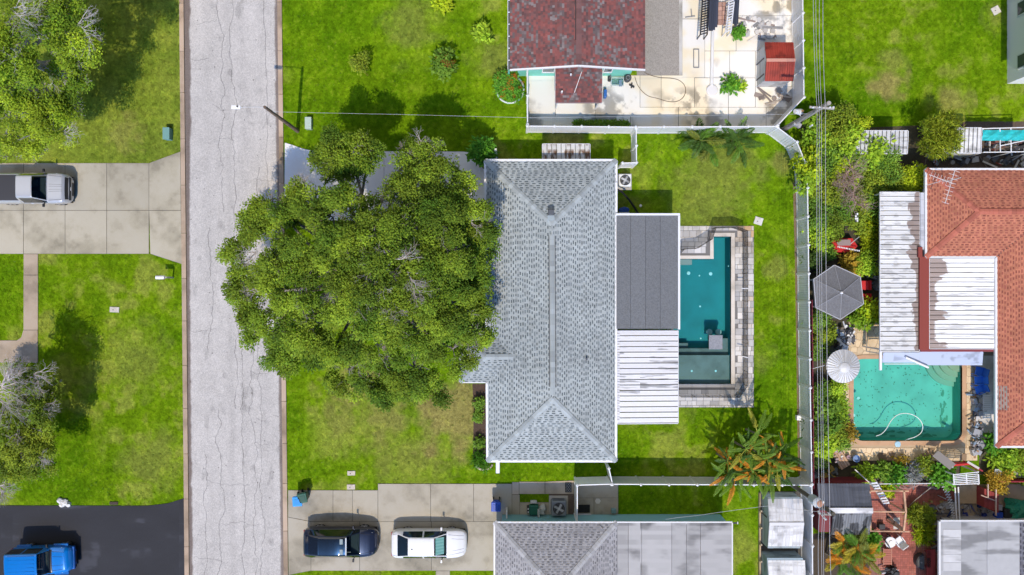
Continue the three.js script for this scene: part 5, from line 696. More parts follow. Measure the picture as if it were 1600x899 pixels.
bigTree('oak_tree', 'huge spreading oak tree between the street and the grey shingle roof', W(598, 437), 3.2, [
  [545, 238, 5.6, 1.95], [520, 248, 5.4, 1.3], [577, 246, 5.2, 1.1], [604, 300, 6.8, 1.0, .5], [634, 236, 6.0, .8, .5], [664, 246, 6.2, 1.15, .75], [640, 252, 6.2, .9, .7], [697, 284, 6.6, 1.4], [662, 292, 6.8, 1.3], [715, 268, 6, .6, .6], [727, 303, 6.4, 1.1], [428, 328, 5.4, 1.5], [402, 358, 5.2, 1.3], [470, 308, 5.8, 1.0, .7], [445, 335, 6, 1.2], [378, 412, 5, 1.2, .75], [385, 458, 5, 1.35, .8], [376, 440, 4.8, 1.0, .7], [410, 505, 5, 1.5], [447, 548, 4.8, 1.35], [428, 560, 4.3, .9, .8],
  [520, 340, 7.6, 1.7], [494, 318, 6.8, 1.2], [556, 318, 7, 1.1, .7], [460, 402, 7.4, 1.9], [430, 420, 6.4, 1.5], [466, 458, 7.5, 1.9], [502, 505, 7.2, 1.9], [470, 520, 6, 1.5], [545, 578, 5.8, 1.6], [520, 548, 6.2, 1.5], [588, 536, 7.2, 2.0], [598, 602, 4.8, 1.3], [570, 600, 4.8, 1.0, .8], [648, 575, 5.8, 1.6], [678, 606, 4.6, 1.05], [622, 606, 4.6, 1.0], [656, 515, 7.2, 1.9], [708, 545, 6.2, 1.6, .9], [748, 508, 5.7, 1.2, .8], [736, 535, 5.4, 1.1, .8], [708, 475, 7.2, 1.9], [740, 468, 6, 1.2], [700, 412, 7.7, 1.9], [742, 428, 6.4, 1.25], [740, 348, 6.6, 1.4], [754, 372, 6.2, 1.0], [771, 393, 5.8, .55, .7], [688, 355, 7.7, 1.7], [715, 330, 7, 1.2], [628, 352, 8.2, 1.7, .85], [650, 322, 7.4, 1.3], [588, 372, 8.4, 1.5, .8], [570, 405, 8.7, 1.8], [535, 385, 8, 1.5], [552, 456, 8.7, 1.9], [602, 425, 8.6, 1.3, .35], [634, 410, 8.6, 1.6, .7], [650, 450, 8.4, 1.5, .8], [612, 480, 8.4, 1.5, .8], [575, 498, 8, 1.6]],
  { colors: OAK, density: 33, bare: [[592, 415, 9.1, null, 5, .8], [618, 405, 9.1, -.6, 4, .75], [636, 425, 9.0, 0.3, 5, .8], [600, 440, 9.1, 2, 4, .7], [645, 450, 8.8, .8, 3, .6], [520, 425, 8.3, 1.2, 4, .7], [530, 445, 8.4, 2.4, 3, .6], [612, 470, 9.0, 1.6, 4, .7], [616, 482, 8.9, .9, 3, .6], [655, 235, 6.6, -0.6, 4, .7], [614, 290, 6.9, 1.5, 4, .8], [650, 340, 7.9, 1.5, 3, .7], [735, 345, 7, .2, 3, .6], [485, 470, 8.1, 2.6, 3, .6], [400, 395, 5.6, 2.5, 5, .7], [405, 455, 5.5, 2.8, 4, .7], [720, 530, 6.4, 0, 4, .7], [475, 300, 6.2, 4, 4, .7], [560, 560, 6.4, 2, 3, .6]] });
bigTree('oak_tree', 'sparse pale limbed oak tree in the upper left lawn', W(110, 122), 2.6, [
  [112, 22, 8, 1.6], [80, 12, 8.5, 1.4], [40, 20, 8.5, 1.5, .8], [15, 45, 8, 1.4, .8], [55, 48, 8.8, 1.0, .6], [106, 62, 8, 1.5], [138, 66, 7.6, 1.4, .8], [150, 52, 7, 1.0, .5], [120, 88, 7, 1.2, .8], [128, 118, 6.4, 1.1, .8], [110, 130, 6.2, 1.1, .8], [20, 90, 8.5, 1.4], [40, 112, 8, 1.4], [14, 130, 7.6, 1.3], [55, 165, 6.6, 1.3], [28, 180, 6.4, 1.4], [85, 178, 6.2, 1.5], [62, 206, 5.6, 1.4], [100, 196, 5.2, 1.2, .8], [32, 218, 5.2, 1.2], [60, 228, 4.8, 1.0, .7], [-25, 60, 8, 2], [-30, 150, 7, 2], [5, 240, 4, .8, .7], [115, 172, 5.6, 1.1, .8]],
  { colors: [[0.15, 0.29, 0.02], [0.46, 0.6, 0.035]], density: 18, lean: [-1.6, -0.6], r: 0.36, bark: [0.36, 0.34, 0.32], bare: [[120, 38, 8.6, -0.1, 6, .9], [15, 15, 9, 0.4, 7, 1.1], [70, 130, 6.5, 1.1, 4, .9], [100, 205, 5.6, 0.2, 4, .6], [62, 60, 8, 3.5, 4, .8], [35, 235, 5, .9, 3, .5]], twig: [0.55, 0.52, 0.5] });
bigTree('half_bare_tree', 'half bare grey tree on the lower left lawn', W(62, 640), 1.6, [
  [32, 585, 3.8, .8, .5], [52, 608, 4.2, 1.0, .7], [78, 618, 3.8, .8, .55], [48, 640, 4.2, 1.1, .8], [20, 660, 4.2, 1.2], [60, 668, 4, 1.1, .9], [32, 690, 4, 1.3], [66, 698, 3.6, 1.0], [12, 715, 3.6, 1.2], [45, 728, 3.2, 1.1, .9], [75, 725, 2.8, .7, .7], [88, 600, 3.6, .6, .4], [-30, 660, 4, 1.5], [20, 742, 2.8, .7, .7]],
  { colors: [[0.13, 0.23, 0.016], [0.36, 0.44, 0.035]], density: 34, r: 0.2, bark: [0.3, 0.28, 0.26], twig: [0.56, 0.5, 0.5], bare: [[2, 605, 4.6, -0.5, 9, 1.3], [-10, 615, 4.6, -0.05, 10, 1.5], [14, 590, 4.4, 0.35, 5, 1.1], [52, 585, 4.4, 0.2, 5, .85], [64, 632, 4.2, 0.5, 5, .75], [30, 665, 4.5, .8, 5, .7], [-4, 758, 3, .1, 8, .8], [55, 710, 4, .6, 5, .6]] });
// bushes and garden plants: [u, v, height, radius m, leaf kind, colours, label]
function bush(name, label, cat, u, v, h, r, leaf, colors, o = {}) {
  const b = o.y ? [W(u, v, o.y)[0], o.y, W(u, v, o.y)[2]] : W(u, v), t = thing(name, label, cat, b, o.group), st = new MB(), spots = [], top = b[1] + h;
  for (let k = 0; k < 6; k++) st.tube([b, add3(b, [R(-.4, .4) * r, h * 0.5, R(-.4, .4) * r]), add3(b, [R(-.8, .8) * r, h * R(.6, .9), R(-.8, .8) * r])], 0.02, 0.008, 4, o.stem ?? [0.25, 0.2, 0.13]); st.build('stem', M(WHITE, 0.9), t);
  const n = o.n ?? Math.round(60 * 1.25 * Math.pow(r, 1.7) * (leaf === 'broad' ? 1.1 : leaf === 'tiny' ? 3 : 1.7) + 10), lobes = o.lobes ?? 5;
  for (let k = 0; k < lobes; k++) { const a = k / lobes * 6.283 + R(-.4, .4), q = k ? r * R(.4, .62) : 0; blobSpots(spots, [b[0] + q * Math.cos(a), b[1] + h * R(.45, .72), b[2] + q * Math.sin(a)], r * R(.5, .68), Math.round(n / lobes * 1.25), colors, { flat: h / r * 0.5, low: -0.5, gap: 0.12, size: o.size }); }
  scatter('foliage', CLUMPS[leaf], spots, t);
  if (o.flowers) { const fl = []; for (let k = 0; k < o.flowers[0]; k++) { const a = R(0, 6.283), q = r * Math.sqrt(rnd()) * 0.9; fl.push([b[0] + q * Math.cos(a), b[1] + h * (1.05 - 0.4 * q * q / r / r), b[2] + q * Math.sin(a), R(.6, 1), o.flowers[1]]); } scatter('flowers', CLUMPS.tiny, fl, t); }
  return t;
}
const G1 = [[0.113, 0.24, 0.025], [0.257, 0.433, 0.047]], G2 = [[0.208, 0.382, 0.021], [0.52, 0.728, 0.051]], G3 = [[0.052, 0.122, 0.021], [0.116, 0.197, 0.034]], YG = [[0.353, 0.507, 0.013], [0.592, 0.705, 0.028]], OL = [[0.15, 0.24, 0.018], [0.38, 0.48, 0.035]], OR = [[0.302, 0.242, 0.03], [0.603, 0.408, 0.044]], VIV = [[0.077, 0.261, 0.015], [0.2, 0.491, 0.045]];
seed = 808;
bush('ixora_bush', 'round ixora bush with orange flowers inside a white ring', 'bush', 797, 138, 1.0, 1.0, 'fine', VIV, { n: 170, flowers: [26, [0.75, 0.16, 0.02]] });
{ const p = W(797, 140); new MB().torus(p[0], 0.05, p[2], 0.9, 0.06, [0.7, 0.78, 0.75], 26).solo('planter_ring', 'white round edging ring under the ixora bush', 'edging', M(WHITE, 0.6)); }
bush('shrub', 'leafy shrub with red flowers in the middle of the upper lawn', 'shrub', 699, 108, 1.3, 0.85, 'broad', G1, { flowers: [12, [0.35, 0.03, 0.02]], n: 50 });
bush('shrub', 'thin sparse shrub left of centre in the upper lawn', 'shrub', 568, 106, 1.3, 0.62, 'fine', OL, { n: 60 });
bush('shrub', 'small bright green shrub near the red roofed house', 'shrub', 753, 58, 0.9, 0.5, 'broad', G2, { n: 34 });
bush('shrub', 'bright green shrub cut by the top edge of the lawn', 'shrub', 692, 8, 0.8, 0.6, 'broad', YG, { n: 44 });
bush('hedge_bush', 'glossy green bush at the corner of the grey shingle roof', 'bush', 757, 244, 1.9, 0.85, 'broad', VIV, { n: 130 });
for (const [u, v, h, r, lab] of [[750, 628, .5, .4, 'small plant in the bed just below the porch roof'], [748, 650, .45, .35, 'low plant against the front wall north of the ferns'], [750, 690, .5, .35, 'light green plant in the middle of the front bed']]) bush('bed_plant', lab, 'plant', u, v, h, r * .8, 'fine', G1, { n: 22 });
bush('spiky_plant', 'spiky green plant in the stone edged corner bed', 'plant', 752, 718, .5, .5, 'spiky', VIV, { n: 24 });
for (let k = 0; k < 11; k++) bush('planter_plant', 'green plant in the row along the white patio fence', 'plant', 901 + k * 7.6, 196.5, 0.4, 0.17, 'fine', G1, { n: 12, lobes: 2, group: 'plants in the narrow planter along the patio fence' });
bush('potted_plant', 'round green plant beside the white ladder on the patio', 'plant', 1152.5, 54, .5, .33, 'fine', VIV, { n: 44 });
bush('patio_plant', 'low green plant sprawling on the cream patio slabs', 'plant', 1142, 135, .35, .42, 'broad', VIV, { n: 26 });
bush('patio_plant', 'little plant right beside the sprawling patio plant', 'plant', 1153, 138, .3, .2, 'broad', G2, { n: 8 });
// the overgrown hedge on the right
const HEDGE = [
  [1262, 215, 2.2, 1.0, 'broad', G2, 'bright broad leaved shrub at the foot of the weathered pole'], [1252, 262, 2.4, 1.1, 'broad', YG, 'yellow green shrub leaning over the long white fence'], [1248, 288, 2.2, .8, 'broad', G2, 'light green bush hanging over the fence south of the pole'], [1280, 205, 2.6, 1.0, 'fine', OL, 'olive shrub under the overhead lines near the pole'], [1300, 205, 3, 1.3, 'fine', OL, 'tall olive shrub north of the stained tin shed'], [1322, 212, 2.5, .9, 'fine', YG, 'pale green shrub touching the stained tin shed'],
  [1292, 240, 3.0, 1.3, 'broad', G2, 'lush bright shrub in the middle of the north hedge'], [1316, 246, 2.6, 1.1, 'fine', G1, 'dark green shrub left of the stained tin shed'], [1277, 265, 2.6, 1.3, 'fine', G1, 'dense green bush under the overhead lines'], [1345, 250, 2.4, 1.2, 'broad', G2, 'broad leaved bush below the stained tin shed'], [1368, 262, 2.2, 1.1, 'fine', G1, 'mid green bush between the two tin sheds'], [1300, 275, 2.6, 1.0, 'fine', YG, 'light yellow green bush beside the dead vine tangle'], [1350, 285, 2.2, 1.3, 'fine', OL, 'olive bush right of the dead vine tangle'], [1378, 288, 1.9, 1.0, 'fine', OL, 'olive bush left of the bright yellow shrub'],
  [1275, 300, 2.4, 1.3, 'fine', OL, 'wide olive bush behind the fence under the lines'], [1302, 318, 2.2, 1.3, 'fine', G1, 'green bush south of the dead vine tangle'], [1330, 318, 2.0, 1.1, 'fine', OL, 'olive bush west of the long panel roof'], [1354, 322, 1.9, 1.0, 'fine', G1, 'green bush touching the long panel roof'], [1268, 335, 2.2, 1.1, 'fine', G1, 'green bush between fence and overhead lines'], [1292, 352, 1.7, 1.0, 'fine', OL, 'olive bush north of the red garden boat'], [1330, 345, 1.8, .9, 'fine', OL, 'olive bush behind the white flag stand'], [1355, 358, 1.5, .9, 'spiky', YG, 'yellow striped spiky plant near the panel roof'], [1268, 370, 1.8, .9, 'fine', G2, 'green bush left of the red garden boat'], [1286, 392, 1.1, .6, 'fine', G1, 'green bush just under the red garden boat'],
  [1322, 412, 1.0, .65, 'broad', OR, 'orange green croton north of the hexagonal gazebo'], [1343, 412, 1.4, .8, 'fine', G2, 'bright bush right of the hexagonal gazebo peak'], [1358, 385, 1.3, .7, 'spiky', YG, 'spiky yellow plant beside the grey tarp'], [1264, 408, 1.6, .7, 'fine', G3, 'dark bush in the gap left of the gazebo'], [1352, 488, 1.3, .8, 'broad', YG, 'yellow green bush at the lower right of the gazebo'], [1335, 497, 1.2, .6, 'broad', G2, 'green bush directly below the gazebo edge'], [1270, 500, 1.5, .8, 'fine', G1, 'green bush below the left edge of the gazebo'], [1282, 522, 1.5, .9, 'fine', OL, 'olive bush north of the round metal umbrella'], [1274, 545, 1.4, .7, 'fine', G1, 'bush left of the round metal umbrella']];
for (const [u, v, h, r, leaf, c, lab] of HEDGE) bush('garden_bush', lab, 'bush', u, v, h, r, leaf, c);
bush('yellow_shrub', 'bright yellow green rounded shrub at the terracotta house corner', 'shrub', 1412, 285, 1.8, 0.95, 'fine', YG, { n: 190 });
bush('garden_tree', 'bright green small tree between the two tin sheds', 'small tree', 1444, 222, 3.2, 1.5, 'spiky', [[0.22, 0.32, 0.015], [0.45, 0.54, 0.04]], { n: 170, lobes: 8 });
{ const t = thing('dead_vine', 'tangle of dead brown vines in the middle of the hedge', 'vine', W(1320, 290)), m = new MB(); for (const [u, v] of [[1322, 272], [1330, 285], [1322, 290], [1334, 305], [1338, 318], [1330, 262]]) { const c = W(u, v, 2.5); for (let k = 0; k < 12; k++) twigFan(m, c, nrm([R(-1, 1), R(-.2, .5), R(-1, 1)]), 0.5, 0.022, 3, [0.42, 0.29, 0.24], 1.0); } m.build('stems', M(WHITE, 0.95), t, 'stuff'); }
const STRIP = [
  [1276, 615, 1.4, .9, 'fine', G1, 'green bush right behind the maroon boards near the umbrella'], [1300, 612, 1.2, .9, 'fine', G2, 'bright bush below the round metal umbrella'], [1285, 642, 1.3, 1.0, 'broad', G1, 'broad bush beside the left edge of the pool'], [1308, 640, 1.1, .6, 'fine', G2, 'bright bush touching the pool deck'], [1272, 668, 1.3, .9, 'fine', G3, 'dark bush beside the maroon boards'], [1298, 668, 1.2, .8, 'fine', OL, 'olive bush left of the pool corner'], [1320, 672, 1.0, .55, 'fine', OR, 'brownish plant over the pool coping'], [1282, 692, 1.2, .9, 'broad', G2, 'bright bush above the wooden bench'], [1308, 688, 1.0, .6, 'fine', G1, 'bush near the lower left pool corner'], [1272, 716, 1.1, .7, 'fine', G3, 'dark bush between fence and wooden bench'],
  [1350, 738, .7, .5, 'broad', G2, 'leafy plant just right of the blue pot'], [1375, 733, .7, .45, 'broad', G1, 'leafy plant second from the blue pot'], [1395, 738, .9, .6, 'broad', VIV, 'vivid green plant below the pool deck'], [1420, 735, .8, .5, 'spiky', [[0.35, 0.4, 0.42], [0.5, 0.55, 0.58]], 'silvery grey spiky plant below the pool deck'], [1438, 725, .9, .6, 'fine', OL, 'olive plant left of the leaning grey board'], [1462, 738, 1.2, .75, 'broad', VIV, 'vivid bush with white flowers beside the trellis'], [1405, 722, .5, .4, 'fine', OR, 'low brownish plant along the deck edge'],
  [1548, 690, 1.1, .7, 'broad', VIV, 'vivid vine at the lower corner of the terracotta roof'], [1560, 712, 1.2, .8, 'broad', G2, 'bright bush below the terracotta roof corner'], [1580, 715, 1.0, .9, 'fine', OL, 'olive bush under the terracotta south eave'], [1548, 748, 1.3, .8, 'fine', OR, 'rusty orange leaved bush right of the trellis'], [1560, 732, 1.0, .6, 'broad', G2, 'bright sprig above the grey lattice'], [1384, 762, .6, .4, 'fine', YG, 'small yellow green plant by the leaning ladder'], [1424, 800, .9, .5, 'spiky', OL, 'spiky plant right of the tan pergola'], [1443, 802, .8, .5, 'fine', OL, 'plant in a square crate on the red tiles'], [1438, 830, .7, .55, 'spiky', YG, 'spreading yellow green fern on the red tiles'], [1352, 838, 1.0, .6, 'broad', VIV, 'broad leaved plant with a pink flower by the dark shed'], [1600, 735, 1, .8, 'fine', G2, 'green bush at the right edge below the terracotta roof']];
for (const [u, v, h, r, leaf, c, lab] of STRIP) bush('garden_plant', lab, 'plant', u, v, h, r, leaf, c);
for (const [u, v, h, r, lab] of [[1445, 183, 1.4, .7, 'pale bush poking above the tin sheds']]) bush('garden_bush', lab, 'bush', u, v + 20, h, r, 'fine', G2);
// ---- palms: every frond a piece
function frond(L, n, leafL, droop, col, sd, o = {}) {
  seed = sd; const m = new MB(), P = (t) => [L * t * (1 - 0.12 * droop * t), L * (0.32 * t - droop * t * t * 0.55), 0], T = (t) => nrm(sub3(P(t + 0.02), P(t - 0.02)));
  m.tube([0, .25, .5, .75, 1].map(P), 0.022, 0.006, 4, sc(col, 0.9), false);
  for (let k = 1; k <= n; k++) for (const s of [-1, 1]) {
    const t = (o.from ?? 0.15) + (1 - (o.from ?? 0.15)) * k / n, p = P(t), d = T(t), l = leafL * Math.sin(Math.PI * clamp(0.22 + 0.7 * t)) * R(.85, 1.1), dir = nrm(add3(mul3(d, o.sweep ?? 0.75), [0, R(-.25, .25) - 0.12, s * 0.85])), w = (o.w ?? 0.05) * R(.8, 1.2), wd = nrm(cross(dir, [0, 1, 0])), e = add3(p, add3(mul3(dir, l), [0, -0.22 * l, 0])), mid = add3(p, mul3(dir, l * .5)), c = sc(col, R(.75, 1.25));
    m.tri(add3(p, mul3(wd, -w * .3)), add3(mid, mul3(wd, w)), e, c); m.tri(add3(p, mul3(wd, -w * .3)), e, add3(mid, mul3(wd, -w)), c);
  }
  return m.geometry();
}
const PM = [0, 1, 2].map(() => leafM(0.5)); const PALM = {};
for (const [k, c] of [['green', [0.16, 0.32, 0.04]], ['dark', [0.1, 0.2, 0.035]], ['yellow', [0.55, 0.48, 0.05]], ['orange', [0.75, 0.35, 0.04]], ['olive', [0.26, 0.3, 0.05]]]) PALM[k] = [frond(1, 21, .3, .5, c, 11 + k.length, { w: .018 }), frond(1, 21, .25, .8, c, 12 + k.length, { w: .018 })];
const PADDLE = {}; for (const [k, c] of [['green', [0.2, 0.34, 0.04]], ['dark', [0.08, 0.17, 0.03]], ['orange', [0.78, 0.36, 0.04]], ['olive', [0.46, 0.46, 0.06]]]) PADDLE[k] = [frond(1, 28, .15, .5, c, 31 + k.length, { w: .013, from: .2, sweep: 0.8 }), frond(1, 26, .13, .85, c, 41 + k.length, { w: .013, from: .25, sweep: 0.7 })];
function palm(name, label, u, v, stems, kinds, L, set = PALM) {
  const b = W(u, v), t = thing(name, label, 'palm', b);
  for (const [du, dv, h, n] of stems) {
    const f = W(u + du, v + dv), top = [f[0] + R(-.2, .2), h, f[2] + R(-.2, .2)]; new MB().tube([f, lerp3(f, top, .5), top], 0.075, 0.05, 7, [0.3, 0.27, 0.2]).build('stem', M(WHITE, 0.9, { map: stainTex }), t);
    for (let k = 0; k < n; k++) { const o = new THREE.Mesh(pick(set[pick(kinds)]), PM[k % 3]); o.name = 'frond'; o.position.set(top[0] - b[0], top[1], top[2] - b[2]); const a = k / n * 6.283 + R(-.3, .3), up = R(-.15, .75); o.rotation.order = 'YXZ'; o.rotation.set(R(-.6, .6), a, up); o.scale.setScalar(L * R(.75, 1.1)); t.add(o); }
  }
  return t;
}
seed = 4321;
palm('palm', 'left of the two small palms behind the patio fence', 1093, 224, [[0, 0, 1.1, 9], [9, 6, .8, 6], [-9, 2, .8, 5]], ['green', 'dark', 'dark', 'olive'], 1.6);
palm('palm', 'right of the two small palms behind the patio fence', 1140, 226, [[0, 0, 1.0, 9], [8, 3, .7, 6]], ['green', 'dark', 'dark'], 1.5);
palm('traveller_palm', 'big clump of paddle leaved palm with orange dying fronds', 1160, 697, [[-40, 12, 2.1, 9], [-12, -6, 2.6, 10], [14, 4, 2.5, 10], [40, 16, 2.1, 9], [-4, 22, 2.2, 10], [24, 32, 2.0, 9], [-38, 34, 1.8, 9], [6, -26, 2.3, 9], [48, -4, 1.9, 9], [-20, 40, 1.6, 9], [4, 10, 1.9, 12], [-24, 16, 1.7, 10], [28, 12, 1.6, 10]], ['green', 'green', 'dark', 'dark', 'orange', 'olive', 'green'], 1.75, PADDLE);
palm('areca_palm', 'yellow fronded palm clump south of the dark shed', 1312, 842, [[-14, -6, 1.7, 9], [10, 0, 1.8, 10], [-4, 18, 1.7, 9], [22, 16, 1.6, 8], [-22, 22, 1.6, 8]], ['green', 'yellow', 'yellow', 'olive', 'orange'], 1.5);

// ------------------------------------------------------------ soil, decks and terraces of the right gardens
const bed = (name, label, poly, color, map = speckTex, y = 0.02) => { const p = take(px(poly)); return struct(name, label, new MB().prism(p, -0.1, y), M(color, 1, { map }), 'garden bed'); };
bed('garden_soil', 'dark leaf littered soil under the overgrown right hedge', [[1250, 178], [1300, 172], [1338, 200], [1440, 196], [1440, 262], [1446, 300], [1375, 302], [1375, 560], [1332, 562], [1326, 715], [1330, 760], [1259, 760], [1256, 300]], [0.085, 0.075, 0.045]);
bed('dirt_yard', 'brown dirt strip between tin sheds and terracotta house', [[1440, 190], [1640, 190], [1640, 272], [1440, 272]], [0.13, 0.095, 0.07]);
bed('garden_soil', 'dark soil bed between the flagstone deck and the red tiles', [[1326, 716], [1500, 716], [1500, 757], [1326, 757]], [0.1, 0.08, 0.05]);
bed('garden_soil', 'soil bed below the terracotta house south eave', [[1530, 690], [1640, 690], [1640, 742], [1530, 742]], [0.12, 0.11, 0.06], speckTex, 0.024);
bed('garden_soil', 'brown mulch bed under the areca palm', [[1259, 834], [1362, 834], [1362, 920], [1259, 920]], [0.1, 0.075, 0.05]);
bed('garden_bed', 'brown mulch bed along the front wall of the main house', [[738, 600], [762, 600], [764, 732], [747, 732], [739, 712], [740, 640]], [0.11, 0.07, 0.05]);
bed('garden_bed', 'narrow dark planter along the white patio fence', [[896, 191], [982, 191], [982, 201], [896, 201]], [0.05, 0.035, 0.02], speckTex, 0.06);
bed('mulch_patch', 'mulch around the grey air conditioner', [[858, 772], [897, 772], [897, 806], [858, 806]], [0.16, 0.12, 0.1], speckTex, 0.03);
bed('shed_yard', 'bare dirt ground between the two small grey sheds', [[1187, 768], [1252, 768], [1253, 920], [1187, 920]], [0.12, 0.11, 0.1], speckTex, 0.024);
bed('concrete_yard', 'tan concrete yard in the lower right corner', [[1490, 757], [1640, 757], [1640, 830], [1490, 830]], [0.42, 0.34, 0.25], concreteTex, 0.03);
bed('side_yard', 'grey ground strip beside the flat roofed corner house', [[1452, 790], [1492, 790], [1492, 940], [1452, 940]], [0.14, 0.12, 0.11], concreteTex, 0.028);
// edging stones round the corner of the front bed
{ const g = thing('stone_edging', 'row of pale edging stones at the front bed corner', 'edging', W(750, 730)); seed = 31; for (let k = 0; k < 16; k++) { const a = 3.5 - k * 0.2, p = W(756 + 14 * Math.cos(a), 722 + 12 * Math.sin(a) + (k < 3 ? -4 : 0)); new MB().rbox(p[0], 0, p[2], 0.2, 0.1, 0.13, 0.04, sc([0.5, 0.4, 0.33], R(.8, 1.2)), -a + 1.57).build('stone', M(WHITE, 0.9), g); } }
// flagstones: irregular stones cut by the middle lines between seeds
function flagstones(g, rects, pitch) {
  rects.forEach(([u0, v0, u1, v1]) => {
    const S0 = []; for (let v = v0 - pitch; v < v1 + pitch; v += pitch) for (let u = u0 - pitch; u < u1 + pitch; u += pitch) S0.push([u + R(0, pitch * .9), v + R(0, pitch * .9)]);
    for (const s of S0) {
      let p = r4(u0, v0, u1, v1);
      for (const q of S0) { if (q === s || Math.hypot(q[0] - s[0], q[1] - s[1]) > pitch * 3) continue; const mx = (s[0] + q[0]) / 2, my = (s[1] + q[1]) / 2, nx = q[0] - s[0], ny = q[1] - s[1], out = []; p.forEach((a, i) => { const b = p[(i + 1) % p.length], da = (a[0] - mx) * nx + (a[1] - my) * ny, db = (b[0] - mx) * nx + (b[1] - my) * ny; if (da <= 0) out.push(a); if ((da < 0) !== (db < 0)) { const t = da / (da - db); out.push([a[0] + (b[0] - a[0]) * t, a[1] + (b[1] - a[1]) * t]); } }); p = out; if (p.length < 3) break; }
      if (p.length < 3) continue; const cu = p.reduce((a, q) => a + q[0], 0) / p.length, cv = p.reduce((a, q) => a + q[1], 0) / p.length, ar = Math.abs(p.reduce((a, q, i) => { const b = p[(i + 1) % p.length]; return a + q[0] * b[1] - b[0] * q[1]; }, 0)) / 2; if (ar < 4) continue;
      const wet = cv > 697 && vnoise(cu / 22, cv / 14, 45) > 0.55, c = wet ? sc([0.36, 0.25, 0.16], R(.8, 1.15)) : sc([0.8, 0.62, 0.4], R(.82, 1.12));
      new MB().prism(px(p.map(([u, v]) => { const d = Math.hypot(u - cu, v - cv) || 1; return [cu + (u - cu) * (1 - 0.42 / d), cv + (v - cv) * (1 - 0.42 / d)]; })), -0.02, 0.05 + 0.004 * rnd(), c).build('flagstone', M(WHITE, 0.9, { map: concreteTex }), g);
    }
  });
}
{
  seed = 515; const g = thing('flagstone_deck', 'cream flagstone deck round the turquoise pool', 'pool deck', [0, 0, 0], undefined, 'structure'), R0 = [[1311, 575, 1326, 700], [1311, 700, 1527, 720], [1510, 566, 1527, 700], [1326, 499, 1374, 553]];
  new MB().prism(rectPx(1311, 553, 1527, 720), -0.1, 0.026, [0.5, 0.37, 0.23], [roundRect(1332, 560, 1504.5, 690, 15)]).build('mortar', M(WHITE, 1), g); R0.forEach((r) => { const p = take(rectPx(...r)); new MB().prism(p, -0.1, 0.03, [0.5, 0.37, 0.23]).build('mortar', M(WHITE, 1), g); }); take(POOL2); take(rectPx(1322, 550, 1514, 700)); flagstones(g, R0, 10.5);
  struct('concrete_strip', 'pale concrete strip along the terracotta house west wall', new MB().prism(take(rectPx(1527, 556, 1560, 700)), -0.1, 0.035), M([0.85, 0.85, 0.88], 0.9, { map: concreteTex }), 'paving'); struct('covered_patio', 'shaded patio floor below the white panel roofs', new MB().prism(take(rectPx(1374, 300, 1560, 556)), -0.1, 0.02), M([0.4, 0.36, 0.3], 0.9, { map: concreteTex }), 'paving');
}
{ // red tiled terrace
  seed = 616; const g = thing('red_tile_terrace', 'terrace of small square red tiles in the lower right garden', 'terrace', [0, 0, 0], undefined, 'structure'), p = px([[1358, 757], [1492, 757], [1492, 795], [1469, 800], [1466, 930], [1358, 930]]); take(p); new MB().prism(p, -0.1, 0.03, [0.3, 0.13, 0.1]).build('mortar', M(WHITE, 1), g); const m = new MB();
  for (let v = 757.5; v < 925; v += 3.45) for (let u = 1358.5; u < 1491; u += 3.45) { if (u > 1465 && v > 794) continue; const w = W(u + 1.7, v + 1.7), f = fbm(w[0] / 1.6, w[2] / 1.6, 717, 3); m.box(w[0], 0.01, w[2], 0.128, 0.035 + 0.003 * rnd(), 0.128, mixc(sc([0.43, 0.13, 0.095], R(.8, 1.15)), [0.5, 0.27, 0.2], smooth(.5, .75, f) * 0.6)); } m.build('tiles', M(WHITE, 0.8, { map: stainTex }), g, 'stuff');
}
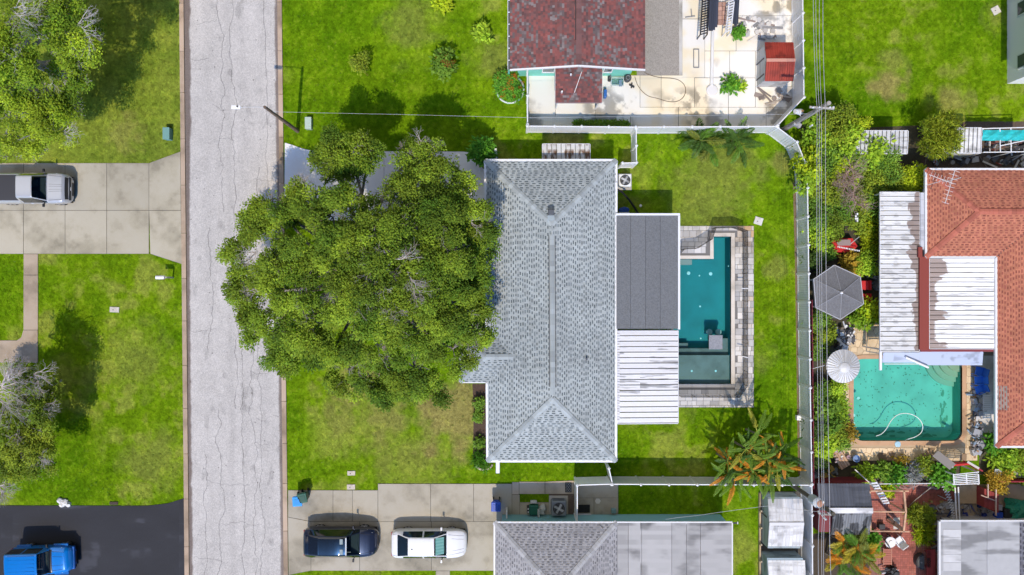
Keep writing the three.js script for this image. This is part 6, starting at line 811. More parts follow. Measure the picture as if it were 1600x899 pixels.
// ------------------------------------------------------------ sheds and garden roofs
function shed(name, label, q, o) {                             // q: roof rectangle in photo pixels at eave height; ridge along u
  const a = W(q[0], q[1], o.eh), b = W(q[2], q[3], o.eh), g = thing(name, label, 'shed', [(a[0] + b[0]) / 2, 0, (a[2] + b[2]) / 2]), zr = (a[2] + b[2]) / 2, rh = o.rh, i = o.inset ?? 0.12, n = Math.round((b[0] - a[0]) / (o.rib ?? 0.2));
  const w = [[a[0] + i, a[2] + i], [b[0] - i, a[2] + i], [b[0] - i, b[2] - i], [a[0] + i, b[2] - i]]; if (o.wallPx) { w[0][0] = w[3][0] = W(o.wallPx[0], 0)[0]; if (o.wallPx[1] != null) w[0][1] = w[1][1] = W(0, o.wallPx[1])[2]; if (o.wallPx[2] != null) w[2][1] = w[3][1] = W(0, o.wallPx[2])[2]; }
  const wm = new MB().prism(w, 0, o.eh - 0.02, o.wall); for (const x of [w[0][0], w[1][0]]) wm.tri([x, o.eh - 0.02, w[0][1]], [x, o.eh - 0.02, w[2][1]], [x, rh - 0.05, zr], o.wall); wm.build('wall', M(WHITE, 0.7, { map: stainTex }), g);
  for (const [z0, name2] of [[a[2], 'roof_slope'], [b[2], 'roof_slope']]) { const m = new MB(); for (let k = 0; k < n; k++) { const x0 = a[0] + (b[0] - a[0]) * k / n, x1 = a[0] + (b[0] - a[0]) * (k + 1) / n, xm = x0 + (x1 - x0) * 0.2, c = sc(o.roof, R(.93, 1.07)), f = (x, l, up) => [x, (up ? rh : o.eh) + l, up ? zr : z0]; const Q = (xa, la, xb, lb) => z0 > zr ? m.quad(f(xa, la), f(xb, lb), f(xb, lb, 1), f(xa, la, 1), c) : m.quad(f(xb, lb), f(xa, la), f(xa, la, 1), f(xb, lb, 1), c); Q(x0, 0.0, x0 + (x1 - x0) * .07, 0.025); Q(x0 + (x1 - x0) * .07, 0.025, xm, 0.025); Q(xm, 0.025, xm + (x1 - x0) * .07, 0); Q(xm + (x1 - x0) * .07, 0, x1, 0); } m.build(name2, M(WHITE, o.rough ?? 0.6, { map: stainTex }), g); }
  new MB().bar([a[0], rh + 0.03, zr], [b[0], rh + 0.03, zr], o.ridgeW ?? 0.2, 0.03, o.ridge ?? o.roof).build('ridge_cap', M(WHITE, 0.6), g);
  for (const [u, v0, v1] of o.bars ?? []) { const x = w[0][0] - 0.012, z = W(0, v0)[2]; new MB().box(x, 0.05, z, 0.05, o.eh - 0.15, 0.07, [0.05, 0.05, 0.06]).build('door_edge', M(WHITE, 0.6), g); }
  take(w); return g;
}
seed = 919;
shed('garden_shed', 'small shed with a rusty red ribbed roof by the boundary fence', [1195, 66, 1240, 127], { eh: 1.55, rh: 1.85, roof: [0.36, 0.045, 0.025], ridge: [0.62, 0.3, 0.22], wall: [0.55, 0.56, 0.58], wallPx: [1182, 83, 136], rib: 0.16, bars: [[0, 102, 0], [0, 126, 0]] });
shed('garden_shed', 'small grey shed with a white metal roof beside the pole', [1200, 780, 1254, 854], { eh: 1.3, rh: 1.55, roof: [0.7, 0.7, 0.71], wall: [0.36, 0.42, 0.44], wallPx: [1189, 769, 846], rib: 0.22, bars: [[0, 800, 0]] });
shed('garden_shed', 'grey blue shed with white corrugated roof cut by the bottom edge', [1200, 876, 1258, 950], { eh: 1.3, rh: 1.5, roof: [0.78, 0.78, 0.78], wall: [0.34, 0.43, 0.48], wallPx: [1188, 861, 930], rib: 0.26 });
{ const g = thing('timber_edging', 'thin tan timber edging beside the two small grey sheds', 'edging', W(1186, 835)); for (let k = 0; k < 5; k++) { const a = W(1186, 770 + k * 26), b = W(1186, 795 + k * 26); new MB().bar([a[0], .14, a[2]], [b[0], .14, b[2]], .1, .22, sc([0.5, 0.38, 0.25], R(.8, 1.1))).build('timber', M(WHITE, 0.9, { map: stainTex }), g); new MB().box(b[0], 0, b[2] + .04, .1, .5, .1, [0.45, 0.36, 0.26]).build('post', M(WHITE, .9), g); } }
{ // dark shed roof by the red tiles
  const g = thing('garden_shed', 'long shed with dark grey ribbed roof beside the red tiles', 'shed', W(1310, 795)), e0 = W(1277, 756, 2.0), e1 = W(1359, 836, 2.0), rz = W(0, 798, 2.4)[2], xs = [e0[0], e1[0]], m1 = new MB(), n = 17, w2 = W(1298, 0, 2)[0];
  for (const [x0, z, c, nn, nm] of [[e0[0], e0[2], [0.105, 0.115, 0.14], 17, 'a'], [w2, e1[2], [0.2, 0.21, 0.22], 15, 'b']]) { const m = new MB(); for (let k = 0; k < nn; k++) { const a = x0 + (xs[1] - x0) * k / nn, b = x0 + (xs[1] - x0) * (k + 1) / nn, t = sc(c, R(.88, 1.12)), f = (x, l, up) => [x, (up ? 2.4 : 2.0) + l, up ? rz : z], mid = a + (b - a) * .22; const Q = (xa, la, xb, lb) => z > rz ? m.quad(f(xa, la), f(xb, lb), f(xb, lb, 1), f(xa, la, 1), t) : m.quad(f(xb, lb), f(xa, la), f(xa, la, 1), f(xb, lb, 1), t); Q(a, 0, mid, .035); Q(mid, .035, mid + .02, 0); Q(mid + .02, 0, b, 0); } m.build('roof_slope', M(WHITE, 0.5, { map: nm === 'b' ? tex(256, 256, (u, v) => 1 - 0.85 * smooth(.45, .6, fbm(u * 6, v * 4, 955, 4, 12)) + 0.4 * smooth(.55, .7, fbm(u * 30, v * 2, 966, 3, 60)), 3, 2, true) : stainTex }), g); }
  new MB().box((W(1293, 0, 2.4)[0] + xs[1]) / 2, 2.4, rz, xs[1] - W(1293, 0, 2.4)[0], .05, .34, [0.82, 0.82, 0.83]).build('ridge_cap', M(WHITE, 0.45, { map: stainTex }), g); new MB().prism([[e0[0] + .15, e0[2] + .15], [xs[1] - .15, e0[2] + .15], [xs[1] - .15, e1[2] - .15], [e0[0] + .15, e1[2] - .15]], 0, 1.96, [0.2, 0.04, 0.045]).build('wall', M(WHITE, .8), g); take(rectPx(1277, 756, 1355, 832));
  new MB().box(...(() => { const p = W(1316, 752, 0.6); return [p[0], 0, p[2] - .1]; })(), 3.2, 1.2, 0.06, [0.24, 0.03, 0.04]).solo('board_fence', 'maroon board panel on the north side of the dark ribbed shed', 'fence', M(WHITE, 0.8, { map: stainTex }));
}
// tin sheds along the upper right lawn
for (const [u0, u1, v0, v1, lab, n, tint] of [[1338, 1418, 205, 240, 'stained white tin shed at the left end of the lawn boundary', 12, 0.62], [1474, 1533, 200.5, 239, 'clean white tin shed left of the turquoise tarpaulin', 9, 0.8]]) {
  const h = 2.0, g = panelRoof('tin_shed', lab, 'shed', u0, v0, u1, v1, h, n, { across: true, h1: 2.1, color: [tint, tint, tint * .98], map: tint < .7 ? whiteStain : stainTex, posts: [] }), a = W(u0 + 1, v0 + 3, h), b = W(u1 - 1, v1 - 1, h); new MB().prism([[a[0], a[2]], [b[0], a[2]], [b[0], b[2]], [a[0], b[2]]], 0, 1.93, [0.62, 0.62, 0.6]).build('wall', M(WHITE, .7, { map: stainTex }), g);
}
{
  const g = thing('tarpaulin_frame', 'white pipe frame partly covered by a turquoise tarpaulin', 'frame shelter', W(1575, 225)), f = (u, v, h = 1.9) => W(u, v, h), bar = (u0, v0, u1, v1) => new MB().tube([f(u0, v0), f(u1, v1)], .035, .035, 8, [0.82, 0.82, 0.82]).build('frame_pipe', M(WHITE, .4), g);
  bar(1535, 201, 1612, 199); bar(1537, 238, 1612, 237); bar(1563, 219, 1563.5, 238); bar(1580, 219, 1580.5, 238); bar(1563, 228, 1600, 220); bar(1562.5, 200, 1563, 206); bar(1580, 200, 1580, 205);
  for (const [u, v] of [[1537, 202], [1537, 238], [1580, 238], [1612, 238], [1612, 200]]) { const p = f(u, v); new MB().cyl(p[0], 0, p[2], .03, 1.9, [0.8, 0.8, 0.8], 8).build('post', M(WHITE, .4), g); }
  const t = new MB(), nx = 22, nz = 6; seed = 12; const P = (i, k) => { const p = W(1536 + 78 * i / nx, 203 + 16.5 * k / nz, 1.95); return [p[0], 1.93 + .05 * Math.sin(i * 1.1 + k) - .06 * Math.abs(k - 3) / 3 + .03 * hash(i, k, 3), p[2]]; }; for (let i = 0; i < nx; i++) for (let k = 0; k < nz; k++) t.quad(P(i, k + 1), P(i + 1, k + 1), P(i + 1, k), P(i, k), sc([0.03, 0.52, 0.52], R(.9, 1.1))); t.build('tarpaulin', M(WHITE, .5), g);
}
{ // heaps of stored things in the yards
  seed = 77; const heap = (name, label, list, u0, v0, u1, v1, n, cols, hmax = .7) => { const g = thing(name, label, 'junk heap', W((u0 + u1) / 2, (v0 + v1) / 2)), m = new MB(); for (let k = 0; k < n; k++) { const p = W(R(u0, u1), R(v0, v1)), c = sc(pick(cols), R(.7, 1.2)), a = R(0, 3.1), s = R(.12, .5), h = R(.05, hmax), q = rnd(); if (q < .45) m.rbox(p[0], 0.02, p[2], s, h, s * R(.3, 1), .02, c, a); else if (q < .7) m.cyl(p[0], 0.02, p[2], s * .35, h, c, 10); else m.bar([p[0] - s * 1.4 * Math.cos(a), h * R(.2, 1) + .05, p[2] - s * 1.4 * Math.sin(a)], [p[0] + s * 1.4 * Math.cos(a), h * R(.2, 1) + .05, p[2] + s * 1.4 * Math.sin(a)], R(.04, .14), .03, c); } m.build('stored_things', M(WHITE, .75), g, 'stuff'); };
  const GR = [[.3, .3, .32], [.1, .1, .11], [.5, .5, .5], [.22, .18, .14], [.05, .05, .06]];
  heap('junk_heap', 'dark mixed junk stored under the turquoise tarpaulin frame', 0, 1538, 222, 1600, 235, 60, [...GR, [.7, .68, .65], [.25, .1, .08]], 1.1); heap('junk_heap', 'scattered boards and red bits on the dirt beside the tin shed', 0, 1456, 246, 1600, 258, 34, [...GR, [.4, .06, .04], [.6, .55, .5]], .25);
  heap('junk_heap', 'grey pipes and boards between the terracotta eave and the fallen shrubs', 0, 1424, 252, 1444, 297, 26, [...GR, [.5, .55, .6]], .5); heap('junk_heap', 'grey covered things beside the long panel roof', 0, 1362, 395, 1373, 455, 22, [[.2, .22, .25], [.3, .33, .37], [.1, .1, .1]], .6);
  heap('junk_heap', 'pots, shoes and bits piled along the right pool edge', 0, 1517, 610, 1529, 705, 75, [...GR, [.35, .2, .1], [.6, .6, .62], [.25, .33, .42]], .5); heap('junk_heap', 'pots and white ornaments between hedge and flagstone deck', 0, 1306, 510, 1330, 545, 46, [...GR, [.75, .75, .75], [.6, .62, .65]], .5);
  heap('junk_heap', 'buckets and trays stored behind the dark ribbed shed', 0, 1268, 730, 1315, 752, 34, [[.2, .24, .27], [.3, .36, .4], [.1, .12, .12], [.4, .28, .06]], .4); heap('junk_heap', 'grey netting and poles piled on the red tiles', 0, 1442, 782, 1486, 812, 60, [...GR, [.4, .4, .42], [.3, .22, .08], [.02, .05, .2]], .5);
  heap('junk_heap', 'stone rubble heap between red tiles and corner house', 0, 1455, 812, 1467, 860, 40, [[.25, .24, .24], [.35, .34, .33], [.12, .1, .1]], .5); heap('junk_heap', 'grey boards and blue cloth lying on the tan concrete yard', 0, 1496, 790, 1555, 810, 50, [[.25, .24, .26], [.16, .15, .16], [.35, .33, .33], [.02, .04, .22]], .25);
  heap('junk_heap', 'black furniture stacked under the areca palm', 0, 1380, 885, 1398, 899, 16, [[.02, .02, .02], [.05, .05, .05], [.5, .5, .5]], .7); heap('junk_heap', 'dark rubble and netting along the lower garden strip', 0, 1340, 742, 1480, 755, 80, [[.12, .12, .13], [.25, .25, .26], [.08, .07, .06], [.3, .2, .14]], .35);
  heap('junk_heap', 'tools and scraps on the patio beside the red roofed shed', 0, 1158, 30, 1212, 62, 42, [[.5, .48, .46], [.3, .29, .28], [.7, .66, .6], [.4, .3, .25]], .16); heap('junk_heap', 'leftover scraps on the patio corner below the red roofed shed', 0, 1183, 140, 1232, 168, 20, [[.25, .2, .17], [.4, .34, .28]], .12);
}
{ // hexagonal gazebo
  const eh = 2.2, ah = 2.75, V = [[1304, 414.5], [1344.5, 433], [1349.5, 475], [1313, 499.5], [1275, 481], [1271.5, 436.5]].map(([u, v]) => W(u, v, eh)), ap = W(1315, 457.5, ah), g = thing('gazebo', 'hexagonal dark grey canvas gazebo beside the overhead lines', 'gazebo', [ap[0], 0, ap[2]]);
  V.forEach((a, i) => { const b = V[(i + 1) % 6], m = new MB(), n = 6; for (let k = 0; k < n; k++) { const f = (t, q) => { const p = lerp3(lerp3(a, b, t), ap, q); p[1] -= .05 * Math.sin(Math.PI * q) * Math.sin(Math.PI * t); return p; }; for (let q = 0; q < 5; q++) m.quad(f((k + 1) / n, q / 5), f(k / n, q / 5), f(k / n, (q + 1) / 5), f((k + 1) / n, (q + 1) / 5), [0.2, 0.2, 0.205]); } m.build('canopy_panel', M(WHITE, .9, { map: speckTex }), g); const e = new MB(); e.bar(a, b, 0.04, .05, [.5, .5, .52]); e.quad([b[0], eh - .22, b[2]], [a[0], eh - .22, a[2]], a, b, [.13, .13, .135]); e.build('valance', M(WHITE, .8), g); new MB().bar(add3(a, [0, .015, 0]), add3(ap, [0, .015, 0]), .035, .02, [.28, .28, .29]).build('rib', M(WHITE, .8), g); const q = lerp3(a, [ap[0], a[1], ap[2]], .06); new MB().cyl(q[0], 0, q[2], .04, eh, [.5, .5, .5], 8).build('post', M(WHITE, .6), g); });
  new MB().lathe(ap[0], ah, ap[2], [[.09, -.02], [.09, .06], [.05, .12], [0, .13]], 14, [.8, .8, .8]).build('finial', M(WHITE, .5), g);
}
{ // round corrugated metal umbrella
  const c = W(1317.5, 572.5, 2.15), g = thing('metal_umbrella', 'round corrugated metal umbrella at the pool corner', 'umbrella', [c[0], 0, c[2]]), n = 34, r0 = 1.06, a0 = W(1321, 575, 2.5);
  for (let k = 0; k < n; k++) { const f = (t, r, y) => { const a = t / n * 6.2832, q = r / r0; return [c[0] * q + a0[0] * (1 - q) + r * Math.cos(a), y, c[2] * q + a0[2] * (1 - q) - r * Math.sin(a)]; }, s = sc([.62, .62, .61], R(.85, 1.1)); const m = new MB(); m.quad(f(k, r0, 2.15), f(k + .5, r0, 2.19), f(k + .5, .28, 2.46), f(k, .28, 2.43), s); m.quad(f(k + .5, r0, 2.19), f(k + 1, r0, 2.15), f(k + 1, .28, 2.43), f(k + .5, .28, 2.46), sc(s, .95)); m.build('roof_strip', M(WHITE, .5, { metalness: .2 }), g); }
  new MB().lathe(a0[0], 2.42, a0[2], [[.36, 0], [.3, .06], [.12, .14], [0, .17]], 18, [.68, .68, .67]).build('cap', M(WHITE, .45), g); new MB().cyl(c[0], 0, c[2], .06, 2.3, [.4, .4, .4], 10).build('pole', M(WHITE, .6), g); const b0 = W(1272, 572.5, .9); new MB().tube([[c[0] - .9, 1.6, c[2]], W(1268, 577, 1.3)], .02, .02, 5, [.7, .7, .7]).build('stay', M(WHITE, .5), g);
}
// ------------------------------------------------------------ furniture and small things
const at = (u, v, h = 0) => W(u, v, h);
function chair(label, u, v, turn, c, group) { const p = at(u, v), t = thing('garden_chair', label, 'chair', [0, 0, 0], group); const s = .26; new MB().rbox(0, .38, 0, .5, .06, .48, .025, c).build('seat', M(WHITE, .45), t); const bk = new MB(); bk.geo(new RoundedBoxGeometry(.07, .5, .5, 2, .03), new THREE.Matrix4().makeRotationZ(.22).setPosition(-.3, .64, 0), c); bk.build('backrest', M(WHITE, .45), t); for (const z of [-s, s]) { new MB().rbox(-.04, .58, z, .46, .04, .06, .018, c).build('armrest', M(WHITE, .45), t); for (const x of [-.22, .2]) new MB().bar([x, 0, z], [x * .9, .58, z], .045, .045, c).build('leg', M(WHITE, .45), t); } t.position.set(p[0], .05, p[2]); t.rotation.y = turn; return t; }
chair('topmost of three blue plastic chairs beside the turquoise pool', 1523, 579, 2.9, [0.03, 0.16, 0.66]); chair('middle of three blue plastic chairs beside the turquoise pool', 1522, 593, 3.2, [0.035, 0.18, 0.7]); chair('lowest of three blue plastic chairs beside the turquoise pool', 1523, 607, 3.5, [0.03, 0.16, 0.66]);
{ const g = thing('slatted_rack', 'white slatted rack leaning by the terracotta house wall', 'rack', at(1543, 634)); for (let k = 0; k < 13; k++) { const p = at(1543, 618 + k * 2.9, .5); new MB().box(p[0], .5, p[2], .52, .03, .07, [.85, .85, .85]).build('slat', M(WHITE, .5), g); } for (const u of [1537, 1549]) { const a = at(u, 617, .5), b = at(u, 654, .5); new MB().bar([a[0], .48, a[2]], [b[0], .48, b[2]], .04, .05, [.8, .8, .8]).build('rail', M(WHITE, .5), g); for (const q of [a, b]) new MB().box(q[0], 0, q[2], .04, .5, .04, [.8, .8, .8]).build('leg', M(WHITE, .5), g); } }
{ const q = [[1370, 682], [1378, 679], [1386, 671], [1391, 662], [1397, 654], [1406, 648], [1416, 646.5], [1428, 649], [1438, 656], [1443, 666], [1441, 676], [1432, 683], [1420, 687], [1414, 690]].map(([u, v]) => at(u, v)); const cv = new THREE.CatmullRomCurve3(q.map((p) => new THREE.Vector3(p[0], -.07, p[2]))).getPoints(50).map((v) => v.toArray()); new MB().tube(cv, .026, .026, 7, [.8, .84, .78]).solo('pool_hose', 'white pool cleaner hose curling on the turquoise water', 'hose', M(WHITE, .5)); const p = at(1370, 669, -1.2); new MB().rbox(p[0], -1.24, p[2], .35, .2, .3, .06, [0.02, .2, .3]).solo('pool_cleaner', 'blue pool cleaner on the floor of the turquoise pool', 'pool cleaner', M(WHITE, .5)); const s = at(1402, 694); new MB().lathe(s[0], .05, s[2], [[.2, 0], [.2, .05], [.17, .07], [0, .08]], 18, [.4, .62, .72]).solo('skimmer_lid', 'pale blue skimmer lid on the deck below the pool', 'lid', M(WHITE, .5)); }
{ // hedge furniture: boat, signal box, bench, pot
  const g = thing('garden_boat', 'red garden boat with a white chequered band in the hedge', 'boat', at(1326, 386)); const p = at(1326, 384, 1.0), hull = new MB(); hull.prism([[p[0] - .95, p[2] - .25], [p[0] - .5, p[2] - .5], [p[0] + .45, p[2] - .5], [p[0] + .78, p[2]], [p[0] + .45, p[2] + .42], [p[0] - .5, p[2] + .4], [p[0] - .95, p[2] + .1]], .1, .6, [.55, .02, .02]); hull.build('hull', M(WHITE, .5), g); new MB().prism([[p[0] - .8, p[2] - .2], [p[0] - .45, p[2] - .38], [p[0] + .1, p[2] - .38], [p[0] + .1, p[2] + .0], [p[0] - .7, p[2]]], 1.03, 1.09, [.3, .22, .2]).build('cockpit', M(WHITE, .8), g);
  for (let k = 0; k < 14; k++) new MB().rbox(p[0] - .72 + k * .105, 1.07, p[2] + .08 + k * .02, .07, .05, .1, .02, k % 2 ? [.85, .85, .85] : [.75, .75, .75]).build('band_block', M(WHITE, .6), g); new MB().tube([[p[0] + .1, 1.05, p[2] - .1], [p[0] + .2, 2.0, p[2] - .5]], .03, .02, 6, [.6, .6, .6]).build('mast', M(WHITE, .6), g);
  const c = at(1335, 342, 1.8), fl = thing('flag_stand', 'small white flag stand above the red garden boat', 'flag', [c[0], 0, c[2]]); new MB().tube([[c[0], 0, c[2]], [c[0], 1.9, c[2]]], .02, .02, 6, [.6, .6, .6]).build('pole', M(WHITE, .5), fl); for (let k = 0; k < 8; k++) new MB().box(c[0] + .07 + (k % 2) * .1, 1.85, c[2] - .3 + Math.floor(k / 2) * .15, .09, .03, .12, k % 3 ? [.85, .85, .85] : [.1, .1, .1]).build('flag_square', M(WHITE, .6), fl);
  const l = at(1368, 353.5, 1), lt = thing('white_lattice', 'short white lattice strip beside the long panel roof', 'lattice', at(1366, 353)); for (let k = 0; k < 9; k++) new MB().torus(l[0] - .5 + k * .1, 1, l[2], .05, .016, [.85, .85, .85], 10).build('ring', M(WHITE, .5), lt); new MB().bar([l[0] - .55, .96, l[2]], [l[0] + .36, .96, l[2]], .03, .06, [.8, .8, .8]).build('rail', M(WHITE, .5), lt);
  const sb = at(1283, 400, .8); new MB().rbox(sb[0], .6, sb[2], .38, .3, .22, .04, [.55, .09, .07]).solo('letter_box', 'small red box on a post under the overhead lines', 'box', M(WHITE, .5)); 
  for (const [u, v, w, d, lab] of [[1352, 446, .5, .62, 'red cushion seat just right of the gazebo'], [1353, 465, .42, .5, 'smaller red cushion seat below the other one']]) { const q = at(u, v, .5); const t = thing('cushioned_stool', lab, 'seat', [q[0], 0, q[2]]); new MB().rbox(q[0], .4, q[2], w, .14, d, .05, [.58, .02, .025]).build('cushion', M(WHITE, .6), t); new MB().rbox(q[0] + w * .5, .35, q[2], .09, .45, d, .03, [.5, .015, .02]).build('backrest', M(WHITE, .6), t); for (const z of [-.4, .4]) new MB().box(q[0], 0, q[2] + z * d, .05, .4, .05, [.1, .1, .1]).build('leg', M(WHITE, .5), t); }
  const bn = at(1308, 713), bt = thing('wooden_bench', 'tan wooden bench with oddments on it beside the blue pot', 'bench', bn); bt.rotation.y = -1.02; seed = 40; for (let k = 0; k < 4; k++) { const m = new MB().rbox(0, .4, -.26 + k * .17, 1.5, .05, .155, .015, sc([.52, .33, .2], R(.85, 1.1))); const o = new THREE.Mesh(m.geometry(), (() => { const q = M(WHITE, .8).clone(); q.vertexColors = true; return q; })()); o.name = 'plank'; bt.add(o); } for (const x of [-.6, .6]) { const m = new MB().box(x, 0, 0, .08, .4, .55, [.4, .26, .16]); const o = new THREE.Mesh(m.geometry(), (() => { const q = M(WHITE, .8).clone(); q.vertexColors = true; return q; })()); o.name = 'leg'; bt.add(o); }
  const items = new MB(); for (let k = 0; k < 16; k++) { const q = at(1300 + R(3, 16), 700 + R(2, 24), .5); items.rbox(q[0], .45, q[2], R(.06, .2), R(.04, .14), R(.05, .12), .015, pick([[.75, .75, .72], [.4, .3, .3], [.1, .1, .1], [.55, .45, .45]]), R(0, 3)); } items.solo('oddments', 'white and brown oddments lying on the tan bench', 'oddments', M(WHITE, .7), undefined, 'stuff');
  const pt = at(1333.5, 714.5), pg = thing('blue_pot', 'blue grey round pot at the end of the tan bench', 'pot', pt); new MB().lathe(pt[0], .05, pt[2], [[.14, 0], [.22, .2], [.24, .42], [.2, .44], [.18, .3], [0, .3]], 18, [.2, .3, .5]).build('bowl', M(WHITE, .35), pg); const p2 = at(1323, 713); new MB().lathe(p2[0], .05, p2[2], [[.1, 0], [.14, .25], [.1, .27], [0, .2]], 14, [.45, .3, .32]).solo('small_pot', 'small pinkish pot between the bench and the blue pot', 'pot', M(WHITE, .6));
}
{ // terrace: pergola, ladder, table, fire pit, bench
  const h = 2.1, C = [.66, .4, .25], g = thing('pergola_frame', 'open tan timber pergola frame over the red tiles', 'pergola', at(1387, 797)), b = (u0, v0, u1, v1, w = .07) => new MB().bar(W(u0, v0, h), W(u1, v1, h), w, .1, sc(C, R(.92, 1.05))).build('beam', M(WHITE, .8, { map: stainTex }), g);
  b(1359, 767.5, 1420, 767.5); b(1360, 799.5, 1415, 800.5); b(1360, 830, 1421, 831); b(1359.5, 767, 1360.5, 831); b(1412.5, 767, 1415.5, 800, .11); b(1415.5, 800, 1412, 831, .11); for (const [u, v] of [[1361, 768], [1361, 830], [1413, 768], [1412, 830], [1415, 800]]) { const p = W(u, v, h); new MB().box(p[0], 0, p[2], .08, h - .04, .08, C).build('post', M(WHITE, .8), g); }
  const dk = thing('timber_beam', 'dark timber beam lying aslant inside the pergola', 'beam', at(1400, 818)); new MB().bar(W(1387, 808, 1.2), W(1411, 828, .5), .2, .12, [.1, .055, .035]).build('beam', M(WHITE, .8, { map: stainTex }), dk);
  const ld = thing('ladder', 'aluminium ladder leaning over the red tiles', 'ladder', at(1376, 775)), L0 = [[1360, 754], [1381, 789]], L1 = [[1370, 753], [1391, 788]]; for (const q of [L0, L1]) new MB().bar(W(...q[0], 2.3), W(...q[1], .25), .04, .09, [.55, .55, .57]).build('rail', M(WHITE, .4, { metalness: .5 }), ld); for (let k = 0; k < 9; k++) { const t = (k + .5) / 9, f = (q) => lerp3(W(...q[0], 2.3), W(...q[1], .25), t); new MB().bar(f(L0), f(L1), .1, .03, [.8, .8, .82]).build('rung', M(WHITE, .4, { metalness: .3 }), ld); }
  const sh = at(1401, 818, .05); new MB().box(sh[0], .05, sh[2], .42, .03, .75, [.6, .56, .5]).solo('paper_sheet', 'pale sheet lying on the tiles inside the pergola', 'sheet', M(WHITE, .8)); const bs = at(1378, 823, .3); new MB().rbox(bs[0], .05, bs[2], .4, .35, .35, .05, [.06, .055, .055]).solo('black_box', 'small black box on the tiles inside the pergola', 'box', M(WHITE, .7));
  const tb = at(1392, 848, .7), tt = thing('round_table', 'white round plastic table south of the pergola', 'table', [tb[0], 0, tb[2]]); new MB().lathe(tb[0], .66, tb[2], [[.02, 0], [.34, 0], [.36, .02], [.34, .045], [0, .05]], 26, [.84, .82, .8]).build('tabletop', M(WHITE, .45), tt); new MB().cyl(tb[0], .7, tb[2], .12, .06, [.88, .87, .85], 16).build('tray', M(WHITE, .4), tt); for (let k = 0; k < 4; k++) { const a = k * 1.57 + .6; new MB().bar([tb[0] + .28 * Math.cos(a), .04, tb[2] + .28 * Math.sin(a)], [tb[0] + .2 * Math.cos(a), .66, tb[2] + .2 * Math.sin(a)], .04, .04, [.8, .8, .78]).build('leg', M(WHITE, .5), tt); }
  chair('white plastic chair beside the white round table', 1399, 842, 2.2, [.8, .8, .78]); chair('dark chair behind the white round table', 1384, 841, .6, [.04, .04, .045]);
  const lg = at(1388, 871, .4), lt = thing('red_lounger', 'reddish wooden lounger on the tiles below the round table', 'lounger', [lg[0], 0, lg[2]]); for (let k = 0; k < 7; k++) new MB().box(lg[0], .32, lg[2] - .45 + k * .15, .5, .03, .13, [.42, .15, .1]).build('slat', M(WHITE, .8), lt); for (const x of [-.26, .26]) { new MB().box(lg[0] + x, .28, lg[2], .04, .07, 1.1, [.6, .3, .2]).build('rail', M(WHITE, .8), lt); for (const z of [-.5, .5]) new MB().box(lg[0] + x, 0, lg[2] + z, .05, .3, .05, [.5, .26, .18]).build('leg', M(WHITE, .8), lt); }
  const fp = at(1445, 879.5, .5), ft = thing('fire_pit', 'half round dark fire pit against the red bench', 'fire pit', [fp[0], 0, fp[2]]), q = []; for (let k = 0; k <= 16; k++) { const a = Math.PI / 2 + k / 16 * Math.PI; q.push([fp[0] + .5 * Math.cos(a), fp[2] + .5 * Math.sin(a)]); } new MB().prism(q, 0, .45, [.05, .05, .052]).build('bowl', M(WHITE, .7), ft); new MB().prism(q.map(([x, z]) => [fp[0] + (x - fp[0]) * .84, fp[2] + (z - fp[2]) * .84]), .44, .47, [.1, .1, .1]).build('lid', M(WHITE, .5), ft); new MB().cyl(fp[0] - .2, .47, fp[2], .05, .06, [.3, .3, .3], 10).build('knob', M(WHITE, .5), ft);
  const rb = at(1455.5, 888, .45), rt = thing('red_bench', 'red bench with a dark ring patterned grate on it', 'bench', [rb[0], 0, rb[2]]); new MB().rbox(rb[0], .38, rb[2], .56, .08, 2.4, .02, [.42, .06, .06]).build('seat', M(WHITE, .7, { map: stainTex }), rt); for (const z of [-1, 0, 1]) new MB().box(rb[0], 0, rb[2] + z, .45, .38, .08, [.35, .05, .05]).build('leg', M(WHITE, .8), rt);
  const gr = at(1451.5, 879.5, .48), gt = thing('iron_grate', 'small dark iron grate of rings lying on the red bench', 'grate', [gr[0], .46, gr[2]]); for (let k = 0; k < 4; k++) for (const x of [-.055, .055]) new MB().torus(gr[0] + x, .48, gr[2] - .24 + k * .16, .058, .02, [.02, .02, .022], 12).build('ring', M(WHITE, .6), gt);
}
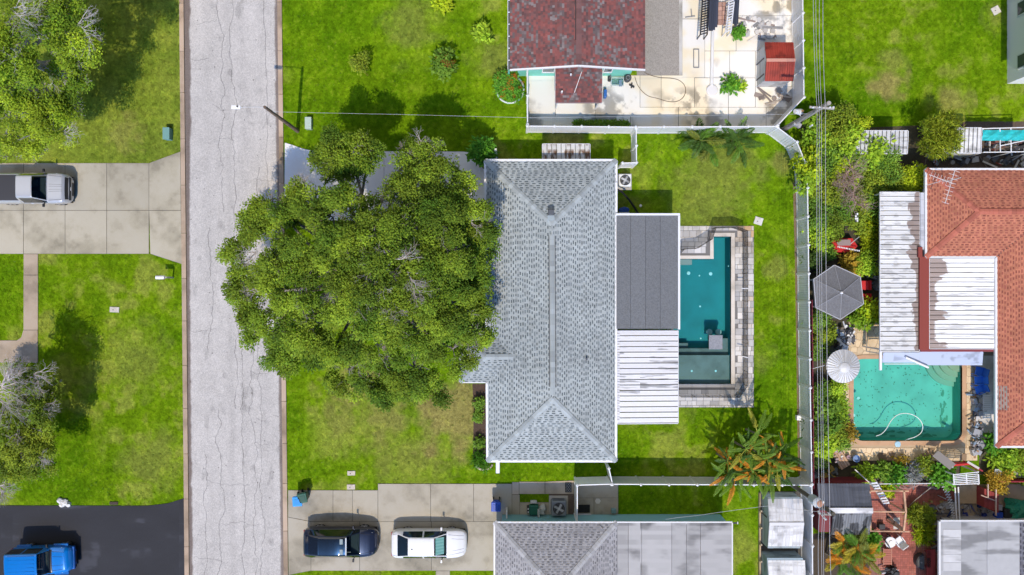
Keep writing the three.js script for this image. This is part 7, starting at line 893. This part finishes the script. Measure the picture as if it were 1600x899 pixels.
{ // lower right corner: trellis, gates, boards, bin, tarp
  const tr = thing('white_trellis', 'white slatted trellis roof above the tan platform', 'trellis', at(1509, 748)), h = 1.9; for (let k = 0; k < 7; k++) new MB().bar(W(1491, 742 + k * 2.6, h), W(1528.5, 738 + k * 3, h), .045, .05, [.85, .85, .85]).build('slat', M(WHITE, .5), tr); for (const u of [1490, 1510, 1529]) new MB().bar(W(u, 741, h + .04), W(u + 1, 757, h + .04), .06, .05, [.85, .85, .85]).build('rail', M(WHITE, .5), tr); for (const [u, v] of [[1490, 742], [1490, 757], [1529, 738], [1529, 757]]) { const p = W(u, v, h); new MB().box(p[0], 0, p[2], .08, h, .08, [.8, .8, .8]).build('post', M(WHITE, .5), tr); }
  const rg = thing('red_garden_arch', 'red painted frame north of the white trellis', 'frame', at(1510, 728)); new MB().bar(W(1487, 726, 1.3), W(1513, 724, 1.3), .12, .5, [.55, .02, .02]).build('top_board', M(WHITE, .6), rg); new MB().bar(W(1512, 723, 1.5), W(1529, 734, 1.5), .08, .9, [.35, .03, .04]).build('side_board', M(WHITE, .6), rg); new MB().bar(W(1512, 722, 1.97), W(1530, 732.5, 1.97), .14, .03, [.6, .55, .5]).build('cap', M(WHITE, .6), rg);
  const lb = thing('leaning_board', 'grey weathered board leaning beside the vivid bush', 'board', at(1475, 722)); { const a = W(1462, 709, .9), b = W(1489, 730, 1.7), d = nrm(sub3(b, a)), s = nrm(cross(d, [0, 1, 0])); new MB().obox(lerp3(a, b, .5), mul3(d, len3(sub3(b, a)) / 2), mul3(nrm(cross(s, d)), .02), mul3(s, .26), [.42, .38, .36]).build('board', M(WHITE, .9, { map: stainTex }), lb); new MB().bar([b[0], 0, b[2]], [b[0], 1.7, b[2]], .08, .08, [.8, .8, .8]).build('post', M(WHITE, .5), lb); }
  const pf = W(1515, 772, .5); new MB().rbox(pf[0], 0, pf[2], 1.2, .42, 1.35, .03, [.5, .37, .23]).solo('tan_platform', 'square tan platform below the white trellis', 'platform', M(WHITE, .85, { map: concreteTex })); 
  const rs = thing('red_shed_wall', 'dark red plank screen right of the tan platform', 'screen', at(1543, 780)); for (let k = 0; k < 6; k++) { const p = W(1534 + k * 3.7, 776 + k * 1.6, .8); new MB().box(p[0], 0, p[2], .15, 1.2, 1.2, sc([.28, .045, .04], R(.85, 1.15))).build('plank', M(WHITE, .85, { map: stainTex }), rs); } new MB().bar(W(1556.5, 765, 1.3), W(1556.5, 806, 1.3), .07, .08, [.6, .45, .36]).build('rail', M(WHITE, .8), rs); new MB().bar(W(1533, 774, 1.3), W(1556, 783, 1.3), .06, .07, [.5, .35, .28]).build('rail', M(WHITE, .8), rs); new MB().bar(W(1544, 757, 1.3), W(1544, 778, 1.3), .06, .07, [.6, .45, .36]).build('rail', M(WHITE, .8), rs);
  const bb = at(1562.5, 806, .5); { const t = thing('blue_tub', 'blue plastic tub beside the green tarpaulin', 'tub', [bb[0], 0, bb[2]]); new MB().rbox(bb[0], 0, bb[2], .42, .55, .42, .05, [.01, .06, .4]).build('tub', M(WHITE, .5), t); new MB().rbox(bb[0], .1, bb[2] - .5, .42, .4, .4, .05, [.3, .3, .33]).build('crate', M(WHITE, .6), t); }
  const bk = at(1575, 804, .4); new MB().rbox(bk[0], 0, bk[2], .6, .55, .75, .08, [.02, .02, .022]).solo('black_grill', 'black covered grill left of the green tarpaulin', 'grill', M(WHITE, .7));
  { const t = new MB(), P = (i, k) => { const p = W(1574 + 5.2 * i + k * .4, 779 + 5.2 * k + i * .9, .6); return [p[0], .45 + .25 * hash(i, k, 8) - (i === 0 || k === 0 ? .25 : 0), p[2]]; }; for (let i = 0; i < 8; i++) for (let k = 0; k < 7; k++) t.quad(P(i, k + 1), P(i + 1, k + 1), P(i + 1, k), P(i, k), [.01, .2, .12]); t.solo('green_tarpaulin', 'crumpled green tarpaulin at the right edge', 'tarpaulin', M(WHITE, .6)); }
  new MB().box(...(() => { const p = W(1585, 750, .6); return [p[0], 0, p[2]]; })(), 2.6, 1.1, .07, [.3, .02, .04]).solo('board_fence', 'dark red board fence below the rusty leaved bush', 'fence', M(WHITE, .8)); { const a = W(1585, 739, .7); new MB().box(a[0], .6, a[2], 2.4, .04, .7, [.3, .28, .26]).solo('grey_lid', 'flat grey cover behind the dark red board fence', 'cover', M(WHITE, .8, { map: stainTex })); }
  { const g = thing('white_lattice', 'small white lattice square right of the rusty leaved bush', 'lattice', at(1560, 739)); for (let k = 0; k < 5; k++) { new MB().bar(W(1556 + k * 2.2, 733, .9), W(1554 + k * 2.2, 743, .9), .03, .02, [.8, .8, .8]).build('lath', M(WHITE, .5), g); new MB().bar(W(1555, 734 + k * 2.2, .93), W(1566, 735 + k * 2.2, .93), .03, .02, [.8, .8, .8]).build('lath', M(WHITE, .5), g); } const p = W(1560, 739, .9); new MB().box(p[0], 0, p[2], .05, .9, .05, [.7, .7, .7]).build('post', M(WHITE, .5), g); }
  { const g = thing('white_lattice', 'long white net lattice curving above the netting pile', 'lattice', at(1484, 790)); for (let k = 0; k < 14; k++) { const t = k / 13, a = W(1470 + 17 * Math.sin(t * 1.5), 758 + 52 * t, .9), b = W(1479 + 14 * Math.sin(t * 1.5), 756 + 54 * t, .9); new MB().bar(a, b, .04, .02, [.6, .6, .62]).build('lath', M(WHITE, .5), g); if (k < 13) { const s = (k + 1) / 13; new MB().bar(b, W(1470 + 17 * Math.sin(s * 1.5), 758 + 52 * s, .92), .03, .02, [.6, .6, .62]).build('lath', M(WHITE, .5), g); } } const p = W(1478, 780, .9); new MB().box(p[0], 0, p[2], .05, .9, .05, [.5, .5, .5]).build('post', M(WHITE, .5), g); }
  for (const [u, lab] of [[1492.5, 'left of two white pipes beside the tan platform'], [1497.5, 'right of two white pipes beside the tan platform']]) new MB().tube([W(u, 761, 1.0), W(u + 2.5, 812, .8)], .05, .05, 8, [.78, .78, .78]).solo('white_pipe', lab, 'pipe', M(WHITE, .5));
  new MB().bar(W(1330, 757, 1.0), W(1482, 755.5, 1.0), .05, .05, [.7, .7, .7]).solo('garden_rail', 'thin pale rail between garden strip and red tiles', 'rail', M(WHITE, .6)); new MB().bar(W(1336, 734, 1.2), W(1358, 754, 1.2), .06, .06, [.72, .7, .66]).solo('garden_pole', 'pale pole lying aslant right of the blue pot', 'pole', M(WHITE, .6));
  new MB().tube([W(1420, 792, .1), W(1430, 782, .5), W(1445, 770, .9), W(1455, 762, 1.0)], .035, .03, 6, [.3, .26, .22]).solo('bent_branch', 'bent bare branch over the red tiles', 'branch', M(WHITE, .9));
  { const m = new MB(); seed = 3; for (let k = 0; k < 40; k++) { const p = W(1404 + k * 1.75, 758 + 3 * Math.sin(k * .25) + 1.5 * Math.sin(k), .4), q = W(1408 + k * 1.75, 760 + 3 * Math.sin(k * .25 + .3), .45); m.tube([p, add3(lerp3(p, q, .5), [0, .05, .06]), q], .09, .08, 6, sc([.36, .2, .17], R(.8, 1.2))); } m.solo('rolled_netting', 'roll of reddish netting along the top of the red tiles', 'netting', M(WHITE, .9)); }
}
// air conditioners, generator, bins and boxes
function airCon(label, u, v, s, h, c, lid) {
  const p = at(u, v), t = thing('air_conditioner', label, 'air conditioner', p); new MB().box(p[0], 0, p[2], s + .25, .08, s + .25, [.45, .43, .4]).build('pad', M(WHITE, .9), t); const w = W(u, v)[0]; new MB().rbox(p[0], .08, p[2], s, h, s, .07, c).build('casing', M(WHITE, .5), t);
  const lv = new MB(); for (let k = 0; k < 7; k++) for (const d of [-1, 1]) { lv.box(p[0] + d * (s / 2 + .003), .16 + k * (h - .15) / 7, p[2], .02, .03, s * .8, sc(c, .45)); lv.box(p[0], .16 + k * (h - .15) / 7, p[2] + d * (s / 2 + .003), s * .8, .03, .02, sc(c, .45)); } lv.build('louvre', M(WHITE, .6), t, 'stuff');
  new MB().lathe(p[0], .08 + h, p[2], [[s * .42, .0], [s * .42, .02], [s * .38, .025], [s * .36, .004], [0, .004]], 28, [.03, .03, .035]).build('fan_well', M(WHITE, .7), t); for (let k = 0; k < 4; k++) { const a = k * 1.571 + .5; new MB().obox([p[0] + s * .2 * Math.cos(a), .1 + h, p[2] + s * .2 * Math.sin(a)], [s * .15 * Math.cos(a), 0, s * .15 * Math.sin(a)], [0, .004, 0], [-s * .075 * Math.sin(a), .02, s * .075 * Math.cos(a)], [.4, .41, .42]).build('fan_blade', M(WHITE, .4), t); } new MB().cyl(p[0], .085 + h, p[2], s * .09, .03, lid, 14).build('hub', M(WHITE, .5), t); for (const q of [.2, .3, .4]) new MB().torus(p[0], .12 + h, p[2], s * q, .006, [.3, .3, .3], 24).build('guard_ring', M(WHITE, .5), t);
}
airCon('white square air conditioner behind the shingle roof corner', 974, 284.5, .82, .72, [.78, .79, .78], [.5, .5, .5]); airCon('dark grey air conditioner beside the worn hip roof', 872, 789, .95, .8, [.2, .22, .25], [.55, .55, .55]);
{
  const gn = at(834, 793), t = thing('generator', 'green generator by the worn hip roof wall', 'generator', gn); new MB().rbox(gn[0], .05, gn[2] + .05, .62, .5, .62, .06, [.01, .11, .07]).build('tank', M(WHITE, .5), t); new MB().rbox(gn[0] - .38, .05, gn[2] + .05, .16, .42, .45, .03, [.04, .04, .04]).build('control_panel', M(WHITE, .6), t); for (const z of [-.08, .12]) new MB().cyl(gn[0] - .38, .46, gn[2] + .05 + z, .05, .03, [.7, .7, .7], 12).build('gauge', M(WHITE, .4), t); new MB().rbox(gn[0] - .02, .05, gn[2] - .42, .42, .3, .16, .03, [.6, .6, .58]).build('guard', M(WHITE, .6), t);
  for (const [u, v, w, d, hh, c, lab] of [[827, 797.5, .14, .5, .7, [.42, .42, .4], 'grey meter box left of the white tank'], [819.5, 797, .34, .4, .35, [.6, .6, .56], 'small beige tank unit by the wall right of the generator'], [792, 798, .1, .5, .9, [.75, .75, .73], 'white downpipe at the left end of the teal wall']]) { const uu = lab.includes('beige') ? 846 : lab.includes('meter') ? 841 : u, p = at(uu, v); new MB().rbox(p[0], .03, p[2], w, hh, d, .03, c).solo('wall_unit', lab, 'wall unit', M(WHITE, .6)); }
  const tk = at(848, 792); new MB().lathe(tk[0], .03, tk[2], [[.2, 0], [.22, .2], [.16, .42], [0, .46]], 18, [.52, .52, .48]).solo('round_tank', 'round grey beige tank in front of the teal wall', 'tank', M(WHITE, .6));
  const mt = at(888, 761.5), mg = thing('door_mat', 'black openwork mat against the white fence corner', 'mat', mt); new MB().box(mt[0], .05, mt[2], .42, .02, .66, [.03, .03, .032]).build('mat', M(WHITE, .8), mg); for (let k = 0; k < 6; k++) new MB().torus(mt[0] + (k % 2 ? .08 : -.08), .08, mt[2] - .2 + Math.floor(k / 2) * .2, .07, .014, [.25, .26, .27], 12).build('ring', M(WHITE, .6), mg);
  const dm = at(913, 797, .3); new MB().box(dm[0], .04, dm[2], .78, .05, .52, [.012, .012, .012]).solo('black_mat', 'black rectangular mat at the back door of the teal wall', 'mat', M(WHITE, .9)); const st = at(913, 806); new MB().rbox(st[0], 0, st[2], .9, .18, .3, .02, [.5, .5, .5]).solo('door_step', 'grey door step behind the black mat', 'step', M(WHITE, .8)); const rp = at(934, 783); new MB().prism([0, 1, 2, 3, 4, 5].map((k) => [rp[0] + .19 * Math.cos(k * 1.05), rp[2] + .19 * Math.sin(k * 1.05)]), .05, .075, [.6, .57, .52]).solo('stepping_stone', 'small pale stone on the fenced patio', 'stone', M(WHITE, .9)); const vb = at(958, 797); new MB().rbox(vb[0], .05, vb[2], .3, .3, .3, .03, [.14, .24, .24]).solo('valve_box', 'dark teal box at the end of the fenced patio', 'box', M(WHITE, .7));
  const bin = (label, u, v, c, turn, h = 1.0) => { const p = at(u, v), b = thing('wheelie_bin', label, 'bin', [0, 0, 0]); new MB().lathe(0, .06, 0, [[.27, 0], [.36, h - .12]], 4, c).build('body', M(WHITE, .5), b); new MB().rbox(0, h - .08, 0, .62, .09, .62, .04, sc(c, 1.08)).build('lid', M(WHITE, .4), b); new MB().rbox(0, h + .005, .02, .4, .02, .36, .008, sc(c, .9)).build('lid_panel', M(WHITE, .4), b); for (const x of [-.2, .2]) new MB().geo(new THREE.CylinderGeometry(.1, .1, .06, 14), new THREE.Matrix4().makeRotationZ(1.5708).setPosition(x, .1, -.3), [.02, .02, .02]).build('wheel', M(WHITE, .8), b); new MB().tube([[-.25, h - .05, -.34], [.25, h - .05, -.34]], .02, .02, 6, sc(c, .7)).build('handle', M(WHITE, .5), b); b.children[0].rotation.y = Math.PI / 4; b.position.set(p[0], .05, p[2]); b.rotation.y = turn; };
  bin('light blue wheelie bin at the kerb end of the stained driveway', 471.5, 777, [.015, .3, .75], .06); bin('dark green wheelie bin behind the light blue one', 479, 772, [.01, .09, .055], .2); bin('dark blue wheelie bin at the corner of the worn hip roof', 775.5, 785, [.015, .07, .42], 0); { const b = at(764, 252.5, 0), p = W(770, 249.8, 1.0); bin('blue bin half hidden below the shingle roof eave', 771.5, 255.5, [.01, .08, .45], 0, .9); }
  { const p = at(268, 434), m = thing('mailbox', 'white mailbox on a post beside the pickup driveway', 'mailbox', p), q = W(262.5, 432.5, 1.1); new MB().box(p[0] + .1, 0, p[2], .1, 1.05, .1, [.55, .53, .5]).build('post', M(WHITE, .8), m); const b = new MB().rbox(p[0] - .2, 1.02, p[2], .55, .1, .24, .03, [.85, .85, .86]); b.geo(new THREE.CylinderGeometry(.12, .12, .55, 18, 1, false, 0, Math.PI), new THREE.Matrix4().makeRotationZ(Math.PI / 2).setPosition(p[0] - .2, 1.11, p[2]), [.87, .87, .88]); b.build('box', M(WHITE, .4), m); new MB().box(p[0] + .05, 1.1, p[2] + .14, .05, .16, .02, [.5, .04, .03]).build('flag', M(WHITE, .5), m); }
  const ub = (label, u, v, w, d, h, c, cat = 'utility box') => { const p = at(u, v), t = thing('utility_box', label, cat, p); new MB().rbox(p[0], 0, p[2], w, h, d, .03, c).build('casing', M(WHITE, .6), t); new MB().rbox(p[0], h - .01, p[2], w * 1.06, .05, d * 1.04, .02, sc(c, 1.1)).build('lid', M(WHITE, .5), t); };
  ub('teal green utility box on the lawn left of the street', 265, 211, .42, .76, .5, [.16, .32, .29]); ub('pale grey green utility box near the street lamp', 484, 194.5, .4, .76, .4, [.4, .5, .44]);
  const pl = (name, label, u, v, w, d, turn, c, cat) => { const p = at(u, v), t = thing(name, label, cat, p); new MB().rbox(p[0], 0, p[2], w, .07, d, .02, c, turn).build('slab', M(WHITE, .8, { map: concreteTex }), t); new MB().cyl(p[0] - .12 * w, .065, p[2] + .05 * d, .035, .012, [.05, .05, .05], 10).build('lifting_hole', M(WHITE, .8), t); };
  pl('meter_cover', 'oval white meter cover in the left lawn', 179, 484, .62, .36, -.05, [.66, .63, .58], 'meter cover'); pl('meter_cover', 'pale meter cover in the lawn above the parked cars', 549, 739.5, .52, .3, 0, [.68, .62, .54], 'meter cover'); pl('meter_cover', 'pale meter cover at the driveway edge above the parked cars', 548.5, 761, .54, .34, 0, [.66, .6, .54], 'meter cover'); pl('drain_cover', 'white square cover in the lawn beyond the paver deck', 1185, 345.5, .55, .5, -.3, [.75, .74, .72], 'cover'); pl('drain_cover', 'white square stone in the upper right lawn', 1556, 16.5, .52, .52, .5, [.72, .7, .66], 'cover'); ub('small white box at the foot of the long white fence', 1246, 652, .28, .3, .3, [.8, .8, .8], 'box');
  for (const [u, lab] of [[674, 'left of two round stepping stones at the white driveway'], [688.5, 'right of two round stepping stones at the white driveway']]) { const p = at(u, 224), q = []; for (let k = 0; k <= 14; k++) { const a = Math.PI + k / 14 * Math.PI; q.push([p[0] + .34 * Math.cos(a), p[2] + .2 + .42 * Math.sin(a)]); } new MB().prism(q, 0, .05, [.55, .52, .5]).solo('stepping_stone', lab, 'stepping stone', M(WHITE, .9, { map: concreteTex })); }
  { const p = at(101, 785), m = new MB(); seed = 6; for (let k = 0; k < 14; k++) m.geo(new THREE.DodecahedronGeometry(R(.1, .2), 0), new THREE.Matrix4().makeRotationY(R(0, 6)).setPosition(p[0] + R(-.3, .3), .06, p[2] + R(-.15, .15)), sc([.8, .78, .75], R(.85, 1.05))); m.solo('white_stones', 'small pile of white stones at the asphalt driveway edge', 'stones', M(WHITE, .9), undefined, 'stuff'); const d = at(178, 786.5); new MB().rbox(d[0], .0, d[2], .55, .07, .2, .02, [.07, .05, .04]).solo('drain_grate', 'dark drain grate at the asphalt driveway edge', 'drain', M(WHITE, .9)); }
  { const p = at(1117, 402, 0); const o = W(1000.5, 322); new MB().geo(new THREE.SphereGeometry(.1, 14, 10), new THREE.Matrix4().setPosition(o[0], .1, o[2]), [.85, .85, .82]).solo('white_ball', 'small white ball in the shade north of the flat roof', 'ball', M(WHITE, .6)); const a = [W(964, 296, 1.4), W(972, 300, 1.2), W(982, 311, .7), W(990, 322, .35), W(998, 335, .15)]; new MB().tube(a, .07, .07, 8, [.012, .012, .013]).solo('black_pipe', 'thick black pipe curving beside the shingle roof', 'pipe', M(WHITE, .4)); const b = W(974, 326, .4), bt = thing('blue_bundle', 'blue covered bundle in the corner of the flat roof', 'bundle', [b[0], 0, b[2]]); seed = 9; for (let k = 0; k < 5; k++) new MB().geo(new THREE.IcosahedronGeometry(R(.14, .24), 1), new THREE.Matrix4().makeScale(1.2, .7, 1).setPosition(b[0] + R(-.25, .25), R(.2, .45), b[2] + R(-.15, .15)), [.01, .07, .34]).build('fold', M(WHITE, .5), bt); const s = W(975, 333, 1.2); new MB().box(s[0], 1.2, s[2], .7, .05, .09, [.8, .8, .8]).solo('white_batten', 'short white batten beside the blue bundle', 'batten', M(WHITE, .5)); }
}
{ // things on the cream patio
  const hs = [[992, 120], [996, 132], [1003, 142], [1013, 150], [1028, 154], [1043, 158.5], [1056, 159], [1066, 154], [1071, 145], [1070, 134], [1062, 126], [1050, 122.5], [1030, 121], [1012, 116], [1005, 111]].map(([u, v]) => new THREE.Vector3(...W(u, v, .07))); new MB().tube(new THREE.CatmullRomCurve3(hs).getPoints(60).map((p) => p.toArray()), .022, .022, 6, [.2, .15, .1]).solo('garden_hose', 'brown garden hose looped over the cream patio', 'hose', M(WHITE, .6));
  const rl = at(979.5, 125), t = thing('hose_reel', 'dark round barrel beside the patio hose', 'barrel', rl); new MB().lathe(rl[0], .05, rl[2], [[.2, 0], [.24, .25], [.22, .5], [.18, .52], [0, .5]], 18, [.05, .05, .05]).build('barrel', M(WHITE, .6), t); new MB().torus(rl[0], .55, rl[2], .13, .03, [.2, .2, .2]).build('rim', M(WHITE, .5), t);
  const gt = at(963.5, 131), gg = thing('glass_table', 'low glass topped table on the cream patio', 'table', gt); const fr = new MB(); for (const s of [-1, 1]) { fr.bar([gt[0] - .4, .42, gt[2] + s * .25], [gt[0] + .4, .42, gt[2] + s * .25], .03, .03, [.7, .7, .7]); fr.bar([gt[0] + s * .4, .42, gt[2] - .25], [gt[0] + s * .4, .42, gt[2] + .25], .03, .03, [.7, .7, .7]); } fr.build('frame', M(WHITE, .4), gg); new MB().box(gt[0], .425, gt[2], .78, .01, .48, [.75, .8, .8]).build('tabletop', M([.85, .95, .95], .03, { transmission: 1, thickness: 0 }), gg); for (const x of [-.37, .37]) for (const z of [-.22, .22]) new MB().box(gt[0] + x, .05, gt[2] + z, .03, .37, .03, [.6, .6, .6]).build('leg', M(WHITE, .4), gg); const bk = at(969.5, 130, .5); new MB().rbox(bk[0], .44, bk[2], .2, .12, .42, .03, [.18, .26, .33]).solo('tool_case', 'slate blue case on the low glass table', 'case', M(WHITE, .5));
  const vac = at(951.5, 124.5); const v = new MB().rbox(vac[0], .05, vac[2], .2, .18, .34, .05, [.03, .03, .03]); v.bar([vac[0], .2, vac[2]], [vac[0] + .1, .4, vac[2] - .3], .06, .06, [.05, .05, .05]); v.solo('black_tool', 'black power tool on the patio below the window', 'tool', M(WHITE, .5)); const dk = at(986, 135); const dm = new MB(); dm.bar([dk[0] - .12, .1, dk[2] - .1], [dk[0] + .2, .12, dk[2] + .1], .1, .1, [.04, .04, .04]); dm.bar([dk[0] + .05, .1, dk[2] - .2], [dk[0], .12, dk[2] + .15], .08, .08, [.05, .05, .05]); dm.solo('black_nozzle', 'small black nozzle set lying below the barrel', 'nozzle', M(WHITE, .6)); const cl = at(944.5, 149); new MB().rbox(cl[0], .05, cl[2], .2, .5, .5, .04, [.03, .14, .42]).solo('blue_cooler', 'narrow blue cooler beside the red porch roof', 'cooler', M(WHITE, .5));
  const pb = at(1112, 142), pp = thing('flag_pole', 'white pole on a round concrete foot lying across the patio', 'pole', pb); new MB().lathe(pb[0], .05, pb[2], [[.38, 0], [.38, .1], [.32, .14], [0, .15]], 22, [.76, .73, .7]).build('foot', M(WHITE, .8), pp); new MB().tube([W(1112, 134, .12), W(1113.5, 60, .12), W(1114, 40, .12)], .12, .1, 10, [.8, .78, .74]).build('pole', M(WHITE, .6), pp);
  const fm = (label, c, u0, v0, u1, v1, rot) => { const g = thing('metal_rack', label, 'frame', at((u0 + u1) / 2, (v0 + v1) / 2)); const q = r4(u0, v0, u1, v1); q.forEach((a, i) => { const b = q[(i + 1) % 4]; new MB().bar(W(...a, .1), W(...b, .1), .05, .05, c).build('bar', M(WHITE, .5), g); }); return g; }; fm('empty grey metal frame lying on the cream patio', [.25, .25, .25], 1084, 77, 1092, 105.5); { const g = thing('metal_stand', 'grey metal tee stand lying at the top of the patio', 'stand', at(1076, 22)); new MB().bar(W(1071, 27, .1), W(1086, 25, .1), .06, .06, [.3, .3, .3]).build('bar', M(WHITE, .5), g); new MB().bar(W(1080, 14, .1), W(1081, 26, .1), .06, .06, [.3, .3, .3]).build('bar', M(WHITE, .5), g); }
  // black rack panels and bricks at the top
  const rack = (label, u0, u1, v0, v1, lean, rungs, c) => { const g = thing('steel_rack', label, 'rack', at((u0 + u1) / 2, (v0 + v1) / 2)); for (const u of [u0, u1]) new MB().bar(W(u + lean, v0, .9), W(u, v1, .9), .07, .1, c).build('rail', M(WHITE, .4), g); for (let k = 0; k < rungs; k++) { const t = k / (rungs - 1), a = W(u0 + lean * (1 - t), v0 + (v1 - v0) * t, .93); const b = W(u1 + lean * (1 - t), v0 + (v1 - v0) * t - 3, .93); new MB().bar(a, b, .07, .04, c).build('rung', M(WHITE, .4), g); } for (const [u, v] of [[u0, v1], [u1, v1], [u0 + lean, v0], [u1 + lean, v0]]) { const p = W(u, v, .9); new MB().box(p[0], .05, p[2], .06, .85, .06, c).build('leg', M(WHITE, .5), g); } };
  const BK = [.014, .015, .022]; rack('black steel ladder rack at the top of the cream patio', 1094.5, 1105, -40, 54, 5.5, 25, BK); rack('white ladder between the brick stack and the black boards', 1134, 1142, 3, 50, 5, 12, [.75, .75, .76]);
  for (const [u0, u1, v1, lean, lab] of [[1107, 1121, 46, 4, 'wide dark plank stack right of the black ladder rack'], [1145, 1153.5, 40, 4, 'narrow dark plank stack right of the white ladder']]) { const g = thing('plank_stack', lab, 'plank stack', at(u0, 10)); for (let k = 0; k < 4; k++) { const a = u0 + (u1 - u0) * (k + .5) / 4, w = (u1 - u0) / 4 * S * .92; new MB().bar(W(a + lean, -40, .8), W(a, v1 + R(-4, 3), .8), w, .06, sc([.04, .046, .068], R(.8, 1.3))).build('plank', M(WHITE, .5), g); } const p = W((u0 + u1) / 2, 20, .8); new MB().box(p[0], .05, p[2], .4, .72, .1, [.03, .03, .03]).build('trestle', M(WHITE, .7), g); new MB().box(p[0] + .1, .05, p[2] - 1.4, .4, .72, .1, [.03, .03, .03]).build('trestle', M(WHITE, .7), g); }
  const bs = thing('brick_stack', 'stack of pinkish bricks between the black racks', 'brick stack', at(1129, 20)); for (let k = 0; k < 5; k++) for (let j = 0; j < 2; j++) { const p = W(1125.5 + j * 6.5, 6 + k * 7, .3); new MB().rbox(p[0], .05, p[2], .25, .22 + .04 * rnd(), .27, .02, sc([.5, .3, .23], R(.75, 1.2))).build('brick', M(WHITE, .9), bs); }
}
// ------------------------------------------------------------ grass blades on every lawn
{
  seed = 9090; const m = new MB(); for (let k = 0; k < 6; k++) { const a = k * 1.047 + R(-.3, .3), l = R(.05, .09), w = .016, d = [Math.cos(a), 0, Math.sin(a)], s = [-d[2], 0, d[0]], p = [R(-.04, .04), 0, R(-.04, .04)], t = R(.85, 1.15), up = [0, 1, 0]; m.tri(add3(p, mul3(s, -w)), add3(p, add3(mul3(d, l), [0, R(.03, .05), 0])), add3(p, mul3(s, w)), [t, t, t], [up, up, up]); }
  const geo = m.geometry(), spots = [], cell = 0.092;
  for (let z = -21; z < 21; z += cell) for (let x = -36; x < 36; x += cell) { const px_ = x + R(-.5, .5) * cell, pz = z + R(-.5, .5) * cell; if (isTaken(px_, pz)) continue; const c = lawnColor(px_, pz); if (rnd() > .72) continue; spots.push([px_, 0, pz, R(.8, 1.3), sc(c, R(.75, 1.42))]); }
  const im = new THREE.InstancedMesh(geo, (() => { const q = M(WHITE, 1, { side: THREE.DoubleSide, specularIntensity: 0.1 }).clone(); q.vertexColors = true; return q; })(), spots.length), m4 = new THREE.Matrix4(), q = new THREE.Quaternion(), Y = new THREE.Vector3(0, 1, 0), col = new THREE.Color();
  spots.forEach((s, i) => { im.setMatrixAt(i, m4.compose(new THREE.Vector3(s[0], s[1], s[2]), q.setFromAxisAngle(Y, R(0, 6.283)), new THREE.Vector3(s[3], s[3], s[3]))); im.setColorAt(i, col.setRGB(...s[4])); });
  im.name = 'grass'; im.userData = { kind: 'stuff', label: 'short mown green grass on the lawns between the houses', category: 'grass' }; scene.add(im); console.log('grass', spots.length);
}
{ // weeds and fallen leaves that break up the lawns
  seed = 717; const g = thing('lawn_weeds', 'scattered weeds and fallen leaves over the lawns', 'weeds', [0, 0, 0], undefined, 'stuff'), w = [], fl = [];
  for (let k = 0; k < 9000; k++) { const x = R(-34, 34), z = R(-19, 19); if (isTaken(x, z)) continue; const q = fbm(x / 2.5 + 70, z / 2.5 + 70, 811, 3); if (q < 0.5) continue; if (k % 3) w.push([x, 0.02, z, R(.25, .6), sc(pick([[.05, .14, .01], [.09, .2, .01], [.2, .3, .03]]), R(.8, 1.2))]); else fl.push([x, 0.045, z, R(.2, .4), pick([[.3, .2, .1], [.4, .32, .16], [.2, .13, .08]])]); }
  for (let k = 0; k < 420; k++) { const a = R(0, 6.283), q = R(2, 10.5) , x = -8.6 + q * Math.cos(a), z = -.5 + q * Math.sin(a); if (!isTaken(x, z)) fl.push([x, 0.045, z, R(.2, .4), pick([[.3, .2, .1], [.4, .3, .16]])]); }
  scatter('weeds', CLUMPS.tiny, w, g); const one = (() => { seed = 5; return leafClump(3, .12, .12, .06, 55, .1); })(); scatter('fallen_leaves', one, fl, g);
}
shade(scene);
renderer.render(scene, camera);
